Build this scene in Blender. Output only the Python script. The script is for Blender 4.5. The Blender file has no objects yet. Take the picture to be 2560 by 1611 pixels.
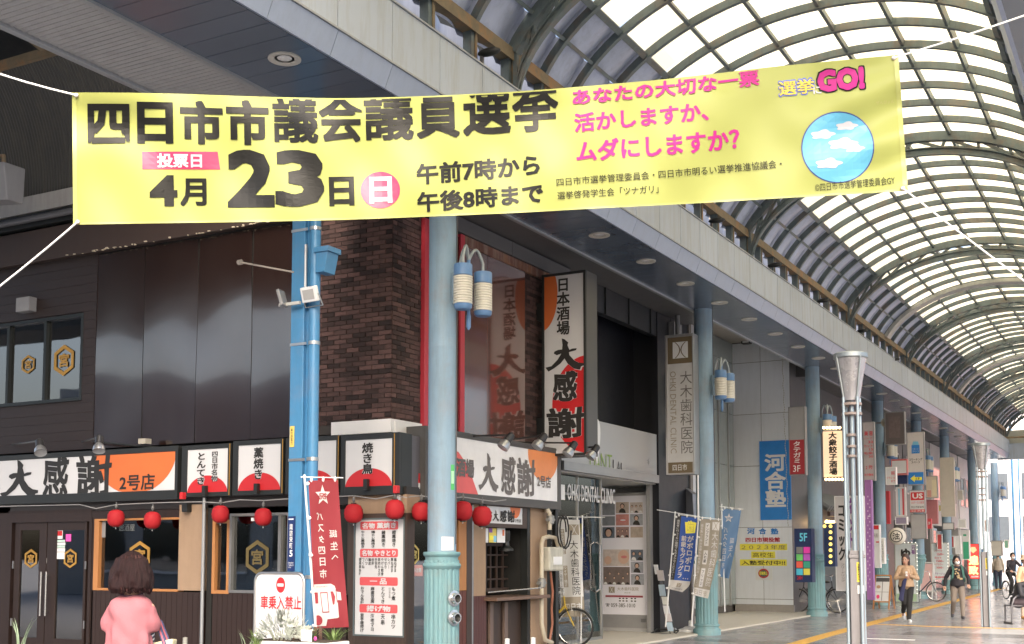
import bpy, bmesh, math, random
from mathutils import Vector, Matrix
random.seed(7)
R=math.radians
scene=bpy.context.scene; COL=scene.collection
# ------------------------------------------------------------------ camera, sky, sun, exposure
F=3000.0; CX=1280.0; PY0=1149.0; PITCH=R(4.6); YAW=R(28.7); CAM=Vector((0,0,1.55))
cd=bpy.data.cameras.new('camera'); cam=bpy.data.objects.new('camera',cd); COL.objects.link(cam)
cam.location=CAM; cam.rotation_euler=(R(90)+PITCH,0,YAW)
cd.sensor_width=36; cd.lens=F/2560*36; cd.shift_y=(PY0-805.5)/2560; cd.clip_start=.05; cd.clip_end=2000
scene.camera=cam
w=bpy.data.worlds.new('World'); scene.world=w; w.use_nodes=True
nt=w.node_tree; bg=nt.nodes['Background']; sk=nt.nodes.new('ShaderNodeTexSky'); sk.sky_type='NISHITA'
sk.sun_disc=False; sk.sun_elevation=R(40); sk.sun_rotation=R(152); sk.dust_density=6; sk.air_density=1.0; sk.ozone_density=.6
nt.links.new(sk.outputs[0],bg.inputs[0]); bg.inputs[1].default_value=.15
sd=bpy.data.lights.new('sun','SUN'); sd.energy=.6; sd.angle=R(40); sd.color=(1,.97,.92)
so=bpy.data.objects.new('sun',sd); COL.objects.link(so); so.rotation_euler=(R(50),0,R(28))
scene.view_settings.view_transform='Standard'; scene.view_settings.look='None'
scene.view_settings.exposure=1.84; scene.view_settings.gamma=1
scene.render.engine='CYCLES'; cy=scene.cycles
cy.use_denoising=True; cy.max_bounces=9; cy.diffuse_bounces=5; cy.glossy_bounces=4; cy.transmission_bounces=5; cy.transparent_max_bounces=12
cy.sample_clamp_indirect=6; cy.caustics_reflective=False; cy.caustics_refractive=False
# ------------------------------------------------------------------ picture <-> place
FW=Vector((-math.sin(YAW)*math.cos(PITCH),math.cos(YAW)*math.cos(PITCH),math.sin(PITCH)))
RT=Vector((math.cos(YAW),math.sin(YAW),0)); UP=RT.cross(FW)
def ray(x,y): return FW+RT*((x-CX)/F)-UP*((y-PY0)/F)
def at(x,y,d): return CAM+ray(x,y)*d              # point at distance d along the view axis
def on(ax,val,x,y):
    d=ray(x,y); return CAM+d*((val-CAM[ax])/d[ax])
def gp(x,y): return on(2,0,x,y)
class Fr:                                         # a flat frame: origin, right, up, outward
    def __init__(s,o,u,v,n): s.o=Vector(o); s.u=Vector(u).normalized(); s.v=Vector(v).normalized(); s.n=Vector(n).normalized()
    def p(s,a,b,h=0): return s.o+s.u*a+s.v*b+s.n*h
    def ab(s,x,y):
        d=ray(x,y); t=(s.o-CAM).dot(s.n)/d.dot(s.n); q=CAM+d*t-s.o
        return q.dot(s.u),q.dot(s.v)
    def rect(s,x0,y0,x1,y1):
        xm,ym=(x0+x1)/2,(y0+y1)/2
        return s.ab(x0,ym)[0],s.ab(xm,y1)[1],s.ab(x1,ym)[0],s.ab(xm,y0)[1]
    def off(s,h): return Fr(s.o+s.n*h,s.u,s.v,s.n)
def FY(y): return Fr((0,y,0),(1,0,0),(0,0,1),(0,-1,0))
def FX(x): return Fr((x,0,0),(0,1,0),(0,0,1),(1,0,0))
def FG(x,y,rz=0):                                 # free-standing, outward -Y turned by rz
    c,s_=math.cos(rz),math.sin(rz); return Fr((x,y,0),(c,s_,0),(0,0,1),(s_,-c,0))
# ------------------------------------------------------------------ materials
MATS={}
def mat(name,col,rough=.6,metal=0,var=.12,scale=4,bump=0,bs=30,spec=.5,emit=0,ecol=None,dirt=0,dcol=(.05,.04,.035),coat=0,island=0,rust=0,stretch=(1,1,1)):
    if name in MATS: return MATS[name]
    m=bpy.data.materials.new(name); m.use_nodes=True; n=m.node_tree; b=n.nodes['Principled BSDF']; L=n.links.new
    b.inputs['Roughness'].default_value=rough; b.inputs['Metallic'].default_value=metal
    b.inputs['Specular IOR Level'].default_value=spec; b.inputs['Coat Weight'].default_value=coat; b.inputs['Coat Roughness'].default_value=.06
    tc=n.nodes.new('ShaderNodeTexCoord'); mp=n.nodes.new('ShaderNodeMapping'); mp.inputs['Scale'].default_value=stretch; L(tc.outputs['Object'],mp.inputs[0])
    ns=n.nodes.new('ShaderNodeTexNoise'); ns.inputs['Scale'].default_value=scale; ns.inputs['Detail'].default_value=6; ns.inputs['Roughness'].default_value=.65; L(mp.outputs[0],ns.inputs[0])
    mx=n.nodes.new('ShaderNodeMix'); mx.data_type='RGBA'
    c=Vector(col[:3]); mx.inputs[6].default_value=(*(c*(1-var*1.6)),1); mx.inputs[7].default_value=(*(c*(1+var)),1)
    L(ns.outputs[0],mx.inputs[0]); out=mx.outputs[2]
    if island:
        ge=n.nodes.new('ShaderNodeNewGeometry'); oi=n.nodes.new('ShaderNodeObjectInfo'); ad=n.nodes.new('ShaderNodeMath'); ad.operation='ADD'
        L(ge.outputs['Random Per Island'],ad.inputs[0]); L(oi.outputs['Random'],ad.inputs[1])
        fr=n.nodes.new('ShaderNodeMath'); fr.operation='FRACT'; L(ad.outputs[0],fr.inputs[0])
        rp=n.nodes.new('ShaderNodeMapRange'); rp.inputs[3].default_value=1-island; rp.inputs[4].default_value=1+island; L(fr.outputs[0],rp.inputs[0])
        mm=n.nodes.new('ShaderNodeMix'); mm.data_type='RGBA'; mm.blend_type='MULTIPLY'; mm.inputs[0].default_value=1
        cb=n.nodes.new('ShaderNodeCombineColor'); 
        for k in range(3): L(rp.outputs[0],cb.inputs[k])
        L(out,mm.inputs[6]); L(cb.outputs[0],mm.inputs[7]); out=mm.outputs[2]
    def overlay(out,amount,colr,sc,st,lo,hi):
        m2=n.nodes.new('ShaderNodeMapping'); m2.inputs['Scale'].default_value=st; L(tc.outputs['Object'],m2.inputs[0])
        n2=n.nodes.new('ShaderNodeTexNoise'); n2.inputs['Scale'].default_value=sc; n2.inputs['Detail'].default_value=8; n2.inputs['Roughness'].default_value=.7; L(m2.outputs[0],n2.inputs[0])
        r2=n.nodes.new('ShaderNodeMapRange'); r2.inputs[1].default_value=lo; r2.inputs[2].default_value=hi; r2.inputs[4].default_value=amount; L(n2.outputs[0],r2.inputs[0])
        m3=n.nodes.new('ShaderNodeMix'); m3.data_type='RGBA'; m3.inputs[7].default_value=(*colr,1); L(r2.outputs[0],m3.inputs[0]); L(out,m3.inputs[6]); return m3.outputs[2]
    if dirt: out=overlay(out,dirt,dcol,5,(1.6,1.6,.18),.46,.72)
    if rust: out=overlay(out,rust,(.33,.17,.07),2.5,(1,1,1),.5,.62)
    L(out,b.inputs['Base Color'])
    if bump:
        nb=n.nodes.new('ShaderNodeTexNoise'); nb.inputs['Scale'].default_value=bs; nb.inputs['Detail'].default_value=4; L(mp.outputs[0],nb.inputs[0])
        bp=n.nodes.new('ShaderNodeBump'); bp.inputs['Strength'].default_value=bump; bp.inputs['Distance'].default_value=.01; L(nb.outputs[0],bp.inputs['Height']); L(bp.outputs[0],b.inputs['Normal'])
    rr=n.nodes.new('ShaderNodeMapRange'); rr.inputs[3].default_value=max(.02,rough-.08); rr.inputs[4].default_value=min(1,rough+.1); L(ns.outputs[0],rr.inputs[0]); L(rr.outputs[0],b.inputs['Roughness'])
    if emit:
        b.inputs['Emission Color'].default_value=(*(ecol or col),1); b.inputs['Emission Strength'].default_value=emit
    MATS[name]=m; return m
def glassmat(name,tint=(.9,.95,.93),refl=.35,rough=.02):
    m=bpy.data.materials.new(name); m.use_nodes=True; n=m.node_tree; n.nodes.clear(); L=n.links.new
    o=n.nodes.new('ShaderNodeOutputMaterial'); mx=n.nodes.new('ShaderNodeMixShader'); t=n.nodes.new('ShaderNodeBsdfTransparent'); g=n.nodes.new('ShaderNodeBsdfGlossy')
    lw=n.nodes.new('ShaderNodeFresnel'); lw.inputs[0].default_value=1.5; mr=n.nodes.new('ShaderNodeMapRange'); mr.inputs[3].default_value=refl*.35; mr.inputs[4].default_value=1
    t.inputs[0].default_value=(*tint,1); g.inputs['Roughness'].default_value=rough
    ns=n.nodes.new('ShaderNodeTexNoise'); ns.inputs['Scale'].default_value=.8; bp=n.nodes.new('ShaderNodeBump'); bp.inputs['Strength'].default_value=.06; bp.inputs['Distance'].default_value=.05
    tc=n.nodes.new('ShaderNodeTexCoord'); L(tc.outputs['Object'],ns.inputs[0]); L(ns.outputs[0],bp.inputs['Height']); L(bp.outputs[0],g.inputs['Normal'])
    L(lw.outputs[0],mr.inputs[0]); L(mr.outputs[0],mx.inputs[0]); L(t.outputs[0],mx.inputs[1]); L(g.outputs[0],mx.inputs[2]); L(mx.outputs[0],o.inputs[0]); MATS[name]=m; return m
def translmat(name,col,gl=.1,stain=(.6,.42,.25),amount=.5,island=.05):
    m=bpy.data.materials.new(name); m.use_nodes=True; n=m.node_tree; n.nodes.clear(); L=n.links.new
    o=n.nodes.new('ShaderNodeOutputMaterial'); t=n.nodes.new('ShaderNodeBsdfTranslucent'); g=n.nodes.new('ShaderNodeBsdfDiffuse'); mx=n.nodes.new('ShaderNodeMixShader'); mx.inputs[0].default_value=gl
    tc=n.nodes.new('ShaderNodeTexCoord'); ns=n.nodes.new('ShaderNodeTexNoise'); ns.inputs['Scale'].default_value=1.1; ns.inputs['Detail'].default_value=9; ns.inputs['Roughness'].default_value=.7
    mp=n.nodes.new('ShaderNodeMapping'); mp.inputs['Scale'].default_value=(1,2.4,1); L(tc.outputs['Object'],mp.inputs[0]); L(mp.outputs[0],ns.inputs[0])
    r=n.nodes.new('ShaderNodeMapRange'); r.inputs[1].default_value=.52; r.inputs[2].default_value=.72; r.inputs[4].default_value=amount; L(ns.outputs[0],r.inputs[0])
    c=n.nodes.new('ShaderNodeMix'); c.data_type='RGBA'; c.inputs[6].default_value=(*col,1); c.inputs[7].default_value=(*stain,1); L(r.outputs[0],c.inputs[0])
    oi=n.nodes.new('ShaderNodeObjectInfo'); rp=n.nodes.new('ShaderNodeMapRange'); rp.inputs[3].default_value=.80; L(oi.outputs['Random'],rp.inputs[0])
    cb=n.nodes.new('ShaderNodeCombineColor'); mm=n.nodes.new('ShaderNodeMix'); mm.data_type='RGBA'; mm.blend_type='MULTIPLY'; mm.inputs[0].default_value=1
    for k in range(3): L(rp.outputs[0],cb.inputs[k])
    L(c.outputs[2],mm.inputs[6]); L(cb.outputs[0],mm.inputs[7]); L(mm.outputs[2],t.inputs[0]); L(mm.outputs[2],g.inputs[0]); L(t.outputs[0],mx.inputs[1]); L(g.outputs[0],mx.inputs[2]); L(mx.outputs[0],o.inputs[0]); MATS[name]=m; return m
# ------------------------------------------------------------------ mesh collector
class B:
    def __init__(s): s.v=[]; s.f=[]
    def add(s,vs,fs):
        k=len(s.v); s.v+= [Vector(q) for q in vs]; s.f+=[tuple(i+k for i in f) for f in fs]; return s
    def hexa(s,q): return s.add(q,[(0,3,2,1),(4,5,6,7),(0,1,5,4),(1,2,6,5),(2,3,7,6),(3,0,4,7)])
    def box(s,x0,x1,y0,y1,z0,z1): return s.hexa([(x0,y0,z0),(x1,y0,z0),(x1,y1,z0),(x0,y1,z0),(x0,y0,z1),(x1,y0,z1),(x1,y1,z1),(x0,y1,z1)])
    def plate(s,fr,a0,b0,a1,b1,h0,h1): 
        if h0>h1: h0,h1=h1,h0
        return s.hexa([fr.p(a0,b0,h0),fr.p(a0,b0,h1),fr.p(a1,b0,h1),fr.p(a1,b0,h0),fr.p(a0,b1,h0),fr.p(a0,b1,h1),fr.p(a1,b1,h1),fr.p(a1,b1,h0)])
    def frame(s,fr,a0,b0,a1,b1,wd,h0,h1):
        s.plate(fr,a0,b0,a0+wd,b1,h0,h1); s.plate(fr,a1-wd,b0,a1,b1,h0,h1); s.plate(fr,a0+wd,b0,a1-wd,b0+wd,h0,h1); return s.plate(fr,a0+wd,b1-wd,a1-wd,b1,h0,h1)
    def prism(s,fr,pts,h0,h1):
        n=len(pts); vs=[fr.p(a,b,h1) for a,b in pts]+[fr.p(a,b,h0) for a,b in pts]
        return s.add(vs,[tuple(range(n)),tuple(range(2*n-1,n-1,-1))]+[(i,n+i,n+(i+1)%n,(i+1)%n) for i in range(n)])
    def flat(s,fr,pts,h): return s.add([fr.p(a,b,h) for a,b in pts],[tuple(range(len(pts)))])
    def disc(s,fr,a,b,ra,rb,h0,h1,seg=24): return s.prism(fr,[(a+ra*math.cos(t*2*math.pi/seg),b+rb*math.sin(t*2*math.pi/seg)) for t in range(seg)],h0,h1)
    def cyl(s,p0,p1,r0,r1=None,seg=12,cap=True):
        r1=r0 if r1 is None else r1; p0=Vector(p0);p1=Vector(p1); d=(p1-p0).normalized(); a=d.orthogonal().normalized(); b=d.cross(a); vs=[]
        for P,r in((p0,r0),(p1,r1)): vs+=[P+a*(r*math.cos(k*2*math.pi/seg))+b*(r*math.sin(k*2*math.pi/seg)) for k in range(seg)]
        fs=[(i,(i+1)%seg,seg+(i+1)%seg,seg+i) for i in range(seg)]
        if cap: fs+=[tuple(range(seg-1,-1,-1)),tuple(range(seg,2*seg))]
        return s.add(vs,fs)
    def lathe(s,c,prof,seg=20,ax=None):
        c=Vector(c); ax=Vector(ax).normalized() if ax else Vector((0,0,1)); a=Vector((1,0,0)) if ax.z>.99 else ax.orthogonal().normalized(); b=ax.cross(a); vs=[];n=len(prof)
        for r,z in prof: vs+=[c+ax*z+a*(r*math.cos(k*2*math.pi/seg))+b*(r*math.sin(k*2*math.pi/seg)) for k in range(seg)]
        fs=[(j*seg+i,j*seg+(i+1)%seg,(j+1)*seg+(i+1)%seg,(j+1)*seg+i) for j in range(n-1) for i in range(seg)]
        if prof[0][0]>1e-4: fs.append(tuple(range(seg-1,-1,-1)))
        if prof[-1][0]>1e-4: fs.append(tuple(range((n-1)*seg,n*seg)))
        return s.add(vs,fs)
    def tube(s,pts,r,seg=8,rect=None):
        pts=[Vector(p) for p in pts]; vs=[]; n=len(pts); ref=None
        for i,p in enumerate(pts):
            d=(pts[min(i+1,n-1)]-pts[max(i-1,0)]).normalized()
            if ref is None: ref=d.orthogonal().normalized() if rect is None else rect[2]
            a=(ref-d*ref.dot(d)).normalized(); b=d.cross(a)
            if rect is None: ref=a
            if rect: vs+=[p+a*(rect[0]*sx)+b*(rect[1]*sy) for sx,sy in((-.5,-.5),(.5,-.5),(.5,.5),(-.5,.5))]
            else:
                rr=r[i] if isinstance(r,(list,tuple)) else r
                vs+=[p+a*(rr*math.cos(k*2*math.pi/seg))+b*(rr*math.sin(k*2*math.pi/seg)) for k in range(seg)]
        m=4 if rect else seg
        fs=[(j*m+i,j*m+(i+1)%m,(j+1)*m+(i+1)%m,(j+1)*m+i) for j in range(n-1) for i in range(m)]
        fs+=[tuple(range(m-1,-1,-1)),tuple(range((n-1)*m,n*m))]
        return s.add(vs,fs)
    def ell(s,c,r,seg=14,rings=9,rot=None):
        c=Vector(c); vs=[];fs=[]
        for j in range(rings+1):
            t=math.pi*j/rings
            for i in range(seg):
                q=Vector((r[0]*math.sin(t)*math.cos(2*math.pi*i/seg),r[1]*math.sin(t)*math.sin(2*math.pi*i/seg),r[2]*math.cos(t)))
                if rot: q=rot@q
                vs.append(c+q)
        for j in range(rings):
            for i in range(seg): fs.append((j*seg+i,(j+1)*seg+i,(j+1)*seg+(i+1)%seg,j*seg+(i+1)%seg))
        return s.add(vs,fs)
    def cap(s,p0,p1,r0,r1=None):                  # tapered capsule
        r1=r0 if r1 is None else r1; p0=Vector(p0);p1=Vector(p1); s.cyl(p0,p1,r0,r1,10); s.ell(p0,(r0,)*3,10,6); return s.ell(p1,(r1,)*3,10,6)
ORG={}
def empty(name,loc,rz=0):
    o=bpy.data.objects.new(name,None); COL.objects.link(o); o.location=loc; o.rotation_euler=(0,0,rz); o.empty_display_size=.1
    ORG[o]=Matrix.Translation(Vector(loc))@Matrix.Rotation(rz,4,'Z'); return o
def tag(o,label=None,cat=None,group=None,kind=None):
    if label: o['label']=label
    if cat: o['category']=cat
    if group: o['group']=group
    if kind: o['kind']=kind
    return o
def thing(name,label,cat,loc,group=None,rz=0): return tag(empty(name,loc,rz),label,cat,group)
def fix(me,smooth):
    bm=bmesh.new(); bm.from_mesh(me); bmesh.ops.remove_doubles(bm,verts=bm.verts,dist=1e-5) if smooth else None
    if smooth!='flat': bmesh.ops.recalc_face_normals(bm,faces=bm.faces)
    bm.to_mesh(me); bm.free()
    if smooth and smooth!='flat':
        for p in me.polygons: p.use_smooth=True
        try: me.set_sharp_from_angle(angle=R(smooth if smooth is not True and smooth>1 else 40))
        except Exception: pass
def build(name,b,m,parent=None,label=None,cat=None,group=None,kind=None,smooth=False,bevel=0,loc=None,local=False):
    me=bpy.data.meshes.new(name); O=ORG.get(parent)
    if parent is None:
        if loc is None:
            xs=[q.x for q in b.v];ys=[q.y for q in b.v];zs=[q.z for q in b.v]; loc=Vector(((min(xs)+max(xs))/2,(min(ys)+max(ys))/2,min(zs)))
        T=Matrix.Translation(loc)
    else: T=O
    vs=b.v if local else [T.inverted()@q for q in b.v]
    me.from_pydata([tuple(q) for q in vs],[],b.f); me.update(); me.materials.append(m); fix(me,smooth)
    o=bpy.data.objects.new(name,me); COL.objects.link(o); ORG[o]=T
    if parent is None: o.location=loc
    else: o.parent=parent
    if bevel:
        md=o.modifiers.new('edge','BEVEL'); md.width=bevel; md.segments=2; md.limit_method='ANGLE'; md.angle_limit=R(50)
    return tag(o,label,cat,group,kind)
def one(name,b,m,label,cat,group=None,**k): return build(name,b,m,None,label,cat,group,**k)
def kids(o): return [c for c in bpy.data.objects if c.parent==o]
def copy_tree(o,parent=None,loc=None,rz=None,label=None,skip=()):
    c=o.copy(); COL.objects.link(c)
    if parent: c.parent=parent
    if loc is not None: c.location=loc
    if rz is not None: c.rotation_euler=(0,0,rz)
    if label: c['label']=label
    ORG[c]=ORG.get(o)
    for ch in kids(o):
        if ch.name.split('.')[0] not in skip: copy_tree(ch,c)
    return c
def fuse(b,voxel=.012,smooth=3):                  # closes many shapes into one continuous skin
    me=bpy.data.meshes.new('t'); me.from_pydata([tuple(q) for q in b.v],[],b.f)
    bm=bmesh.new(); bm.from_mesh(me); bmesh.ops.remove_doubles(bm,verts=bm.verts,dist=1e-5); bmesh.ops.recalc_face_normals(bm,faces=bm.faces); bm.to_mesh(me); bm.free()
    o=bpy.data.objects.new('t',me); COL.objects.link(o); r=o.modifiers.new('r','REMESH'); r.mode='VOXEL'; r.voxel_size=voxel
    s_=o.modifiers.new('s','SMOOTH'); s_.iterations=smooth; s_.factor=.6
    dg=bpy.context.evaluated_depsgraph_get(); m2=bpy.data.meshes.new_from_object(o.evaluated_get(dg))
    nb=B(); nb.v=[v.co.copy() for v in m2.vertices]; nb.f=[tuple(p.vertices) for p in m2.polygons]
    bpy.data.objects.remove(o); bpy.data.meshes.remove(m2); return nb
# ------------------------------------------------------------------ lettering
TC={}
def glyphs(s,bold=0,res=3,line=1.0,align='CENTER',space=1.0):
    k=(s,bold,res,line,align,space)
    if k in TC: return TC[k]
    c=bpy.data.curves.new('t','FONT'); c.body=s; c.offset=min(bold,.008); c.resolution_u=res; c.align_x=align; c.space_line=line; c.space_character=space; c.fill_mode='FRONT' if hasattr(c,'fill_mode') else 'BOTH'
    c.dimensions='2D'
    o=bpy.data.objects.new('t',c); COL.objects.link(o); dg=bpy.context.evaluated_depsgraph_get()
    m=bpy.data.meshes.new_from_object(o.evaluated_get(dg)); vs=[(v.co.x,v.co.y) for v in m.vertices]; fs=[tuple(p.vertices) for p in m.polygons]
    bpy.data.objects.remove(o); bpy.data.curves.remove(c); bpy.data.meshes.remove(m)
    if vs and bold>.008:                           # heavier strokes: the same outline laid out around itself
        r=(bold-.006)*.92; n=8 if bold<.035 else 16; V=[];Fc=[]
        for k in range(n+1):
            a_=2*math.pi*k/n; q_=max(abs(math.cos(a_)),abs(math.sin(a_))); dx,dy=(0,0) if k==0 else (r*math.cos(a_)/q_,r*math.sin(a_)/q_); o_=len(V)
            V+=[(x+dx,y+dy,k) for x,y in vs]; Fc+=[tuple(i+o_ for i in f) for f in fs]
        vs=V;fs=Fc
    elif vs: vs=[(x,y,0) for x,y in vs]
    if vs:
        x0=min(v[0] for v in vs);x1=max(v[0] for v in vs);y0=min(v[1] for v in vs);y1=max(v[1] for v in vs)
        vs=[((x-x0)/max(x1-x0,1e-4),(y-y0)/max(y1-y0,1e-4),k_*.00012) for x,y,k_ in vs]
    TC[k]=(vs,fs); return vs,fs
def vert(s): return '\n'.join(('｜' if ch=='ー' else ch) for ch in s)
def txt(parent,fr,s,x0,y0,x1,y1,m,bold=0,h=.006,px=True,vertical=False,mirror=False,rot=0,name='lettering',res=2,line=1.0,warp=0,sub=False):
    if vertical: s=vert(s)
    vs,fs=glyphs(s,bold,res,line)
    if not vs: return
    a0,b0,a1,b1=fr.rect(x0,y0,x1,y1) if px else (x0,y0,x1,y1)
    b=B(); q=[]
    for u,v,dh in vs:
        if mirror: u=1-u
        if rot: u,v=(v,1-u)                        # reads downwards
        if warp: u,v=u+warp*math.sin(v*5.1+u*3),v+warp*math.sin(u*7+1)
        q.append(fr.p(a0+(a1-a0)*u,b0+(b1-b0)*v,h+dh))
    b.add(q,[f if (a1-a0>0)!=bool(mirror) else f[::-1] for f in fs])
    return build(name,b,m,parent,smooth='flat')
def plate(name,fr,x0,y0,x1,y1,h0,h1,m,parent=None,px=True,bevel=0,**k):
    r=fr.rect(x0,y0,x1,y1) if px else (x0,y0,x1,y1); b=B(); b.plate(fr,*r,h0,h1); return build(name,b,m,parent,bevel=bevel,**k)
NTH=['nearest','second','third','fourth','fifth','sixth','seventh','eighth','ninth','tenth','eleventh','twelfth','thirteenth','fourteenth','fifteenth','sixteenth','seventeenth','eighteenth','nineteenth','twentieth','twenty-first','twenty-second','twenty-third','twenty-fourth','twenty-fifth','twenty-sixth','twenty-seventh','twenty-eighth','twenty-ninth','thirtieth']
# palette
steel=mat('steel',(.14,.18,.19),.5,0,.2,6,.2,20,dirt=.35,rust=.22)
steelrust=mat('steelrust',(.24,.19,.12),.7,0,.3,5,.3,20,rust=.7)
skyl=translmat('skylight',(.86,.785,.54),.05,amount=.6)
sidep=mat('sidepanel',(.46,.52,.67),.42,.2,.15,2,0,dirt=.25,island=.08)
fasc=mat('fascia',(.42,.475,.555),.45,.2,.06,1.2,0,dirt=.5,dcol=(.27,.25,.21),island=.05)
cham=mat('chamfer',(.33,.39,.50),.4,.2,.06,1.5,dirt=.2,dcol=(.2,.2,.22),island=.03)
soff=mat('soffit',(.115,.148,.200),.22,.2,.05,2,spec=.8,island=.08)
trim=mat('trim',(.34,.36,.38),.4,.4,.1)
corr=mat('corrugated_grey',(.34,.34,.345),.55,.1,.1,1.5,dirt=.2)
corrd=mat('corrugated_dark',(.055,.055,.052),.6,.1,.15,2,dirt=.4,dcol=(.12,.11,.08))
colb=mat('column_blue',(.25,.37,.48),.55,.0,.14,3,.1,40,dirt=.6,dcol=(.19,.24,.26),rust=.12)
cola=mat('column_aqua',(.18,.35,.39),.55,.0,.14,3,.1,40,dirt=.6,dcol=(.15,.22,.22),rust=.12)
lblue=mat('lamp_blue',(.12,.24,.45),.4,0,.1)
cream=mat('lamp_cream',(.74,.72,.64),.4,0,.08,8,dirt=.25,dcol=(.4,.37,.3))
white=mat('white_paint',(.74,.74,.74),.4,0,.04)
wht=mat('white_plastic',(.74,.75,.76),.35,0,.05,3)
signw=mat('sign_white',(.62,.63,.65),.3,0,.03,2,coat=.3)
red=mat('red',(.52,.022,.028),.4,0,.06); redl=mat('lantern_red',(.40,.018,.025),.65,0,.14,8,spec=.25)
orange=mat('orange',(.62,.15,.04),.4,0,.05)
black=mat('black',(.018,.02,.02),.4,0,.2); ink=mat('ink',(.02,.019,.018),.55,0,.1); inkg=mat('ink_grey',(.14,.13,.13),.6,0,.1)
pink=mat('pink_print',(.85,.10,.45),.45,0,.05); rose=mat('rose_print',(.78,.05,.17),.45,0,.05)
yel=mat('yellow_print',(.88,.80,.08),.5,0,.05); blu=mat('blue_print',(.03,.22,.62),.45,0,.05); navy=mat('navy',(.015,.03,.10),.4,0,.1); sky_b=mat('skyblue_print',(.22,.55,.75),.5,0,.1)
beige=mat('beige_render',(.33,.23,.155),.85,0,.1,6,.4,90,dirt=.25,dcol=(.2,.13,.08))
brown=mat('brown_wall',(.020,.010,.008),.55,0,.2,4,.15,60,dirt=.2,dcol=(.05,.03,.02)); brownr=mat('brown_red',(.12,.035,.025),.5,0,.12,3,island=.1)
gloss=mat('gloss_brown',(.017,.0085,.007),.15,0,.12,1.0,.02,3,spec=1.0,coat=1,dirt=.2,dcol=(.04,.03,.025))
wood=mat('orange_wood',(.45,.20,.07),.5,0,.2,6,stretch=(6,6,.5)); dwood=mat('dark_wood',(.055,.035,.027),.5,0,.3,5,stretch=(5,5,.6))
alu=mat('aluminium',(.42,.43,.44),.3,.8,.08); alug=mat('aluminium_grey',(.25,.255,.26),.35,.5,.08,dirt=.15)
dgrey=mat('dark_grey',(.10,.10,.105),.45,.1,.1); mgrey=mat('mid_grey',(.28,.28,.285),.5,.1,.08,dirt=.1)
brickm=mat('brick',(.070,.038,.034),.85,0,.35,7,.6,60,island=.72); mortar=mat('mortar',(.045,.04,.038),.9,0,.2)
steelb=mat('post_blue',(.06,.22,.42),.4,.05,.14,3,.08,40,dirt=.45,dcol=(.05,.15,.26),rust=.10)
dark=mat('dark_interior',(.012,.012,.011),.8,0,.3); kjw=mat('kj_panel',(.76,.80,.86),.45,.1,.06,1.5,dirt=.12,dcol=(.34,.33,.32),island=.03)
stone=mat('stone',(.33,.31,.29),.8,0,.15,8,.3); porch=mat('porch_tile',(.62,.58,.50),.5,0,.08,3)
gold=mat('gold_emblem',(.36,.20,.035),.5,0,.1)
bulb=mat('lit_bulb',(1,.8,.4),.4,emit=3.5,ecol=(1,.62,.25)); 
glass=glassmat('window_glass',(.55,.6,.6),.5); glassc=glassmat('clear_glass',(.86,.92,.9),.5)
rubber=mat('rubber',(.02,.02,.02),.8); chrome=mat('chrome',(.6,.6,.6),.2,.9)
skin=mat('skin',(.46,.27,.20),.55,0,.06,10); hairb=mat('hair_brown',(.020,.008,.0085),.55,0,.6,14,.8,60,spec=.18,stretch=(6,6,.7)); hairk=mat('hair_black',(.015,.013,.013),.45,0,.4,20)
# ================================================================== GROUND
def ysc(px,x): return on(0,x,px,1390)[1]
b=B(); b.add([(-300,-300,-.02),(300,-300,-.02),(300,600,-.02),(-300,600,-.02)],[(0,1,2,3)])
build('ground',b,mat('plaza_ground',(.33,.33,.34),.75,0,.2,3,.3,60),kind='structure',smooth='flat')
paveg=mat('paving_grey',(.34,.335,.345),.22,0,.18,1.2,.05,30,island=.14,dirt=.25,dcol=(.2,.19,.18)); pavel=mat('paving_light',(.48,.48,.48),.25,0,.1,1.2,island=.06); paved=mat('paving_dark',(.20,.195,.20),.24,0,.15,1.5,island=.08)
pv=build('pavement',B().box(-9.0,3,4,120,-.02,-.004),mat('paving_base',(.07,.07,.07),.3,0,.2,1.5),kind='structure'); 
far=B(); tiles=[]
for j in range(150):
    for i in range(15):
        x=-9.0+i*.6; y=14.4+j*.6
        if x<-4.2 and y>33 or x>-2 and y>36 or y>60: grp='far'
        else: grp='near' if (18<y<34.6 and -8.9<x<-1.6) else 'far'
        if x>-.5: continue
        m_=paveg
        if 25.2<=y-.001<27 and x>-4: m_=pavel
        if 24<=y-.001<25.2 and x>-5.2: m_=paved
        if 20.4<y<21.6: m_=paved
        if grp=='near' and len(tiles)<300: tiles.append((x,y,m_))
        elif m_ is paveg and y<100: far.box(x+.005,x+.595,y+.005,y+.595,-.004,0)
tm={}
for x,y,m_ in tiles:
    if m_ not in tm: tm[m_]=build('paving_tile',B().box(.005,.595,.005,.595,-.004,0),m_,pv,local=True); c=tm[m_]
    else: c=tm[m_].copy(); COL.objects.link(c); c.parent=pv
    o0=ORG[pv].translation; c.location=(x-o0.x,y-o0.y,-o0.z)
build('paving_tile',far,paveg,pv,kind='stuff')
tac=mat('tactile_yellow',(.60,.36,.08),.6,0,.12,6)
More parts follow.
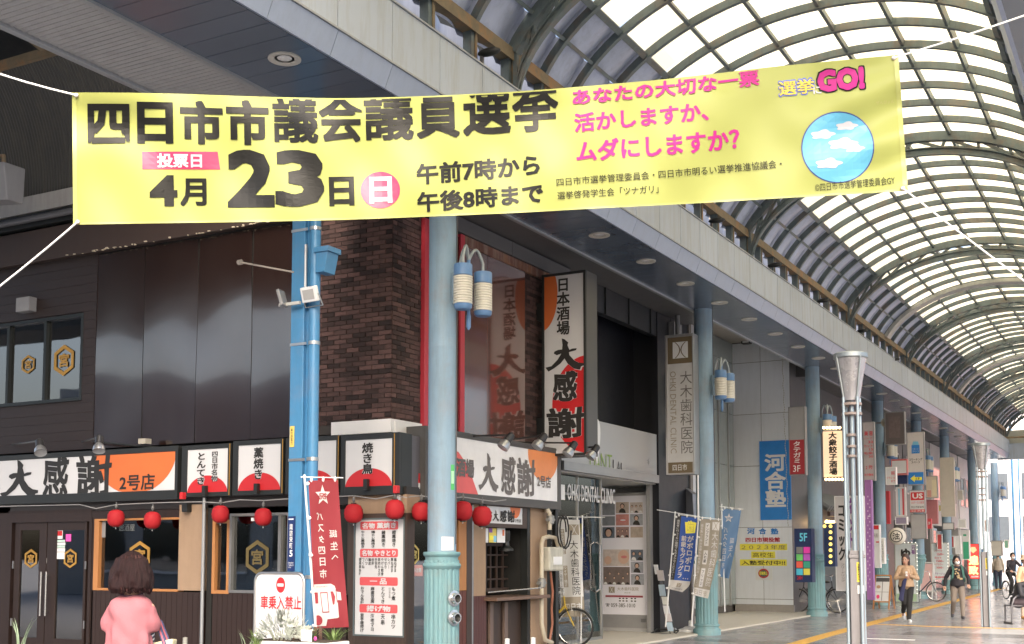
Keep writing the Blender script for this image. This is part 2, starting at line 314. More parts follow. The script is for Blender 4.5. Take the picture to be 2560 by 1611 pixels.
def strip(pts,w_,z=.004):
    b=B()
    for (x0,y0),(x1,y1) in zip(pts,pts[1:]):
        d=Vector((x1-x0,y1-y0,0)); L_=d.length; d.normalize(); nrm=Vector((-d.y,d.x,0)); k=max(1,int(L_/.3))
        for i in range(k):
            p=Vector((x0,y0,0))+d*(L_*i/k); q=p+d*(L_/k-.012)
            vs=[p-nrm*w_/2,q-nrm*w_/2,q+nrm*w_/2,p+nrm*w_/2]; b.hexa([(v.x,v.y,.0005) for v in vs]+[(v.x,v.y,z) for v in vs])
            for kk in (-.3,-.1,.1,.3):
                r0=p+nrm*w_*kk+d*.02; r1=q+nrm*w_*kk-d*.02; e=nrm*.012
                b.hexa([(v.x,v.y,z-.001) for v in (r0-e,r1-e,r1+e,r0+e)]+[(v.x,v.y,z+.005) for v in (r0-e,r1-e,r1+e,r0+e)])
    return b
P=[gp(x,y) for x,y in((1890,1640),(2061,1590),(2163,1563),(2300,1526),(2458,1484),(2510,1470))]
build('tactile_paving',strip([(p.x,p.y) for p in P],.30),tac,None,'yellow tactile strip running up the arcade floor past the walkers','tactile strip')
P=[gp(x,y) for x,y in((2185,1561),(2330,1567),(2560,1573),(2700,1577))]
build('tactile_paving',strip([(p.x,p.y) for p in P],.13),tac,None,'thinner yellow tactile line crossing the arcade floor in front of the bench','tactile strip')
P=[gp(x,y) for x,y in((2165,1597),(2287,1601))]
b=B(); d=.06; a_,c_=P; b.hexa([(a_.x,a_.y-d,.0005),(c_.x,c_.y-d,.0005),(c_.x,c_.y+d,.0005),(a_.x,a_.y+d,.0005),(a_.x,a_.y-d,.006),(c_.x,c_.y-d,.006),(c_.x,c_.y+d,.006),(a_.x,a_.y+d,.006)])
one('floor_marking',b,white,'white painted line on the arcade floor beside the near funnel lamp','floor marking')
b=B(); 
for i in range(4):
    for j in range(26): b.box(-10.6+i*.6,-10.005+i*.6,18.2+j*.6,18.795+j*.6,0,.03) if -10.6+i*.6<-8.7 else None
build('porch',b,porch,kind='structure')
# ================================================================== ARCADE ROOF
RY=[7.0]+[on(0,-7.15,x,y)[1] for x,y in((1291,228),(1876,646),(2123,825),(2268,930),(2361,991),(2427,1039))]
RY=[4.5,RY[1],RY[2],RY[3],RY[4],RY[5],RY[6],RY[6]+6.3]
YEND=65.5; RY[7]=min(RY[7],YEND-6)
XM=-4.15; 
roof=thing('arcade_roof','barrel vaulted shopping arcade roof with cream skylight panes and steel ribs','arcade roof',(XM,RY[0],6.5))
def sk_pt(t,y,a=3.35,bb=2.2,z0=7.3): return Vector((XM-a*math.cos(t),y,z0+bb*math.sin(t)))
ribs=[]
for i in range(len(RY)):
    y0=RY[i]; y1=RY[i+1] if i+1<len(RY) else YEND
    n=max(4,round((y1-y0)/.93)); ribs+=[(y0+(y1-y0)*k/n,k==0) for k in range(n)]
ribs.append((YEND,True))
T0,T1=.795,math.pi-.795; TB=.355
# ribs
ribmesh={}
for y,isring in ribs:
    pts=[sk_pt(TB+(math.pi-2*TB)*k/36,y,3.29,2.14) for k in range(37)]
    b=B(); b.tube(pts,0,rect=(.075,.11,Vector((0,1,0)))); build('rib',b,steel,roof,smooth=30)
# longitudinal bars
tb=[T0+(T1-T0)*k/6 for k in range(7)]
for t in [.585]+tb+[math.pi-.585]:
    b=B(); p=sk_pt(t,0,3.32,2.17); nrm=Vector((-math.cos(t)/3.2,0,math.sin(t)/2.2)).normalized(); tg=Vector((nrm.z,0,-nrm.x))
    wd=.05 if t not in (tb[0],tb[-1]) else .09
    q=[p+tg*s1*wd+nrm*s2*.05 for s1,s2 in((-.5,-1.2),(.5,-1.2),(.5,.6),(-.5,.6))]
    b.hexa([(v.x,RY[0],v.z) for v in q]+[(v.x,YEND,v.z) for v in q]); build('purlin',b,steel,roof)
# skylight panes and side panels, nearest 300 of each as parts
cells=[]
for (y0,_),(y1,_) in zip(ribs,ribs[1:]):
    for k in range(6): cells.append((y0,y1,tb[k],tb[k+1]))
rest=B()
vis=[c for c in cells if c[0]>10.5]; others=[c for c in cells if c[0]<=10.5]
def pane(b,c):
    y0,y1,t0,t1=c; vs=[];n=3; dz=random.uniform(-.012,.012)
    for i in range(n+1):
        t=t0+(t1-t0)*i/n
        for y in (y0+.01,y1-.01): vs.append(sk_pt(t,y,3.39+dz,2.24+dz+random.uniform(-.006,.006)))
    b.add(vs,[(2*i,2*i+1,2*i+3,2*i+2) for i in range(n)])
for c in vis[:300]:
    b=B(); pane(b,c); build('skylight_pane',b,skyl,roof,smooth='flat')
for c in vis[300:]+others: pane(rest,c)
build('skylight_pane',rest,skyl,roof,smooth='flat',kind='stuff')
rest=B(); cnt=0; restw=B()
for side in (0,1):
    segs=[(-.02,.17,3.65,2.2),(.17,TB,3.51,2.25),(.285,.585,3.45,2.28),(.585,T0,3.43,2.27)]
    for (y0,_),(y1,_) in zip(ribs,ribs[1:]):
        for si,(t0,t1,a,bb) in enumerate(segs):
            vs=[];n=4;mY=8
            for i in range(n+1):
                t=t0+(t1-t0)*i/n
                for j in range(mY+1):
                    u=j/mY; h=.15*math.sin(math.pi*u)
                    p=sk_pt(t,y0+(y1-y0)*u,a-h,bb-h)
                    if si==0: p=Vector((XM-3.55+h*.8,y0+(y1-y0)*u,6.95+(8.14-6.95)*i/n))
                    if si==1: continue
                    if side: p.x=2*XM-p.x
                    vs.append(p)
            if si==1: continue
            fs=[(i*(mY+1)+j,i*(mY+1)+j+1,(i+1)*(mY+1)+j+1,(i+1)*(mY+1)+j) for i in range(n) for j in range(mY)]
            if si==0: restw.add(vs,fs)
            elif side==0 and cnt<290 and y0>10.5: cnt+=1; bb_=B(); bb_.add(vs,fs); build('side_panel',bb_,sidep,roof,smooth=60)
            else: rest.add(vs,fs)
build('side_panel',rest,sidep,roof,smooth=60,kind='stuff'); build('eaves_wall_panel',restw,mat('eaves_panel',(.24,.27,.34),.45,.1,.12,2,dirt=.3),roof,smooth=60,kind='stuff')
# posts and rail above the fascia
for side in (0,1):
    X=lambda x:(2*XM-x) if side else x
    for y,r in ribs:
        w_=.11 if not r else .16
        b=B().box(min(X(-7.22),X(-7.34)),max(X(-7.22),X(-7.34)),y-w_/2,y+w_/2,7.40,7.93); build('post',b,steel,roof)
        b=B().box(min(X(-7.205),X(-7.215)),max(X(-7.205),X(-7.215)),y-w_/2+.07,y+w_/2+.012,7.41,7.925); build('post_flange',b,steelrust,roof) if not side else None
    b=B(); b.box(min(X(-7.18),X(-7.36)),max(X(-7.18),X(-7.36)),RY[0],YEND,7.93,8.03); b.box(min(X(-7.165),X(-7.178)),max(X(-7.165),X(-7.178)),RY[0],YEND,7.90,8.06)
    build('eaves_rail',b,steelrust,roof)
# truss rings
for y in RY[1:]+[YEND]:
    b=B(); lo=[sk_pt(.02+(math.pi-.04)*k/40,y,3.0,1.78,7.28) for k in range(41)]; hi=[sk_pt(TB+(math.pi-2*TB)*k/40,y,3.21,2.06) for k in range(41)]
    Yv=Vector((0,1,0))
    b.tube(lo,0,rect=(.10,.03,Yv)); b.tube([p+Vector((0,0,.06)) for p in lo],0,rect=(.02,.1,Yv)); b.tube([p+Vector((0,0,.12)) for p in lo],0,rect=(.10,.02,Yv))
    build('arch_lower_chord',b,steel,roof,smooth=30)
    b=B(); b.tube(hi,0,rect=(.14,.09,Yv)); build('arch_upper_chord',b,steel,roof,smooth=30)
    b=B()
    for k in range(2,39,3):
        if k+2<=40: b.tube([lo[k]+Vector((0,0,.12)),hi[min(k+1,40)]],0,rect=(.05,.05,Yv)); b.tube([hi[min(k+1,40)],lo[min(k+3,40)]+Vector((0,0,.12))],0,rect=(.05,.05,Yv))
    b.tube([lo[0],hi[0]],0,rect=(.06,.06,Yv)); b.tube([lo[40],hi[40]],0,rect=(.06,.06,Yv))
    build('arch_bracing',b,steel,roof)
for y in (36.2,50.0,57.5):
    b=B(); b.tube([sk_pt(TB+(math.pi-2*TB)*k/40,y,3.19,2.04) for k in range(41)],0,rect=(.42,.10,Vector((0,1,0)))); build('wide_arch_band',b,mat('arch_band',(.42,.43,.41),.5,.1,.1,dirt=.3),roof,smooth=30)
# small brackets of flood lamps along rail
# fascia and soffit (left side all parts; right side joined)
fy=[RY[0]+k*.95 for k in range(int((YEND-RY[0])/.95)+1)]
right=B(); rightc=B()
for y0 in fy:
    y1=y0+.95
    build('fascia_panel',B().box(-7.07,-7.03+random.uniform(0,.002),y0+.006,y1-.006,6.755,7.42),fasc,roof,bevel=.004 if y0<30 else 0)
    c=B().hexa([(-7.16,y0+.004,6.5),(-7.12,y0+.004,6.49),(-7.12,y1-.004,6.49),(-7.16,y1-.004,6.5),(-7.07,y0+.004,6.73),(-7.02,y0+.004,6.73),(-7.02,y1-.004,6.73),(-7.07,y1-.004,6.73)])
    build('chamfer_panel',c,cham,roof)
    X=2*XM
    right.box(X+7.03,X+7.07,y0+.006,y1-.006,6.755,7.42); rightc.hexa([(X+7.12,y0,6.49),(X+7.16,y0,6.5),(X+7.16,y1,6.5),(X+7.12,y1,6.49),(X+7.02,y0,6.73),(X+7.07,y0,6.73),(X+7.07,y1,6.73),(X+7.02,y1,6.73)])
build('fascia_panel',right,fasc,roof,kind='stuff'); build('chamfer_panel',rightc,cham,roof,kind='stuff')
b=B().box(-7.06,-7.0,RY[0],YEND,6.733,6.753); b.box(-7.30,-7.01,RY[0],YEND,7.42,7.44); b.box(-7.30,-7.08,RY[0],YEND,6.76,6.80)
b.box(-8.32,-8.26,RY[0],YEND,6.47,6.53); build('trim_strip',b,trim,roof)
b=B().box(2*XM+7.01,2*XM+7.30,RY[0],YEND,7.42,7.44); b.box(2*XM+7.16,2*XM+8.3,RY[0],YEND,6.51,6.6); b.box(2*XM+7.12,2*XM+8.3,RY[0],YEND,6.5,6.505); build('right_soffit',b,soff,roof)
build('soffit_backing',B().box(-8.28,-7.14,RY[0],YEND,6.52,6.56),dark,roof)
rest=B();k=0; y=RY[0]
while y<YEND-.1:
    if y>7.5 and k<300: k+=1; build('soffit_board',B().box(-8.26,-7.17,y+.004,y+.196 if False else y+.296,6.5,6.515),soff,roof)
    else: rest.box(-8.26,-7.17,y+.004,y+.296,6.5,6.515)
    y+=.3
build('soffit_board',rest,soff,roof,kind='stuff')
# end gable of the arcade
gab=mat('gable_beige',(.50,.49,.40),.6,0,.08)
b=B(); pts=[(-7.6,6.5)]+[(XM-2.9*math.cos(t),8.0+1.4*math.sin(t)*.0) for t in ()]
b.box(-7.6,-1.0,YEND+.3,YEND+.5,7.25,7.95); build('end_gable_panel',b,gab,roof)
b=B().box(-7.6,-.3,YEND,YEND+.3,6.45,7.25); build('end_beam',b,fasc,roof); build('end_beam_pipe',B().cyl((-7.2,YEND-.1,7.55),(-1.2,YEND-.1,7.55),.05),steelrust,roof)
# downlights
dlw=mat('downlight_rim',(.55,.53,.48),.4,.1,.05); dlc=mat('downlight_lens',(.75,.75,.75),.25)
dl=None; yk=9.1; i=0
while yk<62:
    p=(-7.57,yk,6.5); lb='round recessed downlight in the left canopy soffit, %s along from the near end'%NTH[i]
    if i==0: lb='nearest round recessed downlight, in the soffit just above the yellow banner'
    if dl is None:
        dl=thing('downlight',lb,'downlight',p,'recessed downlights along the canopy')
        build('rim',B().lathe(p,[(.165,0),(.165,-.012),(.15,-.016),(.10,-.005),(.095,.03)],28),dlw,dl,smooth=True)
        build('lens',B().lathe(p,[(.001,-.004),(.06,-.003),(.094,.004),(.094,.02)],24),dlc,dl,smooth=True)
    else: copy_tree(dl,loc=p,label=lb)
    i+=1; yk+=1.885
# ================================================================== COLUMNS
cpx=[1105,1764,2038,2200,2296,2366,2433,2489]
CY=[on(0,-8.1,x,1300)[1] for x in cpx]
def flute(r0,z0,z1,c,seg=60,n=20):
    vs=[];fs=[]
    for z in (z0,z1):
        for k in range(seg):
            a=2*math.pi*k/seg; r=r0-(.012 if k%3==0 else 0); vs.append((c[0]+r*math.cos(a),c[1]+r*math.sin(a),z))
    fs=[(i,(i+1)%seg,seg+(i+1)%seg,seg+i) for i in range(seg)]; return B().add(vs,fs)
def column(p,label):
    x,y=p; t=thing('arcade_column',label,'column',(x,y,0),'columns carrying the arcade canopy')
    build('shaft',B().lathe((x,y,0),[(.183,1.5),(.183,4.2),(.185,4.21),(.183,4.22),(.183,6.5)],32),colb,t,smooth=True)
    build('fluted_base',flute(.222,.2,1.5,p),cola,t)
    build('collar',B().lathe((x,y,0),[(.2,1.36),(.235,1.40),(.245,1.43),(.235,1.455),(.212,1.47),(.207,1.50),(.21,1.535),(.235,1.56),(.24,1.58),(.232,1.60),(.19,1.605)],40),cola,t,smooth=True)
    build('plinth',B().lathe((x,y,0),[(.27,0),(.27,.1),(.26,.115),(.235,.13),(.23,.16),(.25,.18),(.25,.2),(.225,.22)],40),cola,t,smooth=True)
    build('conduit',B().cyl((x+.19,y+.03,1.7),(x+.19,y+.03,6.5),.008,seg=6),dgrey,t)
    return t
wh=['nearest pale blue round column with an aqua fluted base, in front of the brick corner','pale blue round column behind the tall dental clinic sign','pale blue round column right of the white cram school wall','pale blue round column between the lit dumpling sign and the coworking sign','pale blue round column directly behind the coworking sign, fifth from the front','pale blue round column behind the tall blank beige signboard','pale blue round column beside the far funnel lamp, seventh from the front','farthest pale blue round column, by the arcade end']
c0=column((-8.1,CY[0]),wh[0])
for i in range(1,8): copy_tree(c0,loc=(-8.1,CY[i],0),label=wh[i])
# extras of the nearest column
x,y=-8.1,CY[0]
a=math.atan2(-.55,.75)
def oncol(h0,h1,a0,a1,r,m,name,t):
    b=B(); n=8; vs=[]
    for k in range(n+1):
        an=a0+(a1-a0)*k/n
        for z in (h0,h1): vs.append((x+r*math.cos(an),y+r*math.sin(an),z))
    b.add(vs,[(2*i,2*i+2,2*i+3,2*i+1) for i in range(n)]); return build(name,b,m,t,smooth='flat')
st=thing('column_sticker','green paper notice wrapped on the nearest round column','sticker',(x,y,2.4)); oncol(2.38,2.70,R(-22),R(-2),.186,mat('green_sticker',(.1,.5,.15),.5),'sheet',st); oncol(2.46,2.62,R(-20),R(-5),.1865,mat('green_sticker_light',(.45,.75,.5),.5),'panel',st)
st=thing('column_sticker','blank white paper sheet on the nearest column above its collar','sticker',(x,y,1.6)); oncol(1.62,1.79,R(-60),R(-5),.1865,white,'sheet',st)
for zz,l in((1.02,'upper round chrome cable port on the nearest column base'),(.78,'lower round chrome cable port on the nearest column base')):
    d=Vector((math.cos(R(-14)),math.sin(R(-14)),0)); c=Vector((x,y,zz))+d*.21
    t=thing('cable_port',l,'cable port',c,'cable ports on the column base'); build('ring',B().lathe(c,[(.10,0),(.10,.02),(.07,.025),(.065,.08),(.05,.08),(.05,.02)],24,ax=d),chrome,t,smooth=True); build('hole',B().lathe(c,[(.001,.03),(.049,.03)],20,ax=d),black,t)
# lanterns on columns
def lantern_pair(x,y,label):
    t=thing('twin_lantern',label,'lantern',(x+.19,y,4.6),'blue and cream twin lanterns on the columns')
    build('mount_plate',B().box(x+.185,x+.215,y-.09,y+.09,4.75,5.15),colb,t,bevel=.005)
    build('stem',B().lathe((x+.36,y+.04,0),[(.01,4.42),(.03,4.46),(.03,4.6),(.022,4.62),(.022,5.35)],12),lblue,t,smooth=True)
    b=B(); b.tube([(x+.2,y,5.0),(x+.28,y,5.05),(x+.36,y+.04,5.1)],.02)
    for k,(dx,dy) in enumerate(((.42,-.2),(.42,.30),(.22,.06))):
        P0=Vector((x+.36,y+.04,5.2)); E_=Vector((x+dx,y+dy,5.2)) ; pts=[P0]
        for j in range(9):
            u=j/8; pts.append(P0.lerp(E_,u)+Vector((0,0,.12+.16*math.sin(math.pi*u))))
        pts.append(E_+Vector((0,0,-.02)) if k<2 else E_+Vector((0,0,-.35))); b.tube(pts,.02,10)
    build('hook_arms',b,mat('arm_grey',(.33,.37,.38),.4,.3),t,smooth=True)
    for dx,dy in((.42,-.2),(.42,.30)):
        c=(x+dx,y+dy,0); body=build('lantern_body',B().lathe(c,sum([[(.104,4.70+.033*k),(.121,4.706+.033*k),(.122,4.722+.033*k),(.104,4.727+.033*k)] for k in range(11)],[]),28),cream,t,smooth=25)
        build('cap',B().lathe(c,[(.112,5.062),(.118,5.065),(.118,5.20),(.11,5.21),(.03,5.215)],28),lblue,body,smooth=True)
        build('base_ring',B().lathe(c,[(.05,4.63),(.095,4.635),(.115,4.66),(.117,4.70)],28),lblue,body,smooth=True)
    return t
lt=lantern_pair(-8.1,CY[0],'blue capped twin lanterns with ribbed cream shades on the nearest column')
for i,s_ in((1,'on the column behind the dental sign'),(2,'on the column right of the cram school wall'),(3,'on the column with the horn speaker'),(4,'just right of the coworking sign'),(5,'right of the tall blank beige signboard'),(7,'on the farthest column near the arcade end')):
    copy_tree(lt,loc=(-8.1+.19,CY[i],4.6),label='blue capped twin lanterns '+s_)

for k,(x_,y_) in enumerate(((1212,147),(1784,562),(1930,672),(2052,760),(2150,835),(2232,905))):
    p=on(0,-7.10,x_,y_); t=thing('rail_floodlight','small dark floodlight on the fascia top under the rail, %s from the near end'%NTH[k],'floodlight',p,'small floodlights along the fascia top')
    build('housing',B().ell(p+Vector((.06,0,.07)),(.16,.07,.05),12,8),black,t,smooth=True); build('bracket',B().box(p.x-.06,p.x-.02,p.y-.02,p.y+.02,p.z-.06,p.z+.08),dgrey,t)
b=B(); b.tube([(-7.24,RY[0],7.47),(-7.24,YEND,7.47)],.018); one('roof_cable',b,black,'black cable running along the top of the arcade fascia','cable')
# ================================================================== LEFT: RESTAURANT
F1=FY(13.1); G=FY(12.95); A1=FX(-9.0); A0=FX(-8.75)
def wall(name,fr,x0,y0,x1,y1,m,par,d=.12,h=0,**k):
    a0,b0,a1,b1=fr.rect(x0,y0,x1,y1 if y1 else 1500)
    if not y1: b0=0; b1=fr.ab((x0+x1)/2,y0)[1]
    b=B(); b.plate(fr,a0,b0,a1,b1,h-d,h); return build(name,b,m,par,**k)
rest_=thing('restaurant_building','dark corner restaurant building with brick corner, glossy brown panels and shopfront windows','building',(-9,13.1,0))
b=B().box(-24,-10.4,15.2,18.1,0,6.9); b.box(-24,-9.1,13.25,18.1,6.3,9.5); b.box(-24,-8.5,18.1,24.2,6.55,9.5); b.box(-24,-9.1,13.3,18.1,3.1,3.25); b.box(-24,-9.15,17.9,18.1,0,6.5)
build('building_core',b,dark,rest_)
# upper front: sided wall with window, glossy panels, bricks
siding=mat('siding_brown',(.020,.011,.009),.5,0,.2,5,.2,40,stretch=(.3,1,8))
wx0,wz0,wx1,wz1=F1.rect(-300,797,208,1012)[0],*F1.rect(0,797,208,1010)[1:]
xl=-24; xs=F1.ab(240,900)[0]; b=B()
n=0; z=3.2
sr=B()
while z<6.27:
    z1=min(z+.145,6.27)
    if z1<wz0 or z>wz1: build('siding_board',B().box(xl,xs-.003,13.085+.002*(n%2),13.14,z+.002,z1-.001),siding,rest_)
    else: build('siding_board',B().box(wx1,xs-.003,13.085+.002*(n%2),13.14,z+.002,z1-.001),siding,rest_)
    n+=1; z+=.145
b=B().box(xl,wx1,13.11,13.16,3.2,wz0+.05); b.box(xl,wx1,13.11,13.16,wz1-.05,6.27); build('wall_backing',b,siding,rest_)
gx=[F1.ab(px,880)[0] for px in (241,360,493,630,790)]
for i,(a,c) in enumerate(zip(gx,gx[1:])):
    b=B(); NX,NZ=10,14; vs=[]
    for k in range(NZ+1):
        for j in range(NX+1):
            u,v=j/NX,k/NZ; vs.append((a+.008+(c-a-.016)*u, 13.085+.010*math.sin(u*3.1+i)*math.sin(v*4+i*2)+.004*math.sin(v*11+i), 3.2+(6.24-3.2)*v))
    b.add(vs,[(k*(NX+1)+j,k*(NX+1)+j+1,(k+1)*(NX+1)+j+1,(k+1)*(NX+1)+j) for k in range(NZ) for j in range(NX)]); build('glossy_panel',b,gloss,rest_,smooth=60)
b=B().box(gx[0],gx[-1],13.10,13.16,3.2,6.27); build('panel_backing',b,dark,rest_)
# parapet band with debris, dark layers above
b=B().box(xl,-9.0,12.98,13.3,6.27,6.80); build('parapet_band',b,mat('band_brown',(.042,.026,.021),.6,0,.15,3,dirt=.2),rest_,bevel=.01)
deb=mat('peeling_paint',(.55,.48,.36),.8); b=B()
for i in range(60):
    x=-9.6-random.random()**1.3*5.6; z=6.262+random.uniform(-.005,.02); s_=random.uniform(.008,.05); b.box(x,x+s_,12.955,12.978,z,z+random.uniform(.006,.02))
build('peeling_paint',b,deb,rest_,kind='stuff')
# bricks
def bricks(fr,a0,b0,a1,b1,out,holes=()):
    z=b0;k=0
    while z<b1-.03:
        x=a0-(.105 if k%2 else 0)
        while x<a1-.01:
            xa,xb=max(x,a0),min(x+.203,a1)
            if xb-xa>.03 and not any(h[0]<(xa+xb)/2<h[2] and h[1]<z+.03<h[3] for h in holes): out.append((fr,xa,z,xb,z+.056,random.uniform(.008,.018)))
            x+=.212
        z+=.065;k+=1
bl=[]; bx0=gx[-1]
bricks(F1,bx0,3.33,-9.0,6.25,bl); ya=A1.ab(1050,800)[0]; bricks(A1,13.1,3.33,ya,6.25,bl)
y1_=A1.ab(1308,800)[0]; bricks(A1,y1_,3.3,18.1,6.15,bl)
b=B().box(bx0,-9.0,13.1,13.2,3.2,6.27); b.box(-9.1,-9.0,13.1,18.1,3.2,6.3); build('mortar_wall',b,mortar,rest_)
bl.sort(key=lambda q:(q[0].p(q[1],q[2])-CAM).length)
restb=B()
for i,q in enumerate(bl):
    fr,a0,b0,a1,b1,h=q
    if i<300: build('brick',B().plate(fr,a0,b0,a1,b1,0,h),brickm,rest_)
    else: restb.plate(fr,a0,b0,a1,b1,0,h)
build('brick',restb,brickm,rest_,kind='stuff')
bt=B().box(-9.95,-8.97,13.05,13.14,3.18,3.36); bt.box(-9.04,-8.96,13.141,13.88,3.18,3.36); build('white_ledge',bt,white,rest_,bevel=.005)
# right face upper: red frame and glossy reflecting panel
redp=mat('red_frame',(.50,.04,.06),.4); 
ry0,ry1=A1.ab(1051,800)[0],A1.ab(1152,800)[0]
b=B().box(-9.0,-8.93,ry0,ry0+.22,3.12,6.25); b.box(-9.0,-8.93,ry1-.12,ry1,3.12,6.25); build('red_frame',b,redp,rest_,bevel=.004)
build('red_frame_panel',B().box(-9.0,-8.96,ry0+.22,ry1-.12,3.2,6.2),gloss,rest_)
gm=(ry1+y1_)/2-.25
glr=mat('gloss_redbrown',(.11,.035,.025),.09,0,.15,1.5,.02,3,spec=1,coat=1)
for a,c in((ry1+.004,gm-.004),(gm+.004,y1_-.004)): build('glossy_panel',B().box(-9.0,-8.965,a,c,3.28,6.12),glr,rest_,bevel=.003)
build('peeling_band',B().box(-8.99,-8.95,ry1,18.05,6.12,6.26),mat('peel_brown',(.16,.07,.05),.8,0,.3,8,rust=.4,dirt=.5,dcol=(.5,.42,.35)),rest_)
b=B(); 
for a,c in((14.5,16.3),(16.31,18.4)): b.box(-9.15,-8.92,a,c,6.27,6.49)
build('grey_flashing',b,dgrey,rest_,bevel=.004); build('canopy_return',B().box(-9.1,-8.33,13.3,24.2,6.51,6.53),dgrey,rest_)
# window upstairs
W=F1.off(-.06); wn=build('window',B().frame(F1,xl+5,wz0,wx1,wz1,.055,-.10,.02),mat('frame_black',(.02,.025,.027),.35,.3),rest_,bevel=.004)
ms=[F1.ab(px,900)[0] for px in (-110,20,112)]
for q in ms: build('mullion',B().plate(F1,q-.028,wz0+.055,q+.028,wz1-.055,-.09,.01),mat('frame_black',(.02,.02,.02)),wn)
build('pane',B().plate(F1,xl+5.05,wz0+.05,wx1-.05,wz1-.05,-.05,-.045),glass,wn)
build('interior_wall',B().plate(F1,xl+4,wz0-.3,wx1+.1,wz1+.3,-1.5,-1.45),mat('interior_grey',(.14,.14,.14),.7),rest_)
def hexa(parent,fr,x0,y0,x1,y1,m=gold,h=.0,ch='宮',px=True):
    a0,b0,a1,b1=fr.rect(x0,y0,x1,y1) if px else (x0,y0,x1,y1); am=(a0+a1)/2; W_=a1-a0;H_=b1-b0
    def hx(s): return [(am,b0+H_*(.5+.5*s)),(am+W_/2*s,b0+H_*(.5+.26*s)),(am+W_/2*s,b0+H_*(.5-.26*s)),(am,b0+H_*(.5-.5*s)),(am-W_/2*s,b0+H_*(.5-.26*s)),(am-W_/2*s,b0+H_*(.5+.26*s))]
    o,i=hx(1),hx(.74); b=B(); b.add([fr.p(*q,h) for q in o+i],[(k,6+k,6+(k+1)%6,(k+1)%6) for k in range(6)])
    e=one('emblem_sticker',b,m,None,None,smooth='flat') if parent is None else build('emblem',b,m,parent,smooth='flat')
    txt(e,fr,ch,am-W_*.26,b0+H_*.28,am+W_*.26,b0+H_*.72,m,.03,h,px=False); return e
FWn=F1.off(-.03)
hexa(wn,FWn,54,888,86,935); hexa(wn,FWn,135,862,184,940)
ball=mat('paper_lantern_white',(.62,.60,.48),.7); 
for k,(x,y,r) in enumerate(((48,858,17),(88,852,19),(135,850,18),(173,842,20),(5,868,17))):
    p=on(1,13.36,x,y); one('paper_lantern',B().ell(p,(r*.0058,r*.0058,r*.0054)),ball,'pale round paper lantern behind the upstairs window, %s'%['second from the left','third from the left','fourth from the left','rightmost and yellowish','leftmost'][k],'paper lantern','paper lanterns behind the upstairs window',smooth=True)
b=B().plate(F1,*F1.rect(60,748,93,783),0,.16); o=one('vent_hood',b,mgrey,'small grey box on the brown wall above the upstairs window','wall box',bevel=.008)
# side street roof at upper left
sr=thing('side_street_roof','corrugated grey side street canopy meeting the arcade at upper left','canopy',(-9.4,9,6.5))
vs=[];fs=[];n=0
b=B(); y=4.5; ph=0
st_=.035; ny=int((13.1-4.5)/st_)
for i in range(ny+1):
    z=6.505+(.007 if i%2 else -.004); vs+=[(-9.36,4.5+i*st_,z),(-8.335,4.5+i*st_,z)]
b.add(vs,[(2*i,2*i+1,2*i+3,2*i+2) for i in range(ny)]); build('corrugated_soffit',b,corr,sr,smooth='flat')
build('soffit_trim',B().box(-9.44,-9.36,4.5,13.0,6.47,6.62),trim,sr,bevel=.006)
b=B(); vs=[]; ns=18; nx=420
for j in range(ns+1):
    t=R(-2+41.5*j/ns)
    for i in range(nx+1):
        x=-9.45-i*.032; d=.008 if i%2 else -.008; rr=3.0+d
        vs.append((x,10.0+rr*math.cos(t),7.35+rr*math.sin(t)))
b.add(vs,[(j*(nx+1)+i,j*(nx+1)+i+1,(j+1)*(nx+1)+i+1,(j+1)*(nx+1)+i) for j in range(ns) for i in range(nx)]); build('corrugated_vault',b,corrd,sr,smooth='flat')
b=B().box(-24,-9.45,12.86,13.06,7.05,7.33); build('eaves_beam',b,mat('beam_grey',(.36,.35,.33),.5,.1,.1,dirt=.3),sr,bevel=.01)
b=B().box(-24,-9.3,12.90,13.2,6.83,7.03); build('gutter',b,black,sr); b=B().cyl((-24,12.84,6.93),(-9.3,12.84,6.93),.05); build('pipe',b,dgrey,sr)
b=B().box(-24,-9.45,12.26,12.34,9.22,9.36); b.box(-24,-9.45,10.6,10.75,10.3,10.6); build('cross_beam',b,steelrust,sr)
b=B()
for xx in(-13.2,-15.0,-16.8,-19.3): b.tube([(xx,12.5,9.35),(xx+.2,10.7,9.75),(xx+.5,7,9.8)],0,rect=(.10,.16,Vector((1,0,0)))); b.tube([(xx,12.2,9.5),(xx+1.3,10.6,10.1)],0,rect=(.06,.06,Vector((1,0,0))))
build('rusty_brace',b,steelrust,sr)
# flat corrugated sheet over the street with a gap
b=B(); b.box(-17.0,-9.45,4.5,16,10.62,10.66); b.box(-26,-17.25,4.5,16,10.62,10.66); build('roof_sheet',b,corrd,sr); build('unseen_canopy',B().box(-40,-9.45,3.2,4.5,7.6,10.6),corrd,sr)  # canopy across the street is out of view, added to darken facade and reflections
b=B(); p=on(1,12,20,455)
t=thing('floodlight','boxy grey floodlight under the side street vault at the left edge','floodlight',(p.x,p.y,p.z)); b=B().hexa([(p.x-.6,11.9,p.z-.24),(p.x+.12,11.9,p.z-.32),(p.x+.12,12.2,p.z-.32),(p.x-.6,12.2,p.z-.24),(p.x-.6,11.8,p.z+.3),(p.x+.14,11.8,p.z+.24),(p.x+.14,12.2,p.z+.24),(p.x-.6,12.2,p.z+.3)])
build('housing',b,mgrey,t,bevel=.02); build('bracket',B().tube([(p.x-.1,12.0,p.z+.2),(p.x-.12,12.0,p.z+.42),(p.x-.5,12.0,p.z+.46)],.035),steelrust,t)
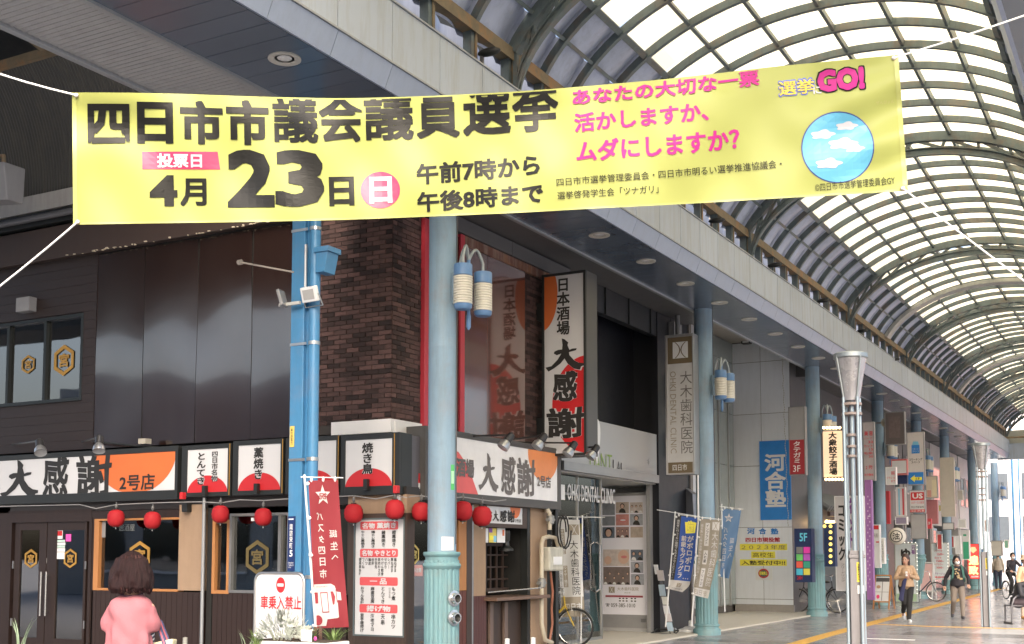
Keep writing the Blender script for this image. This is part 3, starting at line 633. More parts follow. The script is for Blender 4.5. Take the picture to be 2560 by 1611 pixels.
# ---- signs on the front
sf=FY(12.85)
def board(name,label,cat,fr,fx0,fy0,fx1,fy1,wx0_,wy0,wx1_,wy1,depth=.28,group=None,fm=black,wm=signw,loc=None):
    a=fr.rect(fx0,fy0,fx1,fy1); c=fr.p((a[0]+a[2])/2,a[1]); t=thing(name,label,cat,c,group)
    w_=fr.rect(wx0_,wy0,wx1_,wy1)
    bb=B(); bb.plate(fr,a[0],a[1],a[2],a[3],-depth,-.03); build('case',bb,fm,t,bevel=.004)
    bb=B(); bb.plate(fr,a[0],a[1],w_[0],a[3],-.03,.012); bb.plate(fr,w_[2],a[1],a[2],a[3],-.03,.012); bb.plate(fr,w_[0],a[1],w_[2],w_[1],-.03,.012); bb.plate(fr,w_[0],w_[3],w_[2],a[3],-.03,.012); build('frame',bb,fm,t,bevel=.003)
    build('face',B().plate(fr,*w_,-.03,0),wm,t); return t,w_
def clipdisc(fr,ca,cb,ra,rb,rect,h,m,parent,name='disc',seg=64):
    pts=[(min(max(ca+ra*math.cos(2*math.pi*k/seg),rect[0]),rect[2]),min(max(cb+rb*math.sin(2*math.pi*k/seg),rect[1]),rect[3])) for k in range(seg)]
    cl=[pts[0]]
    for q in pts[1:]:
        if abs(q[0]-cl[-1][0])+abs(q[1]-cl[-1][1])>1e-4: cl.append(q)
    b=B(); b.flat(fr,cl,h); return build(name,b,m,parent,smooth='flat')
DAI=[(.43,1.0),(.50,.97),(.60,.86),(.58,.78),(.63,.63),(.70,.66),(.82,.66),(.80,.60),(.62,.56),(.63,.47),(.75,.30),(.86,.22),(1.0,.19),(1.0,.12),(.93,.10),(.90,0),(.74,.05),(.58,.22),(.50,.38),(.40,.24),(.22,.10),(.08,.02),(.04,.08),(.0,.15),(.16,.18),(.32,.36),(.42,.54),(.30,.50),(.22,.56),(.24,.62),(.34,.66),(.44,.66),(.45,.80)]
def brush(t,fr,cells,m,px=True,h=.004,bold=.035,halo=None):
    for ch,x0,y0,x1,y1 in cells:
        for m_,hh,bo in(([(halo,h,bold+.035)] if halo else [])+[(m,h+.003,bold)]):
            if ch=='大':
                a0,b0,a1,b1=fr.rect(x0,y0,x1,y1) if px else (x0,y0,x1,y1); b=B(); pts=[(a0+(a1-a0)*u,b0+(b1-b0)*v) for u,v in DAI]; 
                if m_ is halo:
                    cx_=(a0+a1)/2; cy_=(b0+b1)/2; pts=[(cx_+(q-cx_)*1.07,cy_+(s_-cy_)*1.05) for q,s_ in pts]
                b.flat(fr,pts,hh); build('brush_character',b,m_,t,smooth='flat')
            else: txt(t,fr,ch,x0,y0,x1,y1,m_,bo,hh,px,warp=.022,name='brush_character',res=3)
t,w_=board('shop_sign','long white restaurant sign with black brush characters and orange disc over the left door','sign',sf,-420,1140,445,1262,-400,1152,438,1240)
# face in perspective: use plane coordinates
fa=lambda x,y: sf.ab(x,y)
cxo,_=fa(337,1180); top=w_[3]; clipdisc(sf,cxo,top+.02,fa(437,1180)[0]-cxo+.03,.62,w_,.003,orange,t,'orange_disc')
brush(t,sf,[('大',2,1150,97,1246),('感',108,1142,172,1244),('謝',192,1138,279,1240)],ink,bold=.024)
txt(t,sf,'2号店',300,1186,388,1226,ink,.02,.009); 
small=[(455,1112,578,1242,469,1123,570,1231,0),(583,1100,709,1238,596,1112,702,1226,1),(715,1092,848,1234,729,1104,841,1221,2),(853,1085,1000,1238,864,1099,981,1216,3)]
labs=['square white sign with red half disc reading tonteki, left of the four','square white sign with red half disc and one column of three characters','square white sign with red half disc partly hidden by the blue post','square white sign with red half disc and chicken characters at the corner']
for (a,b_,c,d,e,f_,g,h_,i) in small:
    r1=sf.rect(e,f_,g,h_)
    t,w_=board('menu_sign',labs[i],'sign',sf,a,b_,c,d,e,f_,g,h_,group='square signs above the left shopfront')
    ca=(w_[0]+w_[2])/2; clipdisc(sf,ca,w_[1]-.02,(w_[2]-w_[0])*.5,(w_[3]-w_[1])*.42,w_,.003,red,t,'red_half_disc')
    H_=w_[3]-w_[1]; Wd=w_[2]-w_[0]
    halo=signw
    def vt(s,u0,v0,u1,v1,bo=.03):
        for m_,hh,bb in((halo,.005,bo+.05),(ink,.008,bo)): txt(t,sf,s,w_[0]+Wd*u0,w_[1]+H_*v0,w_[0]+Wd*u1,w_[1]+H_*v1,m_,bb,hh,False,vertical=True)
    if i==0: vt('とんてき',.24,.18,.46,.92); vt('四日市名物',.60,.24,.76,.93,.02)
    if i==1: vt('藁焼き',.37,.24,.60,.94)
    if i==2: vt('',.37,.3,.60,.9)
    if i==3: vt('焼き鳥',.36,.26,.60,.93)
    p=sf.p(ca+.02,w_[1]-.02,.06); build('sign_lamp',B().plate(sf,ca-.03,w_[1]-.05,ca+.03,w_[1]+.09,.02,.08),black,t)
    build('gold_edge',B().plate(sf,w_[2]+.035,w_[1]-.05,w_[2]+.045,w_[3]+.06,.012,.02),gold,t)
# grey sign case end at the corner
t=thing('sign_case','grey metal sign case on the corner beside the nearest column','sign case',(-8.75,13.3,2.4)); cb=B().box(-8.98,-8.70,12.98,14.0,2.36,3.13); build('case',cb,mat('case_grey',(.13,.125,.14),.45,.2),t,bevel=.005)
f_=FX(-8.698); txt(None,f_,'■',1046,1184,1066,1210,red,0,.002) if False else None
plate('sticker',f_,1046,1185,1066,1209,0,.004,red,t); plate('sticker_lower',f_,1046,1209,1066,1223,0,.004,wht,t)
# ---- ground floor front
H0=1250
wall('header',G,-420,1240,1016,1276,mat('header_black',(.02,.016,.015),.5),rest_,.3)
wall('wall_panel',G,-420,1276,22,None,brown,rest_); 
lowp=mat('lower_panel',(.026,.013,.0105),.5,0,.15,5,stretch=(8,1,.4))
def planks(fr,x0,x1,ytop,m,par,n,d=.05,h=0):
    a0=fr.ab(x0,1500)[0];a1=fr.ab(x1,1500)[0];b1=fr.ab((x0+x1)/2,ytop)[1]
    for i in range(n): build('wainscot_board',B().plate(fr,a0+(a1-a0)*i/n+.003,0,a0+(a1-a0)*(i+1)/n-.003,b1,h-d,h),m,par)
planks(G,228,509,1479,lowp,rest_,22); planks(G,531,871,1484,lowp,rest_,26)
wall('rendered_pillar',G,447,1262,509,1477,beige,rest_,.3,.004)
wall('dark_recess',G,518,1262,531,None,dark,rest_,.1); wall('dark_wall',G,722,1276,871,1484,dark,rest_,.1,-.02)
wall('rendered_lintel',G,871,1238,1018,1285,beige,rest_,.3,.006); wall('corner_wall',G,868,1284,1020,None,dwood,rest_,.15)
# interior room behind shopfront
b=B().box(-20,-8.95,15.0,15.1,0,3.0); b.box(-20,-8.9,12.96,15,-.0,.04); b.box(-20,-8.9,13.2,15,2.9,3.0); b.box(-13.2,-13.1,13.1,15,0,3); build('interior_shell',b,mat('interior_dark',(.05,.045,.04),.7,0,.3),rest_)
b=B()
for i in range(26):
    x=random.uniform(-18,-9.8); z=random.choice((.75,1.15,1.6)); b.box(x,x+random.uniform(.06,.25),14.6,14.9,z,z+random.uniform(.08,.3))
for z in(.72,1.12,1.57): b.box(-19,-9.6,14.5,15,z-.04,z)
build('shelf_goods',b,mat('shelf_goods',(.10,.09,.06),.6,0,.4,12,island=.6),rest_,kind='stuff')
b=B().box(-14.5,-13.4,13.6,14.2,0,.95); b.box(-12.4,-10.9,13.5,14.0,0,1.0); build('counter',b,mat('counter_wood',(.10,.055,.03),.5,0,.2),rest_,bevel=.01)
# door
dt=build('door_surround',B().frame(G,*[G.rect(22,1296,229,1500)[0],-.02,G.rect(22,1296,229,1500)[2],G.rect(22,1296,229,1500)[3]],.06,-.12,.01),brown,rest_)
wall('door_header',G,22,1276,229,1296,brown,rest_,.15,.003)
for (x0,x1,gx0,gx1,hx,lab) in((33,112,46,112-18,None,'l'),(114,212,137,206,None,'r')):
    a0,_,a1,b1=G.rect(x0,1300,x1,1500); g0,_,g1,gb=G.rect(gx0,1326,gx1,1500)
    d=B(); d.plate(G,a0,.02,g0,b1,-.07,-.02); d.plate(G,g1,.02,a1,b1,-.07,-.02); d.plate(G,g0,gb,g1,b1,-.07,-.02); d.plate(G,g0,.02,g1,.28,-.07,-.02)
    dd=build('door_leaf',d,brown,rest_,bevel=.004); build('pane',B().plate(G,g0,.28,g1,gb,-.05,-.045),glass,dd)
    xx=G.ab(108 if lab=='l' else 121,1480)[0]; z0,z1=G.ab(110,1533)[1],G.ab(110,1436)[1]
    hb=B(); hb.tube([G.p(xx,z0+.02,-.02),G.p(xx,z0+.02,.05),G.p(xx,z1-.02,.05),G.p(xx,z1-.02,-.02)],.013); hb.cyl(G.p(xx,z0-.04,.05),G.p(xx,z1+.04,.05),.015); build('handle',hb,chrome,dd,smooth=True)
    for zz in(1.35,.45): build('hinge',B().plate(G,(a0-.02) if lab=='l' else a1-.0,zz,(a0+.0) if lab=='l' else a1+.02,zz+.12,-.02,.0),alu,dd)
Gd=G.off(-.04); hexa(dd,Gd,160,1372,192,1421,h=.004); hexa(dd,Gd,62,1373,93,1421,h=.004)
stk=[(141,1326,157,1348,wht),(143,1328,156,1340,red),(165,1336,178,1354,pink),(141,1350,163,1356,mat('mint',(.5,.65,.6))),(141,1357,164,1363,wht),(141,1364,163,1370,mat('mint',(.5,.65,.6))),(141,1371,163,1380,wht),(138,1381,162,1398,wht),(115,1396,121,1408,wht),(126,1396,132,1408,wht)]
for i,q in enumerate(stk): plate('door_notice',Gd,*q[:4],.001+i*.0004,.003+i*.0004,q[4],dd)
# wood framed window
r_=G.rect(235,1296,447,1478); wd=build('window',B().plate(G,r_[0],r_[1],r_[0]+.10,r_[3],-.12,.01).plate(G,r_[0]+.10,r_[1],r_[2],r_[1]+.035,-.12,.012).plate(G,r_[0]+.10,r_[3]-.03,r_[2],r_[3],-.12,.01),wood,rest_,bevel=.004)
build('pane',B().plate(G,r_[0]+.1,r_[1]+.035,r_[2],r_[3]-.03,-.06,-.055),glass,wd); hexa(wd,G.off(-.05),324,1353,375,1425,h=.003)
txt(wd,G.off(-.05),'居酒屋',298,1311,337,1328,mat('faint_grey',(.22,.24,.24)),.0,.003)
plate('notice',G.off(-.05),249,1299,264,1344,.001,.003,mgrey,wd); plate('menu_stand',G.off(-.3),270,1424,310,1476,.0,.02,wht,wd)
wall('mullion_gap',G,228,1276,235,None,brown,rest_,.1); wall('window_head',G,229,1276,447,1297,brown,rest_,.1,.001)
# pipe, aluminium window
x_=G.ab(514,1400)[0]; one('drain_pipe',B().cyl((x_,12.9,0),(x_,12.9,2.38),.026),trim,'thin pale drain pipe between the rendered pillar and the sliding window','pipe',smooth=True)
r_=G.rect(531,1300,574,1485); wd=build('window',B().frame(G,*r_,.05,-.12,.012),wood,rest_,bevel=.003); build('pane',B().plate(G,r_[0]+.05,r_[1]+.05,r_[2]-.05,r_[3]-.05,-.06,-.055),glassc,wd); plate('paper',G.off(-.1),548,1300,566,1400,0,.01,mgrey,wd); plate('menu_slips',G.off(-.1),546,1408,566,1476,0,.01,gold,wd)
r_=G.rect(574,1283,724,1484); wd=build('window',B().frame(G,*r_,.04,-.1,.015),alug,rest_,bevel=.003)
m_=G.ab(698,1400)[0]; build('mullion',B().plate(G,m_-.025,r_[1]+.04,m_+.025,r_[3]-.04,-.08,.005),alug,wd); build('pane',B().plate(G,r_[0]+.04,r_[1]+.04,r_[2]-.04,r_[3]-.04,-.05,-.045),glass,wd)
hexa(wd,G.off(-.04),615,1350,672,1437,mat('gold_dim',(.12,.09,.03)),h=.003); plate('lock',G,629,1295,635,1303,-.03,.01,wht,wd)
one('eave_lamp',B().plate(G,*G.rect(466,1257,480,1281),0,.1),black,'small black lamp box at the top of the rendered pillar','lamp',bevel=.01)
# menu board
mb=FY(12.88); t,w_=board('menu_board','tall white menu board with four red headings in a dark wood frame','menu board',mb,872,1284,1016,1640,888,1299,1009,1588,.07,fm=dwood)
a0,b0,a1,b1=w_; Wd=a1-a0;Hd=b1-b0
build('inner_frame',B().frame(mb,a0-.02,b0-.02,a1+.02,b1+.02,.02,0,.016),mat('inner_teal',(.10,.13,.14),.5),t)
def MB_(x,y): return a0+Wd*(x-888)/121, b1-Hd*(y-1299)/289
redf=mat('menu_red',(.68,.10,.11),.45)
for (y0,y1,s) in((1304,1325,'名物 藁焼き'),(1373,1394,'名物 やきとり'),(1444,1465,'一 品'),(1512,1533,'揚げ物')):
    q0=MB_(900,y1);q1=MB_(995,y0); rr=.02
    pts=[]
    for (cx_,cy_,an) in((q1[0]-rr,q1[1]-rr,0),(q0[0]+rr,q1[1]-rr,90),(q0[0]+rr,q0[1]+rr,180),(q1[0]-rr,q0[1]+rr,270)):
        pts+=[(cx_+rr*math.cos(R(an+k*30)),cy_+rr*math.sin(R(an+k*30))) for k in range(4)]
    build('red_heading',B().flat(mb,pts,.003),redf,t,smooth='flat')
    x0,x1=((905,990) if len(s)>4 else (918,978) if s[0]=='揚' else (926,968)); qa=MB_(x0,y1-3);qb=MB_(x1,y0+3); txt(t,mb,s,qa[0],qa[1],qb[0],qb[1],signw,.03,.006,False)
cols=[((1327,1370),['鰹藁焼き','鰻藁焼き','鶏ヒレ藁焼き','牛ヒレ藁焼き'],990,26,10),((1396,1440),['鶏ねぎま','豚ねぎま','レバー','せせり','やげん軟骨','豚肉わさび','手羽先','砂肝','鶏皮','ハツ','つくね','野菜串各種'],992,8,6.4),((1468,1512),['もつ煮','とんてき','麻婆豆腐','おでん各種'],990,26,10),((1536,1582),['串カツ','天串','海老マヨ','里芋唐揚げ'],990,26,10)]
for (y0,y1),ls,xr,st,wd_ in cols:
    mx_=max(map(len,ls))
    for i,s in enumerate(ls):
        x1=xr-i*st; L_=(y1-y0)*(len(s)/mx_ if mx_>4 and st<20 else min(1,.25+len(s)*.17)); q0=MB_(x1-wd_,y0+L_); q1=MB_(x1,y0); txt(t,mb,s,q0[0],q0[1],q1[0],q1[1],ink,.012,.005,False,vertical=True)
for (x,y,s,w2,h2) in((973,1470,'四日市名物',5,26),(897,1480,'',5,24),(958,1537,'',5,24)):
    q0=MB_(x,y+h2);q1=MB_(x+w2,y); txt(t,mb,s,q0[0],q0[1],q1[0],q1[1],inkg,0,.005,False,vertical=True)
one('corner_trim',B().box(-8.76,-8.72,12.90,12.94,0,2.36),wht,'white corner strip at the right edge of the menu board','trim strip')
# ---- ground floor right face
def wallx(name,x0,y0,x1,y1,m,d=.12,h=0,par=rest_,**k): return wall(name,A0,x0,y0,x1,y1,m,par,d,h,**k)
gy0=12.97; gy1=A0.ab(1146,1400)[0]
b=B(); A=A0.rect(1024,1260,1146,1400); b.plate(A0,gy0+.03,2.30,gy1,2.36,-.1,.0); b.plate(A0,gy0+.03,0,gy1,.06,-.1,0); b.plate(A0,gy0+.85,.06,gy0+.9,2.3,-.1,0); dd=build('sliding_door',b,wht,rest_)
build('pane',B().plate(A0,gy0+.03,.06,gy1,2.3,-.06,-.055),glassc,dd); hexa(dd,A0.off(-.05),1026,1361,1047,1412,mat('gold_pale',(.65,.50,.15)),h=.003)
plate('poster',A0.off(-.05),1024,1413,1056,1441,.003,.006,mat('poster_pink',(.75,.40,.38)),dd); txt(dd,A0.off(-.05),'飲み放題',1026,1420,1052,1432,wht,.02,.008)
plate('paper',A0.off(-.05),1146,1300,1147,1301,.0,.001,wht,dd)
# interior pale room seen through that glass
b=B().box(-10.2,-10.15,13.0,17,0,2.9); build('room_wall',b,mat('room_pale',(.35,.37,.38),.7,0,.2),rest_); b=B().box(-10.1,-9.2,13.6,14.4,.0,1.0); build('room_counter',b,mat('room_counter',(.5,.5,.47),.6),rest_,bevel=.02)
wallx('fascia_band',1022,1238,1400,1268,mat('header_grey',(.05,.045,.042),.5),.3,-.005)
wallx('window_wood_post',1146,1268,1166,1477,wood,.08,.004,bevel=.004); planks(A0,1146,1166,1478,brownr,rest_,2)
wallx('dark_jamb',1166,1262,1183,None,dwood,.12,.006); wallx('jamb_line',1179,1262,1182,None,alu,.02,.012)
wallx('rendered_pillar',1184,1262,1214,1490,beige,.3,.002); planks(A0,1183,1215,1490,mat('maroon_board',(.085,.032,.030),.5,0,.15),rest_,5,.05,.006)
wallx('rendered_pillar',1325,1262,1366,None,beige,.3,.01); wallx('black_post',1318,1262,1325,None,black,.12,.004); wallx('black_post',1385,1250,1392,None,black,.06,.03)
# serving hatch
hy0,hz0,hy1,hz1=A0.rect(1214,1290,1320,1480); 
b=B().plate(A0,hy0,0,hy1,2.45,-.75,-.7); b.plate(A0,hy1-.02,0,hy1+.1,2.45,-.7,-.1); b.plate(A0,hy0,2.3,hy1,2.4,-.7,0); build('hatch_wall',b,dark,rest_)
fi=A0.off(-.35); plate('hatch_inner_wall',fi,1284,1322,1330,1480,-.02,0,beige,rest_); b=B(); q=fi.rect(1210,1358,1286,1478); n=5
b.frame(fi,*q,.05,-.03,.02)
for k in range(1,n): xx=q[0]+(q[2]-q[0])*k/n; b.plate(fi,xx-.015,q[1]+.05,xx+.015,q[3]-.05,-.02,.01)
for k in range(1,4): zz=q[1]+(q[3]-q[1])*k/4; b.plate(fi,q[0]+.05,zz-.012,q[2]-.05,zz+.012,-.019,.008)
build('lattice_window',b,dwood,rest_)
q=A0.rect(1214,1486,1345,1502); b=B().plate(A0,q[0]-.05,q[1]+.02,A0.ab(1345,1490)[0],q[1]+.07,-.4,.22); build('counter_shelf',b,mat('shelf_wood',(.16,.10,.075),.5,0,.2,5,stretch=(1,1,8)),rest_,bevel=.006)
wallx('hatch_lower_wall',1214,1506,1320,None,dwood,.05,-.12)
for px in(1240,1276): wallx('hatch_batten',px-4,1506,px+4,None,mat('batten',(.17,.12,.10),.5),.04,-.07)
b=B(); s0=A0.p(A0.ab(1216,1507)[0],1.02,.02); s1=A0.p(A0.ab(1325,1496)[0],1.06,.2); b.cyl(s0,s1,.012); build('shelf_stay',b,chrome,rest_)
sg=A0.off(.05); t,w_=board('hatch_sign','small tilted white restaurant sign with orange disc above the serving hatch','sign',sg,1212,1262,1316,1320,1216,1268,1306,1310,.06,fm=dwood)
clipdisc(sg,sg.ab(1288,1275)[0],w_[3],.16,.16,w_,.003,orange,t,'orange_disc'); brush(t,sg,[('大',1230,1276,1247,1304),('感',1249,1276,1266,1305),('謝',1268,1277,1286,1306)],ink,bold=.03); txt(t,sg,'ど',1221,1280,1230,1297,ink,.02,.006); txt(t,sg,'2号店',1287,1298,1302,1307,ink,.01,.006)
pg=A0.off(-.03)
for (x0,x1,m_,l) in((1213,1220,wht,'narrow white notice at the left of the serving hatch'),(1222,1240,mat('poster_yellow',(.75,.62,.12),.5),'yellow and violet drinks poster under the hatch sign'),(1242,1262,wht,'white notice with red drawing under the hatch sign')):
    t=thing('poster',l,'poster',pg.p(pg.ab((x0+x1)/2,1357)[0],pg.ab(x0,1357)[1])); plate('sheet',pg,x0,1321,x1,1357,0,.006,m_,t)
    if x0==1222: plate('block',pg,1222,1321,1230,1332,.006,.008,mat('violet',(.25,.10,.4)),t); plate('block',pg,1233,1340,1240,1356,.006,.008,sky_b,t); plate('block',pg,1223,1340,1232,1350,.006,.008,yel,t)
    if x0==1242: plate('block',pg,1255,1325,1260,1340,.006,.008,orange,t); txt(t,pg,'',1244,1330,1253,1354,inkg,0,.008,vertical=True)
p=A0.p(A0.ab(1280,1335)[0],0); zt=A0.ab(1280,1326)[1]
t=thing('hatch_lamp','black spotlight hanging inside the serving hatch','lamp',(p.x-.1,p.y,zt-.3)); build('housing',B().lathe((p.x-.1,p.y,zt-.25),[(.05,.25),(.06,.24),(.06,.1),(.045,.08),(.05,.02),(.11,-.03),(.11,-.06)],18),black,t,smooth=True); build('lens',B().lathe((p.x-.1,p.y,zt-.25),[(.001,-.07),(.1,-.055)],18),mat('lens_grey',(.4,.4,.4)),t)
# big right sign
s2=FX(-8.62); t,w_=board('shop_sign','wide white restaurant sign with red field, brush characters and orange disc facing the arcade','sign',s2,1062,1094,1401,1262,1070,1108,1393,1240,.3,fm=mat('frame_grey',(.07,.068,.066),.45),wm=mat('sign_white_bright',(.80,.80,.82),.3))
# red field at left, orange at right
a0,b0,a1,b1=w_; 
pts=[(a0,b0),(s2.ab(1195,1235)[0],b0),(s2.ab(1170,1190)[0],b0+(b1-b0)*.5),(s2.ab(1145,1165)[0],b0+(b1-b0)*.74),(a0,b0+(b1-b0)*.78)]
build('red_field',B().flat(s2,pts,.003),mat('red_soft',(.70,.12,.12),.4),t,smooth='flat')
ca=s2.ab(1358,1150)[0]; clipdisc(s2,ca,b1-.05,s2.ab(1391,1150)[0]-ca+.05,.42,w_,.003,mat('orange_soft',(.78,.27,.09),.4),t,'orange_disc')
brush(t,s2,[('大',1195,1133,1245,1230),('感',1252,1141,1288,1236),('謝',1292,1148,1337,1240)],inkg,bold=.024); txt(t,s2,'酒場',1140,1147,1184,1194,inkg,.035,.009); txt(t,s2,'日本',1082,1140,1128,1186,inkg,.035,.009); txt(t,s2,'2号店',1342,1190,1376,1220,inkg,.02,.009)
b=B().box(-8.94,-8.60,A0.ab(1070,1100)[0],A0.ab(1398,1100)[0],3.235,3.26); build('top_flashing',b,mat('frame_grey',(.07,.07,.07)),t)
# spotlights above the signs
spn=mat('spot_body',(.03,.03,.032),.35,.3)
def spot(x,y,wx,label,dirv=(-.35,-.5,-.8),base=None,sc=1):
    p=at(x,y,wx); t=thing('arm_spotlight',label,'spotlight',p,'arm spotlights over the shop signs')
    d=Vector(dirv).normalized(); c=p
    build('housing',B().lathe(c,[(.03*sc,-.12*sc),(.05*sc,-.10*sc),(.055*sc,0),(.04*sc,.01)],14,ax=d),spn,t,smooth=True); build('head',B().lathe(c,[(.045*sc,.0),(.075*sc,.05*sc),(.078*sc,.11*sc),(.06*sc,.10*sc)],16,ax=d),alu,t,smooth=True)
    build('lens',B().lathe(c,[(.001,.095*sc),(.062*sc,.095*sc)],16,ax=d),wht,t)
    bb=B(); bb.cyl(c-d*.1*sc,base,.013*sc); build('arm',bb,spn,t); return t
for i,(x,y,bx,by) in enumerate(((1268,1103,1130,1092),(1352,1103,1215,1108),(1428,1122,1290,1106),(1484,1130,1350,1128))):
    dd=16.6+i*.75; q=on(0,-8.98,bx,by) if i<3 else on(0,-8.98,1385,1128); spot(x,y,dd,'arm spotlight above the arcade side sign, %s from the column'%NTH[i] if i else 'arm spotlight above the arcade side sign, nearest to the column',base=q,sc=1.1)
spot(100,1117,15.6,'arm spotlight above the long left sign, left of the pair',base=on(1,13.05,30,1112),dirv=(.5,-.3,-.8)); spot(248,1110,15.4,'arm spotlight above the long left sign, right of the pair',base=on(1,13.05,205,1105),dirv=(.3,-.3,-.9))
b=B(); b.tube([on(1,12.9,230,1104),on(1,12.9,340,1115),on(1,12.9,440,1122),on(1,12.9,700,1106)],.012); one('wall_conduit',b,black,'thin black conduit running along the wall above the square signs','conduit')
one('junction_box',B().plate(sf,*sf.rect(348,1097,366,1110),-.1,.02),mat('jbox',(.35,.33,.28)),'small beige junction box on the conduit above the long sign','junction box')
# vertical projecting sign
vf=FY(17.2); t=thing('projecting_sign','tall white and red projecting sign with black brush characters beside the black building','sign',vf.p(vf.ab(1410,1120)[0],vf.ab(1410,1120)[1]))
a0,b0,a1,b1=vf.rect(1356,682,1466,1140); build('case',B().plate(vf,a0,b0,a1,b1,-.42,-.02),mat('sign_side',(.09,.09,.088),.4,.3),t,bevel=.004)
w_=(a0+.06,b0+.06,a1-.02,b1-.06); build('frame',B().frame(vf,a0,b0,a1,b1,.04,-.02,.02),black,t); build('face',B().plate(vf,a0+.04,b0+.04,a1-.04,b1-.04,-.02,0),signw,t)
W2=(a0+.04,b0+.04,a1-.04,b1-.04)
clipdisc(vf,W2[0]-.06,vf.ab(1360,738)[1],.30,.60,W2,.003,orange,t,'orange_disc'); clipdisc(vf,W2[2]+.05,vf.ab(1460,1010)[1],.62,.78,W2,.003,mat('red_deep',(.60,.02,.025),.4),t,'red_disc')
for m_,hh,bo in((signw,.005,.07),(ink,.009,.025)): txt(t,vf,'日本酒場',1392,697,1425,838,m_,bo,hh,vertical=True)
brush(t,vf,[('大',1364,846,1460,928),('感',1382,928,1444,1003),('謝',1368,1020,1460,1095)],ink,halo=signw,bold=.03)
b=B(); 
for z in(vf.ab(1350,778)[1],vf.ab(1350,1065)[1]): b.box(-9.0,a0,17.25,17.5,z-.14,z+.14)
build('wall_bracket',b,black,t)
# electrics: gas meter and pipes
gm_=mat('pipe_cream',(.52,.47,.37),.5,0,.12,6,dirt=.6,dcol=(.3,.2,.12))
mx=-8.62
def xp(px,py): return on(0,mx,px,py)
b=B(); P=[xp(1369,1275),xp(1374,1283),xp(1374,1325)]; b.tube([on(0,-8.8,1360,1276)]+P,.035,10); b.tube([xp(1372,1342),xp(1358,1346),xp(1354,1360),xp(1354,1560),xp(1362,1600),xp(1380,1607)],.035,10); b.tube([xp(1395,1365),xp(1388,1345),xp(1372,1342)],.032,10)
t=thing('gas_meter','cream gas meter with elbow pipes on the rendered pillar by the serving hatch','gas meter',xp(1375,1430)); build('pipes',b,gm_,t,smooth=True)
r_=FX(mx).rect(1361,1368,1396,1428); f_=FX(mx); build('body',B().plate(f_,*r_,-.06,.10),mat('meter',(.50,.49,.42),.5,0,.1,dirt=.5),t,bevel=.03); build('dial_plate',B().plate(f_,*f_.rect(1369,1392,1390,1412),.10,.11),wht,t)
b=B(); 
for (x,y) in((1376,1300),(1354,1458)): c=xp(x,y); b.lathe(c,[(.02,-.09),(.06,-.06),(.065,.06),(.02,.09)],12); b.cyl(c-Vector((0,.12,0)),c+Vector((0,.12,0)),.028)
build('valve',b,mat('valve_grey',(.30,.30,.29),.45,.5,.2),t,smooth=True)
one('copper_pipe',B().tube([xp(1376,1428),xp(1382,1480),xp(1379,1520),xp(1381,1560),xp(1374,1605)],.02),mat('brown_pipe',(.25,.09,.05),.5),'brown cable pipe hanging below the gas meter','pipe',smooth=True)
c=xp(1400,1330); b=B(); b.tube([(c.x+.02+.004*k,c.y+.33*math.cos(k*.55)*.55,c.z+.27*math.sin(k*.55)) for k in range(24)],.013); one('cable_loop',b,rubber,'coiled black cable loop above the leaning dental flag','cable',smooth=True)
# ---- red paper lanterns with light string
def lantern(p,r,label):
    r*=1.06
    t=thing('red_lantern',label,'paper lantern',(p.x,p.y,p.z-r),'red paper lanterns hanging under the signs')
    prof=[]; n=14
    for k in range(n+1):
        a=-math.pi/2+math.pi*k/n; rr=r*max(.30,math.cos(a)**.62 if math.cos(a)>0 else 0)*(1 if k%2 else .955); prof.append((rr,r*1.0*math.sin(a)*.98))
    build('paper_shade',B().lathe(p,prof,26),redl,t,smooth=60)
    build('end_cap',B().lathe(p,[(r*.3,-r*.97),(r*.32,-r*1.08),(.001,-r*1.08)],16).lathe(p,[(.001,r*1.08),(r*.32,r*1.08),(r*.3,r*.97)],16),black,t)
    build('hanger',B().tube([p+Vector((0,0,r*1.05)),p+Vector((.01,0,r*1.5)),p+Vector((0,0,r*1.85))],.008).ell(p+Vector((0,0,r*1.4)),(.022,.022,.035),8,6),mat('hanger_grey',(.15,.15,.15),.5),t)
    build('tassel',B().cyl(p+Vector((0,0,-r*1.08)),p+Vector((0,0,-r*1.25)),.006),wht,t); return t
L_=[(290,1296,'front',20.5,'under the left end of the orange disc'),(381,1301,'front',20.5,'under the 2号店 lettering'),(551,1286,'front',21,'under the tonteki sign'),(658,1293,'front',21,'left of the blue post'),(884,1284,'front',23,'at the left top of the menu board'),(987,1274,'front',23.5,'at the right top of the menu board'),(1053,1280,'side',23,'half hidden by the nearest column'),(1157,1278,'side',23.5,'just right of the nearest column'),(1205,1291,'side',24,'in front of the tilted hatch sign')]
lab=['red paper lantern '+q[4] for q in L_]; lab[1]='red paper lantern under the end of the long sign, right of another'
for (x,y,s,r,_),l in zip(L_,lab):
    p=on(1,12.72,x,y) if s=='front' else on(0,-8.5,x,y); d=(p-CAM).dot(FW); lantern(p,r*d/F,l)
b=B(); pts=[on(1,12.74,x,y) for x,y in((-60,1268),(70,1265),(200,1262),(240,1272),(290,1262),(381,1258),(450,1256),(500,1255),(551,1258),(600,1250),(658,1252),(740,1246),(884,1240),(940,1248),(987,1238),(1018,1245))]; b.tube(pts,.007,6)
pts=[on(0,-8.5,x,y) for x,y in((1022,1243),(1053,1240),(1100,1248),(1157,1243),(1205,1250),(1235,1254),(1265,1250))]; b.tube(pts,.008,6); one('lantern_cord',b,mat('cord_grey',(.3,.3,.3)),'thin grey cord along the sign undersides carrying the red lanterns','cord')
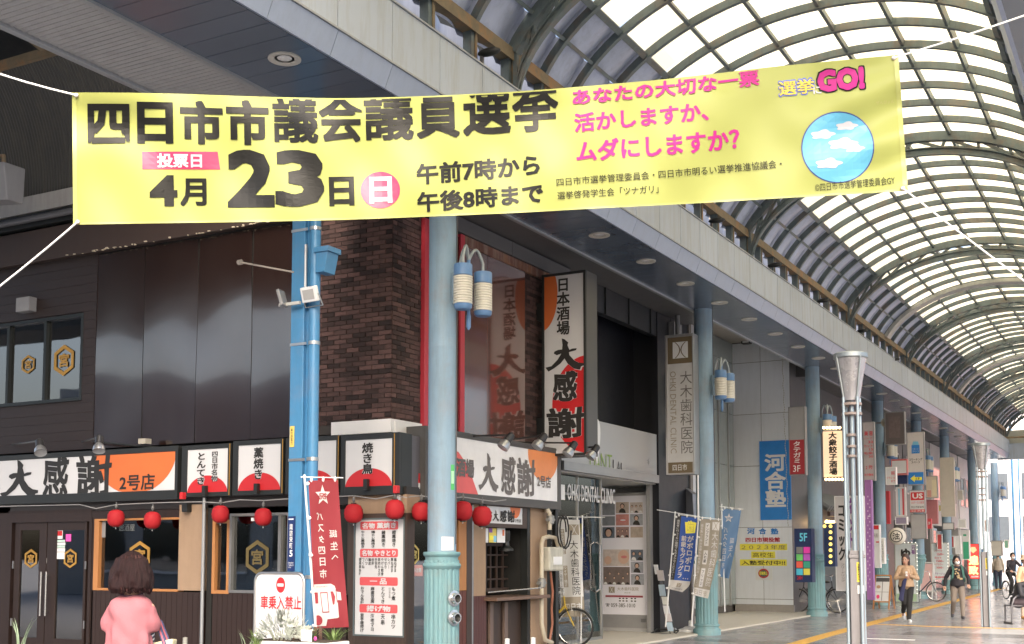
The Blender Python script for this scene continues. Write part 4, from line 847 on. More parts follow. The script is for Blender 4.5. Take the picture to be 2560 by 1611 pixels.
for (x,y,l) in((457,1240,'small red alarm lamp below the long left sign'),(991,1224,'small red and white alarm lamp at the corner sign case')): p=on(1,12.7,x,y); one('alarm_lamp',B().box(p.x-.03,p.x+.03,p.y-.04,p.y+.04,p.z-.05,p.z+.05),red,l,'alarm lamp',bevel=.01)
# ---- blue post with fittings
bp=at(740,1000,13.4); bx,by=bp.x,bp.y
def bpt(px,py,dy=0): return on(1,by+dy,px,py)
t=thing('blue_post','bright blue square steel post with round downpipe in front of the shopfront','post',(bx,by,0))
z1=6.49; xA=bpt(724,1000).x; xB=bpt(757,1000).x; build('square_column',B().box(xA,xB,by,by+.16,0,z1),steelb,t,bevel=.008)
xC=(xA+xB)/2+.19
build('web_plate',B().box(xB,xB+.04,by+.05,by+.07,0,z1),steelb,t)
build('downpipe',B().cyl((xB+.10,by+.06,0),(xB+.10,by+.06,z1),.062,seg=20),steelb,t,smooth=True)
for z in(2.6,3.9,5.2,1.3): build('pipe_clamp',B().cyl((xB+.10,by+.06,z),(xB+.10,by+.06,z+.04),.068,seg=20).box(xA-.004,xB+.04,by-.006,by+.0,z,z+.03),alu,t)
q0=bpt(786,624);q1=bpt(820,630);q2=bpt(788,682); b=B(); X0=xB+.15; 
b.hexa([(X0,by,q2.z),(X0+.12,by,q2.z),(X0+.12,by+.2,q2.z),(X0,by+.2,q2.z),(X0,by,q0.z-.04),(X0+.17,by,q0.z-.04),(X0+.17,by+.2,q0.z-.04),(X0,by+.2,q0.z-.04)]); b.box(X0-.01,X0+.19,by-.02,by+.22,q0.z-.04,q0.z+.02); build('rain_hopper',b,steelb,t,bevel=.004)
b=B(); b.tube([(xB+.03,by-.02,bpt(757,615).z),(xB+.03,by-.02,bpt(757,760).z)],.017); build('conduit',b,alu,t)
st=thing('floodlight','white square floodlight on the blue post','floodlight',bpt(770,755,-.1)); ff=FG(bpt(770,740,-.1).x,by-.12,R(8)); c=bpt(771,737,-.12)
fh=Fr(c,(1,-.1,0),(.02,-.35,1),(-.1,-1,-.35)); build('housing',B().plate(fh,-.115,-.085,.115,.085,-.05,0),wht,st,bevel=.01); build('glass_face',B().plate(fh,-.08,-.055,.08,.055,0,.004),mat('lens_grey',(.4,.4,.4)),st); build('yoke',B().tube([fh.p(-.12,.0,-.03),fh.p(-.13,-.14,-.06),fh.p(.13,-.14,-.06),fh.p(.12,0,-.03)],.008),alu,st)
st=thing('floodlight','edge on floodlight pointing left from the blue post','floodlight',bpt(705,770,-.1)); c=bpt(702,748,-.1); fh=Fr(c,(.25,-1,0),(-.35,0,1),(-1,-.1,-.3)); build('housing',B().plate(fh,-.08,-.1,.08,.1,-.04,0),mgrey,st,bevel=.01); build('arm',B().box(c.x-.03,xA+.2,by-.1,by-.07,bpt(702,772).z,bpt(702,772).z+.035),mat('arm_white',(.45,.45,.43)),st)
b=B(); e=bpt(601,656,-.2); f_=bpt(735,681); b.cyl(e,f_,.011); b.cyl(e-Vector((.03,0,0)),e+Vector((.02,0,0)),.032,seg=8); one('flag_rod_arm',b,mat('rod_grey',(.4,.36,.32),.5,.3),'thin rod sticking out left from the blue post near its top','rod')
pf=FY(by-.004); pl=thing('post_label','yellow oval number label on the blue post','label',bpt(731,1117)); plate('plate',pf,725,1066,736,1118,0,.006,mat('label_yellow',(.7,.5,.12),.5),pl,bevel=.002); txt(pl,pf,'▲中部電力',728,1071,733,1112,ink,0,.008,vertical=True)
pl=thing('address_plate','navy address plate with white characters on the blue post','address plate',bpt(729,1427)); plate('plate',pf,720,1291,738,1428,0,.008,mat('plate_navy',(.012,.03,.12),.35),pl,bevel=.002); txt(pl,pf,'諏訪栄町',725,1310,733,1372,wht,.01,.01,vertical=True); txt(pl,pf,'5',725,1376,733,1392,wht,.02,.01); txt(pl,pf,'Suwasakae',722,1405,735,1409,wht,0,.01); txt(pl,pf,'Yokkaichi',722,1411,735,1415,wht,0,.01); txt(pl,pf,'City',722,1417,729,1421,wht,0,.01); plate('header_strip',pf,723,1297,735,1300,.008,.010,wht,pl)
# ================================================================== CLOTH
def interp(pts,u):
    # pts: list of (u,x,y)
    for (u0,x0,y0),(u1,x1,y1) in zip(pts,pts[1:]):
        if u<=u1 or (u1==pts[-1][0]): k=(u-u0)/(u1-u0); return x0+(x1-x0)*k,y0+(y1-y0)*k
class Cloth:
    # rows: [(v,[(u,x,y)...])...] traced outline; hung at its own distance (d0 left .. d1 right), folds along the view normal
    def __init__(s,rows,d0,d1,wave=None,nu=60,nv=14): s.rows=rows;s.d0=d0;s.d1=d1;s.wave=wave or(lambda u,v:0);s.nu=nu;s.nv=nv
    def px(s,u,v):
        for (v0,r0),(v1,r1) in zip(s.rows,s.rows[1:]):
            if v<=v1 or v1==s.rows[-1][0]:
                k=(v-v0)/(v1-v0); a=interp(r0,u);b=interp(r1,u); return a[0]+(b[0]-a[0])*k,a[1]+(b[1]-a[1])*k
    def p(s,u,v,h=0):
        x,y=s.px(u,v); return at(x,y,s.d0+(s.d1-s.d0)*u-s.wave(u,v)-h)
    def mesh(s,h=0,u0=0,u1=1,v0=0,v1=1):
        b=B(); us=[u for u in [k/s.nu for k in range(s.nu+1)] if u0-1e-9<=u<=u1+1e-9]; vs_=[v for v in [k/s.nv for k in range(s.nv+1)] if v0-1e-9<=v<=v1+1e-9]
        if us[0]>u0: us=[u0]+us
        if us[-1]<u1: us.append(u1)
        if vs_[0]>v0: vs_=[v0]+vs_
        if vs_[-1]<v1: vs_.append(v1)
        n=len(us); b.add([s.p(u,v,h) for v in vs_ for u in us],[(j*n+i,(j+1)*n+i,(j+1)*n+i+1,j*n+i+1) for j in range(len(vs_)-1) for i in range(n-1)]); return b
    def patch(s,parent,u0,v0,u1,v1,m,h=.003,name='patch'): return build(name,s.mesh(h,u0,u1,v0,v1),m,parent,smooth=60)
    def shape(s,parent,pts,m,h=.003,name='print'):
        return s._cut(parent,[(u,v) for u,v in pts],[tuple(range(len(pts)))],m,h,name)
    def _cut(s,parent,vs,fs,m,h,name,hs=None):
        bm=bmesh.new(); V=[bm.verts.new((q[0],q[1],hs[i] if hs else 0)) for i,q in enumerate(vs)]
        for f in fs:
            try: bm.faces.new([V[i] for i in f])
            except ValueError: pass
        us=[q[0] for q in vs]; vv=[q[1] for q in vs]
        def cut(co,no,out=False): 
            g=list(bm.verts)+list(bm.edges)+list(bm.faces)
            if g: bmesh.ops.bisect_plane(bm,geom=g,plane_co=co,plane_no=no,clear_outer=out)
        if min(vv)<.012: cut((0,.012,0),(0,-1,0),True)
        if max(us)>.995: cut((.995,0,0),(1,0,0),True)
        if max(vv)>.99: cut((0,.99,0),(0,1,0),True)
        for k in range(1,s.nu):
            if min(us)<k/s.nu<max(us): cut((k/s.nu,0,0),(1,0,0))
        for k in range(1,s.nv):
            if min(vv)<k/s.nv<max(vv): cut((0,k/s.nv,0),(0,1,0))
        b=B(); idx={v:i for i,v in enumerate(bm.verts)}; b.v=[s.p(v.co.x,v.co.y,h+v.co.z) for v in bm.verts]; b.f=[tuple(idx[v] for v in f.verts) for f in bm.faces]; bm.free()
        if b.f: return build(name,b,m,parent,smooth='flat')
    def text(s,parent,t,u0,v0,u1,v1,m,bold=0,h=.004,vertical=False,mirror=False,tilt=0,shear=0,name='lettering',res=2,line=1.0,rot=0):
        if vertical: t=vert(t)
        vs,fs=glyphs(t,bold,res,line); q=[]; hs=[w_[2] for w_ in vs]
        for a,b_,_ in vs:
            if mirror: a=1-a
            if rot: a,b_=b_,1-a
            u=u0+(u1-u0)*a; v=v1+(v0-v1)*b_; q.append((u+shear*(1-b_),v+tilt*a))
        return s._cut(parent,q,fs,m,h,name,hs)
def sheetmat(name,col,rough=.45,trans=.35,spec=.5,var=.04):
    m=mat(name,col,rough,0,var,1.5,0,spec=spec)
    n=m.node_tree; b=n.nodes['Principled BSDF']; o=n.nodes['Material Output']; t=n.nodes.new('ShaderNodeBsdfTranslucent'); t.inputs[0].default_value=(*col,1); mx=n.nodes.new('ShaderNodeMixShader'); mx.inputs[0].default_value=trans
    n.links.new(b.outputs[0],mx.inputs[1]); n.links.new(t.outputs[0],mx.inputs[2]); n.links.new(mx.outputs[0],o.inputs[0]); return m
# ---- main yellow banner
def bw(u,v):
    s=.018*math.sin(u*19+v*2.2+.6)*(.35+.65*v)+.012*math.sin(u*41+v*5)+.006*math.sin(u*77-v*7)
    s+=.03*math.exp(-((u-.04)*14)**2-((v-.1)*3)**2)*math.sin((u*22-v*9))          # corner pulls
    s+=.022*math.exp(-((1-u)*11)**2)*math.sin(v*16+u*30)
    s+=.02*math.exp(-((v)*9)**2)*math.sin(u*13+1); s+=.018*math.sin((u*2.6+v*1.3)*3.1)*v*(1-v)*2
    return s*1.45
top=[(0,180,232),(.03,236,231),(.12,430,234),(.22,640,242),(.33,860,247),(.44,1090,240),(.54,1300,229),(.62,1465,216),(.73,1690,196),(.85,1935,167),(.95,2145,147),(1,2246,137)]
bot=[(0,183,562),(.03,240,561),(.12,435,558),(.22,645,555),(.33,868,550),(.44,1098,541),(.54,1310,532),(.62,1478,522),(.73,1706,511),(.85,1955,496),(.95,2166,484),(1,2270,477)]
def sm(L):                                        # gentler outline through the traced points
    o=[]
    for k in range(61):
        u=k/60; acc=[0,0,0]
        for d in(-.03,-.015,0,.015,.03):
            x,y=interp(L,min(1,max(0,u+d))); acc[0]+=y; acc[2]+=1
        x,_=interp(L,u); y=acc[0]/acc[2]
        if k in(0,60): y=interp(L,u)[1]
        o.append((u,x,y))
    return o
bc=Cloth([(0,sm(top)),(1,sm(bot))],8.45,8.15,bw,nu=110,nv=22)
ymat=sheetmat('banner_yellow',(.385,.412,.118),.42,.25,.3,.015); bink=mat('banner_black',(.008,.008,.007),.40,0,.06,spec=.22); bgrey=mat('banner_small',(.03,.028,.015),.5,spec=.2)
mag=mat('banner_magenta',(.40,.022,.18),.5,0,.05,spec=.2); bro=mat('banner_rose',(.42,.022,.08),.36,0,.05); bwh=mat('banner_white',(.44,.44,.46),.36,0,.03)
bn=thing('election_banner','long yellow election banner strung across the top of the view with black and pink lettering','banner',bc.p(.5,1))
cl=build('cloth',bc.mesh(),ymat,bn,smooth=60)
b=bc.mesh(.0025,0,1,.985,1); build('bottom_hem',b,mat('hem_yellow',(.37,.39,.12),.4),bn,smooth=60); build('side_hem',bc.mesh(.0025,0,.006,0,1),mat('hem_yellow',(.37,.39,.12)),bn,smooth=60); build('side_hem',bc.mesh(.0025,.994,1,0,1),mat('hem_yellow',(.37,.39,.12)),bn,smooth=60)
def BU(x): return (x-181)/2078
def bt(s,x0,x1,v0,v1,m,bold=0,tilt=0,**k): bc.text(bn,s,BU(x0),v0,BU(x1),v1,m,bold,tilt=tilt,**k)
chars='四日市市議会議員選挙'; xs=[223,345,449,563,680,800,915,1045,1160,1282]; xe=[327,432,555,670,798,912,1038,1152,1278,1398]
for i,ch in enumerate(chars):
    k=i/9; top_=.085-.16*k; 
    hh=.30+.02*k
    if ch in '四日': top_+=.0; hh=.30
    bt(ch,xs[i],xe[i],top_+ (.0 if i<4 else -.03),.392-.05*k if i>3 else .388,bink,.040 if ch in '四日市' else .024)
b_=[(BU(356),.45),(BU(541),.445),(BU(547),.585),(BU(356),.585)]; bc.shape(bn,b_,bro,.003,'rose_block'); bt('投票日',392,502,.462,.572,bwh,.03,h=.006)
bt('4',373,440,.63,.87,bink,.05); bt('月',447,512,.655,.87,bink,.03)
bt('2',564,682,.425,.885,bink,.036); bt('3',684,810,.425,.885,bink,.036)
bt('日',822,886,.645,.885,bink,.035)
cx_,cv=BU(951),.765; bc.shape(bn,[(cx_+BU(181+49)*math.cos(k*math.pi/24),cv+.152*math.sin(k*math.pi/24)) for k in range(48)],bro,.003,'rose_disc'); bt('日',924,980,.655,.875,bwh,.03,h=.006)
bt('午前7時から',1042,1346,.56,.735,bink,.03,tilt=-.035); bt('午後8時まで',1042,1352,.795,.965,bink,.03,tilt=-.035)
bt('あなたの大切な一票',1434,1908,.02,.15,mag,.028,tilt=-.02,h=.008); bt('活かしますか、',1436,1776,.215,.37,mag,.028,tilt=-.01); bt('ムダにしますか？',1438,1850,.44,.615,mag,.028,tilt=-.01)
bt('四日市市選挙管理委員会・四日市市明るい選挙推進協議会・',1386,1952,.735,.80,bgrey,.004,tilt=-.03,h=.008); bt('選挙啓発学生会「ツナガリ」',1387,1640,.845,.91,bgrey,.004,tilt=-.01,h=.008)
bt('選挙',1954,2046,.105,.235,mat('outline_blue',(.08,.12,.42),.4),.06,h=.004); bt('選挙',1956,2044,.115,.225,mat('gold_yellow',(.55,.40,.02),.4),.015,h=.010); bt('に',2040,2060,.175,.235,bwh,.02,h=.006)
bt('GO!',2048,2172,.05,.235,bink,.085,h=.004); bt('GO!',2052,2168,.06,.225,mag,.055,h=.010)
bt('ぜんぴょん',2194,2240,.325,.35,mat('faint_olive',(.45,.42,.15),.5)); bt('©四日市市選挙管理委員会GY',2030,2228,.905,.965,bgrey,0,tilt=-.02,h=.008)
cx_,cv=BU(2092),.645; RU,RV=.0435,.268; bc.shape(bn,[(cx_+RU*math.cos(k*math.pi/30),cv+RV*math.sin(k*math.pi/30)) for k in range(60)],mat('outline_navy',(.03,.05,.2),.4),.0025,'disc_outline')
bc.shape(bn,[(cx_+RU*.965*math.cos(k*math.pi/30),cv+RV*.965*math.sin(k*math.pi/30)) for k in range(60)],mat('banner_sky',(.10,.36,.52),.36),.0045,'sky_disc')
for (du,dv,s_) in((-.017,-.10,1),(.012,-.15,.9),(.02,.02,.8),(-.012,.12,1.1),(.006,-.02,1.2)):
    pts=[]
    for k in range(36):
        a=k*math.pi/18; r=1+.16*math.cos(5*a+.5); pts.append((cx_+du+.0135*s_*r*math.cos(a),cv+dv+.034*s_*r*math.sin(a)*(.8 if math.sin(a)>0 else 1.1)))
    bc.shape(bn,pts,bwh,.0065,'cloud')
gr=mat('eyelet',(.6,.45,.3),.3,.8)
rope=mat('rope_white',(.78,.78,.76),.7)
for (u,v,ex,ey,d,l) in((.006,.02,-60,165,8.6,'white rope from the upper left corner of the yellow banner'),(.006,.98,-90,785,8.6,'white rope from the lower left corner of the yellow banner'),(.994,.02,2680,-4,8.3,'white rope from the upper right corner of the yellow banner'),(.994,.98,2680,790,8.3,'white rope from the lower right corner of the yellow banner')):
    p=bc.p(u,v,.008); build('eyelet',B().lathe(p,[(.009,0),(.013,.004),(.017,0)],14,ax=-FW),gr,bn)
    e=at(ex,ey,d); m_=(p+e)/2+Vector((0,0,-.012)); one('rope',B().tube([p,p.lerp(m_,.5)+Vector((0,0,-.003)),m_,m_.lerp(e,.5)+Vector((0,0,-.003)),e],.0068,8).ell(p,(.014,.014,.014),8,6),rope,l,'rope',smooth=True)
# ---- narrow flags
def flag(label,pole,rod,rows,d,m,decor,wv=.02,base=None,name='banner_flag',polem=wht,cat='flag',ph=0):
    c=Cloth(rows,d,d,lambda u,v:wv*math.sin(u*7+v*5+ph)*(.3+v)+wv*.5*math.sin(v*13+u*3+ph),nu=10,nv=24)
    p0=at(*pole[0],d+.02); p1=at(*pole[1],d+.02); foot=gp(*pole[1]) if base else p1
    t=thing(name,label,cat,p1 if not base else (p1.x,p1.y,0))
    b=B(); b.cyl(p0,p1,.012); b.cyl(p0.lerp(p1,.5),p1,.015); b.ell(p0,(.016,)*3,8,6); build('pole',b,polem,t,smooth=True)
    r0=at(*rod[0],d+.01); r1=at(*rod[1],d+.01); build('cross_rod',B().cyl(r0,r1,.006),polem,t)
    cl=build('cloth',c.mesh(),m,t,smooth=60)
    b=B()
    for v in (.02,.25,.5,.75,.98):
        q=c.p(0,v,.0); b.ell(q+RT*-.012,(.03,.012,.02),8,5)
    for u in (.1,.5,.9): q=c.p(u,0,0); b.ell(q+Vector((0,0,.012)),(.016,.01,.03),8,5)
    build('loop',b,wht,t)
    decor(c,t); return t
wred=sheetmat('flag_red',(.30,.033,.045),.7,.25); fwh=mat('flag_print_white',(.56,.55,.54),.7)
def star(c,t,cu,cv,ru,rv,m,h=.004):
    c.shape(t,[(cu+(ru if k%2==0 else ru*.42)*math.sin(k*math.pi/5),cv-(rv if k%2==0 else rv*.42)*math.cos(k*math.pi/5)) for k in range(10)],m,h,'star')
def dred(c,t):
    star(c,t,.46,.10,.26,.072,fwh); c.text(t,'祝',.33,.083,.60,.128,mat('flag_red_print',(.30,.033,.045),.7),.02,.007,mirror=True)
    for ch,u0,v0,u1,v1 in (('バ',.22,.215,.42,.265),('ス',.24,.295,.43,.345),('タ',.26,.372,.42,.42),('四',.22,.445,.43,.495),('日',.24,.52,.42,.575),('市',.22,.60,.44,.66),('誕',.60,.335,.85,.385),('生',.61,.415,.85,.47),('へ',.62,.505,.84,.535)): c.text(t,ch,u0,v0,u1,v1,fwh,.01,.004,mirror=True)
    c.shape(t,[(.04,.70),(.55,.70),(.66,.715),(.72,.76),(.73,.93),(.68,.935),(.38,.94),(.33,.985),(.02,.985),(.02,.70)],fwh,.004,'bus_print')
    rp=mat('flag_red_print',(.4,.045,.06),.7)
    c.shape(t,[(.02,.755),(.13,.755),(.13,.83),(.02,.83)],rp,.007,'bus_window'); 
    c.shape(t,[(.20,.755),(.43,.755),(.45,.895),(.24,.895)],rp,.007,'bus_door'); c.shape(t,[(.22,.762),(.41,.762),(.43,.888),(.26,.888)],fwh,.009,'bus_door_leaf')
    c.shape(t,[(.52,.752),(.60,.752),(.66,.79),(.62,.84),(.57,.845)],rp,.007,'bus_window'); c.shape(t,[(.70,.755),(.83,.76),(.84,.815),(.72,.812)],fwh,.004,'bus_mirror'); c.shape(t,[(.68+.0,.74),(.70,.74),(.72,.83),(.70,.83)],rp,.008,'seam')
    c.shape(t,[(.10+.13*math.cos(k*math.pi/10),.945+.035*math.sin(k*math.pi/10)) for k in range(20)],rp,.008,'bus_wheel'); c.text(t,'YOKKAICHI',.10,.712,.45,.722,rp,0,.007,mirror=True)
flag('red banner flag with mirrored white lettering and a bus, tied beside the blue post',[(761,1190),(790,1575)],[(752,1193),(858,1195)],[(0,[(0,771,1202),(1,845,1201)]),(.45,[(0,779,1370),(1,856,1367)]),(1,[(0,788,1572),(1,872,1568)])],12.6,wred,dred)
blk=mat('flag_black',(.03,.03,.03),.7); bfl=sheetmat('flag_blue',(.035,.10,.40),.6,.2); grf=sheetmat('flag_grey',(.30,.27,.22),.65,.2); whf=sheetmat('flag_white',(.70,.70,.69),.6,.25); bgf=sheetmat('flag_slate',(.12,.22,.38),.65,.25); taupe=mat('taupe_print',(.30,.26,.20),.6)
def logo(fr_or,t,u0,v0,u1,v1,bgm,fgm,h=.004):
    c=fr_or; um,W=(u0+u1)/2,(u1-u0); vm,H=(v0+v1)/2,(v1-v0)
    c.shape(t,[(u0,v0),(u1,v0),(u1,v1),(u0,v1)],bgm,h,'logo_block')
    for sg in(-1,1):
        pts=[];pt2=[]
        for k in range(9):
            a=-1+k/4; x=um+sg*W*(.04+.30*a*a)
            pts.append((x-W*.03,vm+H*.48*a)); pt2.append((x+W*.04,vm+H*.48*a))
        c.shape(t,pts+pt2[::-1],fgm,h+.003,'logo_curve')
def ddental(c,t):
    c.patch(t,0,.80,1,1,taupe); c.text(t,'四日市',.14,.86,.92,.945,whf,.01,.006)
    c.text(t,'大木歯科医院',.52,.22,.88,.78,ink,0,.004,vertical=True)
    logo(c,t,.55,.05,.95,.16,taupe,whf)
    c.patch(t,.14,.10,.34,.36,taupe,.003,'capsule'); c.patch(t,.16,.48,.36,.70,taupe,.003,'capsule'); c.text(t,'マウスピース矯正',.18,.11,.31,.355,whf,.01,.006,vertical=True); c.text(t,'ワイヤー矯正',.20,.49,.33,.69,whf,.01,.006,vertical=True); c.text(t,'お気軽にご相談ください',.02,.40,.12,.78,ink,0,.004,vertical=True)
flag('white dental clinic flag with grey foot leaning beside the gas meter',[(1456,1291),(1452,1612)],[(1378,1292),(1512,1294)],[(0,[(0,1388,1299),(1,1449,1300)]),(.5,[(0,1398,1420),(1,1455,1418)]),(1,[(0,1404,1543),(1,1462,1541)])],20.6,whf,ddental,.03)
def dblue(c,t):
    c.patch(t,0,0,.22,.80,blk,.003,'black_stripe'); c.patch(t,0,.80,1,1,fwh,.003,'white_foot'); c.text(t,'歯医者に行ってない期間でもおまかせください!!',.04,.05,.17,.79,fwh,0,.006,vertical=True)
    c.shape(t,[(.42,.07),(.98,.06),(.94,.20),(.50,.22)],yel,.003,'yellow_patch'); c.text(t,'歯',.50,.045,.92,.20,yel,.06,.005); c.text(t,'歯',.54,.055,.88,.19,mat('teeth_white',(.5,.45,.1)),-.01,.007)
    c.text(t,'がボロボロ…',.60,.24,.90,.78,fwh,.02,.006,vertical=True); c.text(t,'前歯もグラグラ',.32,.25,.56,.77,fwh,.02,.006,vertical=True)
    logo(c,t,.40,.83,.62,.91,taupe,fwh,.006); c.text(t,'大木歯科医院',.2,.93,.85,.97,inkg,0,.006)
wl=.03
flag('blue and black dental flag with a yellow tooth character, left of the pair',[(1688,1281),(1664,1568)],[(1642,1275),(1750,1292)],[(0,[(0,1692,1289),(1,1743,1296)]),(.5,[(0,1683,1385),(1,1737,1390)]),(.85,[(0,1672,1460),(1,1724,1465)]),(1,[(0,1669,1472),(1,1706,1481)])],23.0,bfl,dblue,wl,base=1,ph=1)
def dgrey_(c,t):
    c.patch(t,0,.90,1,1,fwh,.003,'white_foot'); c.text(t,'四日市',.05,.915,.85,.985,taupe,0,.006)
    logo(c,t,.62,.03,.97,.14,fwh,taupe,.004); c.text(t,'大木歯科医院',.64,.17,.94,.86,fwh,.0,.006,vertical=True)
    for s_,v0,v1 in (('インプラント',.05,.36),('入れ歯',.42,.60),('ブリッジ',.65,.88)): c.patch(t,.28,v0,.50,v1,fwh,.003,'capsule'); c.text(t,s_,.32,v0+.02,.46,v1-.02,ink,.01,.006,vertical=True)
    c.text(t,'歯を失った時の治療もお気軽に相談ください',.05,.07,.18,.88,fwh,0,.006,vertical=True)
flag('taupe dental flag with white capsules of text in front of the blue column',[(1746,1294),(1729,1566)],[(1700,1287),(1806,1300)],[(0,[(0,1751,1297),(1,1801,1301)]),(.5,[(0,1744,1390),(1,1794,1393)]),(1,[(0,1733,1488),(1,1770,1497)])],22.6,grf,dgrey_,wl,base=1,ph=2)
def dstar(c,t):
    star(c,t,.36,.13,.26,.07,fwh); c.text(t,'祝',.24,.11,.48,.155,bgf,.01,.007,mirror=True)
    for i,ch in enumerate('バスタ四日市'): c.text(t,ch,.12,.26+i*.105,.36,.34+i*.105,fwh,.0,.005,mirror=True)
    for i,ch in enumerate('誕生へ'): c.text(t,ch,.55,.42+i*.11,.82,.50+i*.11,fwh,.0,.005,mirror=True)
flag('slate blue flag with a white star and mirrored lettering right of the taupe flag',[(1804,1262),(1812,1530)],[(1798,1266),(1858,1274)],[(0,[(0,1807,1272),(1,1853,1276)]),(.5,[(0,1803,1360),(1,1841,1358)]),(1,[(0,1800,1442),(1,1822,1447)])],24.2,bgf,dstar,wl,base=None,ph=3)
for (x,y,l) in((1660,1580,'white water filled flag base beside the leaflet rack'),(1727,1583,'white water filled flag base in front of the blue column')):
    p=gp(x,y); b=B().lathe(p,[(.28,0),(.29,.03),(.27,.07),(.17,.10),(.12,.13),(.05,.14),(.045,.24),(.03,.25)],8); one('pole_weight',b,wht,l,'pole weight',smooth=20)
# leaflet rack
p=gp(1676,1588); f_=FY(p.y); t=thing('leaflet_rack','black wire leaflet rack with tilted stacks of papers at the clinic entrance','leaflet rack',(p.x,p.y,0))
def rk(x,y,h=0): a_,b_=f_.ab(x,y); return f_.p(a_,b_,h)
b=B(); b.tube([rk(1644,1440),rk(1676,1586)],.010); b.tube([rk(1654,1438),rk(1688,1580)],.010); b.tube([rk(1632,1582,.1),rk(1690,1586,.1)],.012); b.tube([rk(1634,1574,-.15),rk(1690,1578,-.15)],.012); b.tube([rk(1633,1583,.1),rk(1636,1574,-.15)],.012); b.tube([rk(1688,1590,.1),rk(1690,1578,-.15)],.012)
build('frame',b,black,t)
lm=[mat('leaflet_%d'%k,c_,.5,0,.1,9) for k,c_ in enumerate([(.68,.70,.74),(.62,.58,.6),(.45,.58,.70),(.66,.68,.66)])]
for k,(x0,y0,w_,h_) in enumerate(((1640,1412,9,24),(1648,1426,15,26),(1652,1462,14,28),(1660,1492,13,20),(1663,1514,14,20),(1668,1534,14,20),(1672,1556,13,22))):
    b=B(); q=[f_.ab(x0,y0+h_),f_.ab(x0+w_,y0+h_),f_.ab(x0+w_+(-4 if k else -3),y0),f_.ab(x0-4,y0)]; b.prism(f_,q,.02,.05+.01*(k%2)); build('leaflet',b,lm[k%4],t)
b=B()
for x_,y_ in((1633,1584),(1688,1592),(1690,1580)): b.ell(rk(x_,y_,.08)+Vector((0,0,-.0)),(.025,.025,.025),8,6)
build('caster',b,black,t)
# ================================================================== CLINIC
cb_=thing('clinic_building','black fronted dental clinic with grey glossy canopy band and glass entrance','building',(-9.5,18.2,0))
blk2=mat('black_wall',(.010,.011,.016),.4,0,.2)
band=mat('band_silver',(.40,.40,.41),.3,.25,.04,1)
ye=A1.ab(1640,1190)[0]
build('black_wall',B().box(-9.9,-9.6,18.15,24.2,3.95,6.5),blk2,cb_); build('black_wall',B().box(-9.12,-8.98,22.55,24.3,0,6.5),blk2,cb_); build('black_wall',B().box(-9.9,-9.12,22.75,24.3,3.0,6.5),blk2,cb_); build('grey_jamb',B().box(-9.20,-9.12,22.42,22.55,0,3.0),mgrey,cb_)
build('black_fascia',B().box(-9.15,-9.0,18.15,24.2,6.0,6.5),mat('black_metal',(.03,.032,.036),.4,.3),cb_)
for k in range(5): build('fascia_rib',B().box(-9.0,-8.97,18.9+k*1.1,18.93+k*1.1,6.0,6.5),black,cb_)
b=B(); b.box(-9.05,-8.98,18.15,ye,3.03,3.98); build('canopy_band',b,band,cb_); build('canopy_lip',B().box(-9.05,-8.93,18.15,ye,3.0,3.16),mat('lip_grey',(.33,.33,.34),.3,.3),cb_,bevel=.004)
f_=FX(-8.975); gtx=mat('green_text',(.22,.34,.06),.4)
txt(cb_,f_,'D',1474,1128,1488,1178,gtx,.0,.004); txt(cb_,f_,'A',1489,1133,1500,1176,gtx,-.01,.004); txt(cb_,f_,'NT',1502,1136,1530,1182,gtx,-.01,.004); [txt(cb_,f_,c_,x_,y_,x_+8,y_+30,mat('dark_text',(.05,.05,.05)),0,.004) for c_,x_,y_ in(('L',1532,1150),('A',1542,1154),('L',1552,1158))]
b=B(); f2=FX(-8.974); c2=f2.ab(1492,1105); build('tooth_mark',B().flat(f2,[(c2[0]+.22*math.cos(k*.21)*(.6+.4*math.sin(k*.21)),c2[1]+.42*math.sin(k*.21)) for k in range(30)],.003),wht,cb_,smooth='flat')
# sliding track / railing seen against the black wall
b=B(); y0=A1.ab(1483,900)[0]; y1=A1.ab(1512,900)[0]
for z in (A1.ab(1498,1048)[1],A1.ab(1498,1008)[1],A1.ab(1498,965)[1]): b.cyl((-9.3,y0,z),(-9.3,y1,z),.02)
b.cyl((-9.3,y1,3.98),(-9.3,y1,A1.ab(1512,920)[1]),.025); b.cyl((-9.35,y0+.25,3.98),(-9.35,y0+.25,A1.ab(1495,790)[1]),.035); build('roof_railing',b,alu,cb_)
build('silver_window_edge',B().box(-9.5,-9.35,y0+.05,y0+.16,3.98,5.9),alug,cb_)
GX=-9.25; gf=FX(GX)
yg=gf.ab(1503,1400)[0]; build('glass_front',B().box(GX-.01,GX,18.2,yg,.08,2.98),glassc,cb_); b=B()
for y in (18.2,19.3,yg-.03): b.box(GX-.03,GX+.02,y,y+.03,.05,2.98)
b.box(GX-.03,GX+.02,18.2,yg,.03,.08); b.box(GX-.03,GX+.02,18.2,yg,2.62,2.66); build('glass_frame',b,alu,cb_)
b=B().tube([(GX+.02,yg-.25,.9),(GX+.09,yg-.25,.95),(GX+.09,yg-.25,1.75),(GX+.02,yg-.25,1.8)],.02); build('door_handle',b,chrome,cb_,smooth=True)
inw=mat('clinic_inner',(.50,.51,.50),.6,0,.08); b=B().box(-12.6,-12.5,18.2,24,0,3); b.box(-12.6,-9.3,18.15,18.2,0,3); b.box(-12.6,-9.3,23.6,23.7,0,3); b.box(-12.6,-9.05,18.15,23.7,2.98,3.0); build('clinic_interior',b,inw,cb_)
build('clinic_bench',B().box(-12.0,-11.2,19,22,0,.9),mat('clinic_wood',(.3,.25,.18),.5),cb_,bevel=.02); build('clinic_frame',B().box(-12.48,-12.44,19.5,21,1.2,2.2),dgrey,cb_)
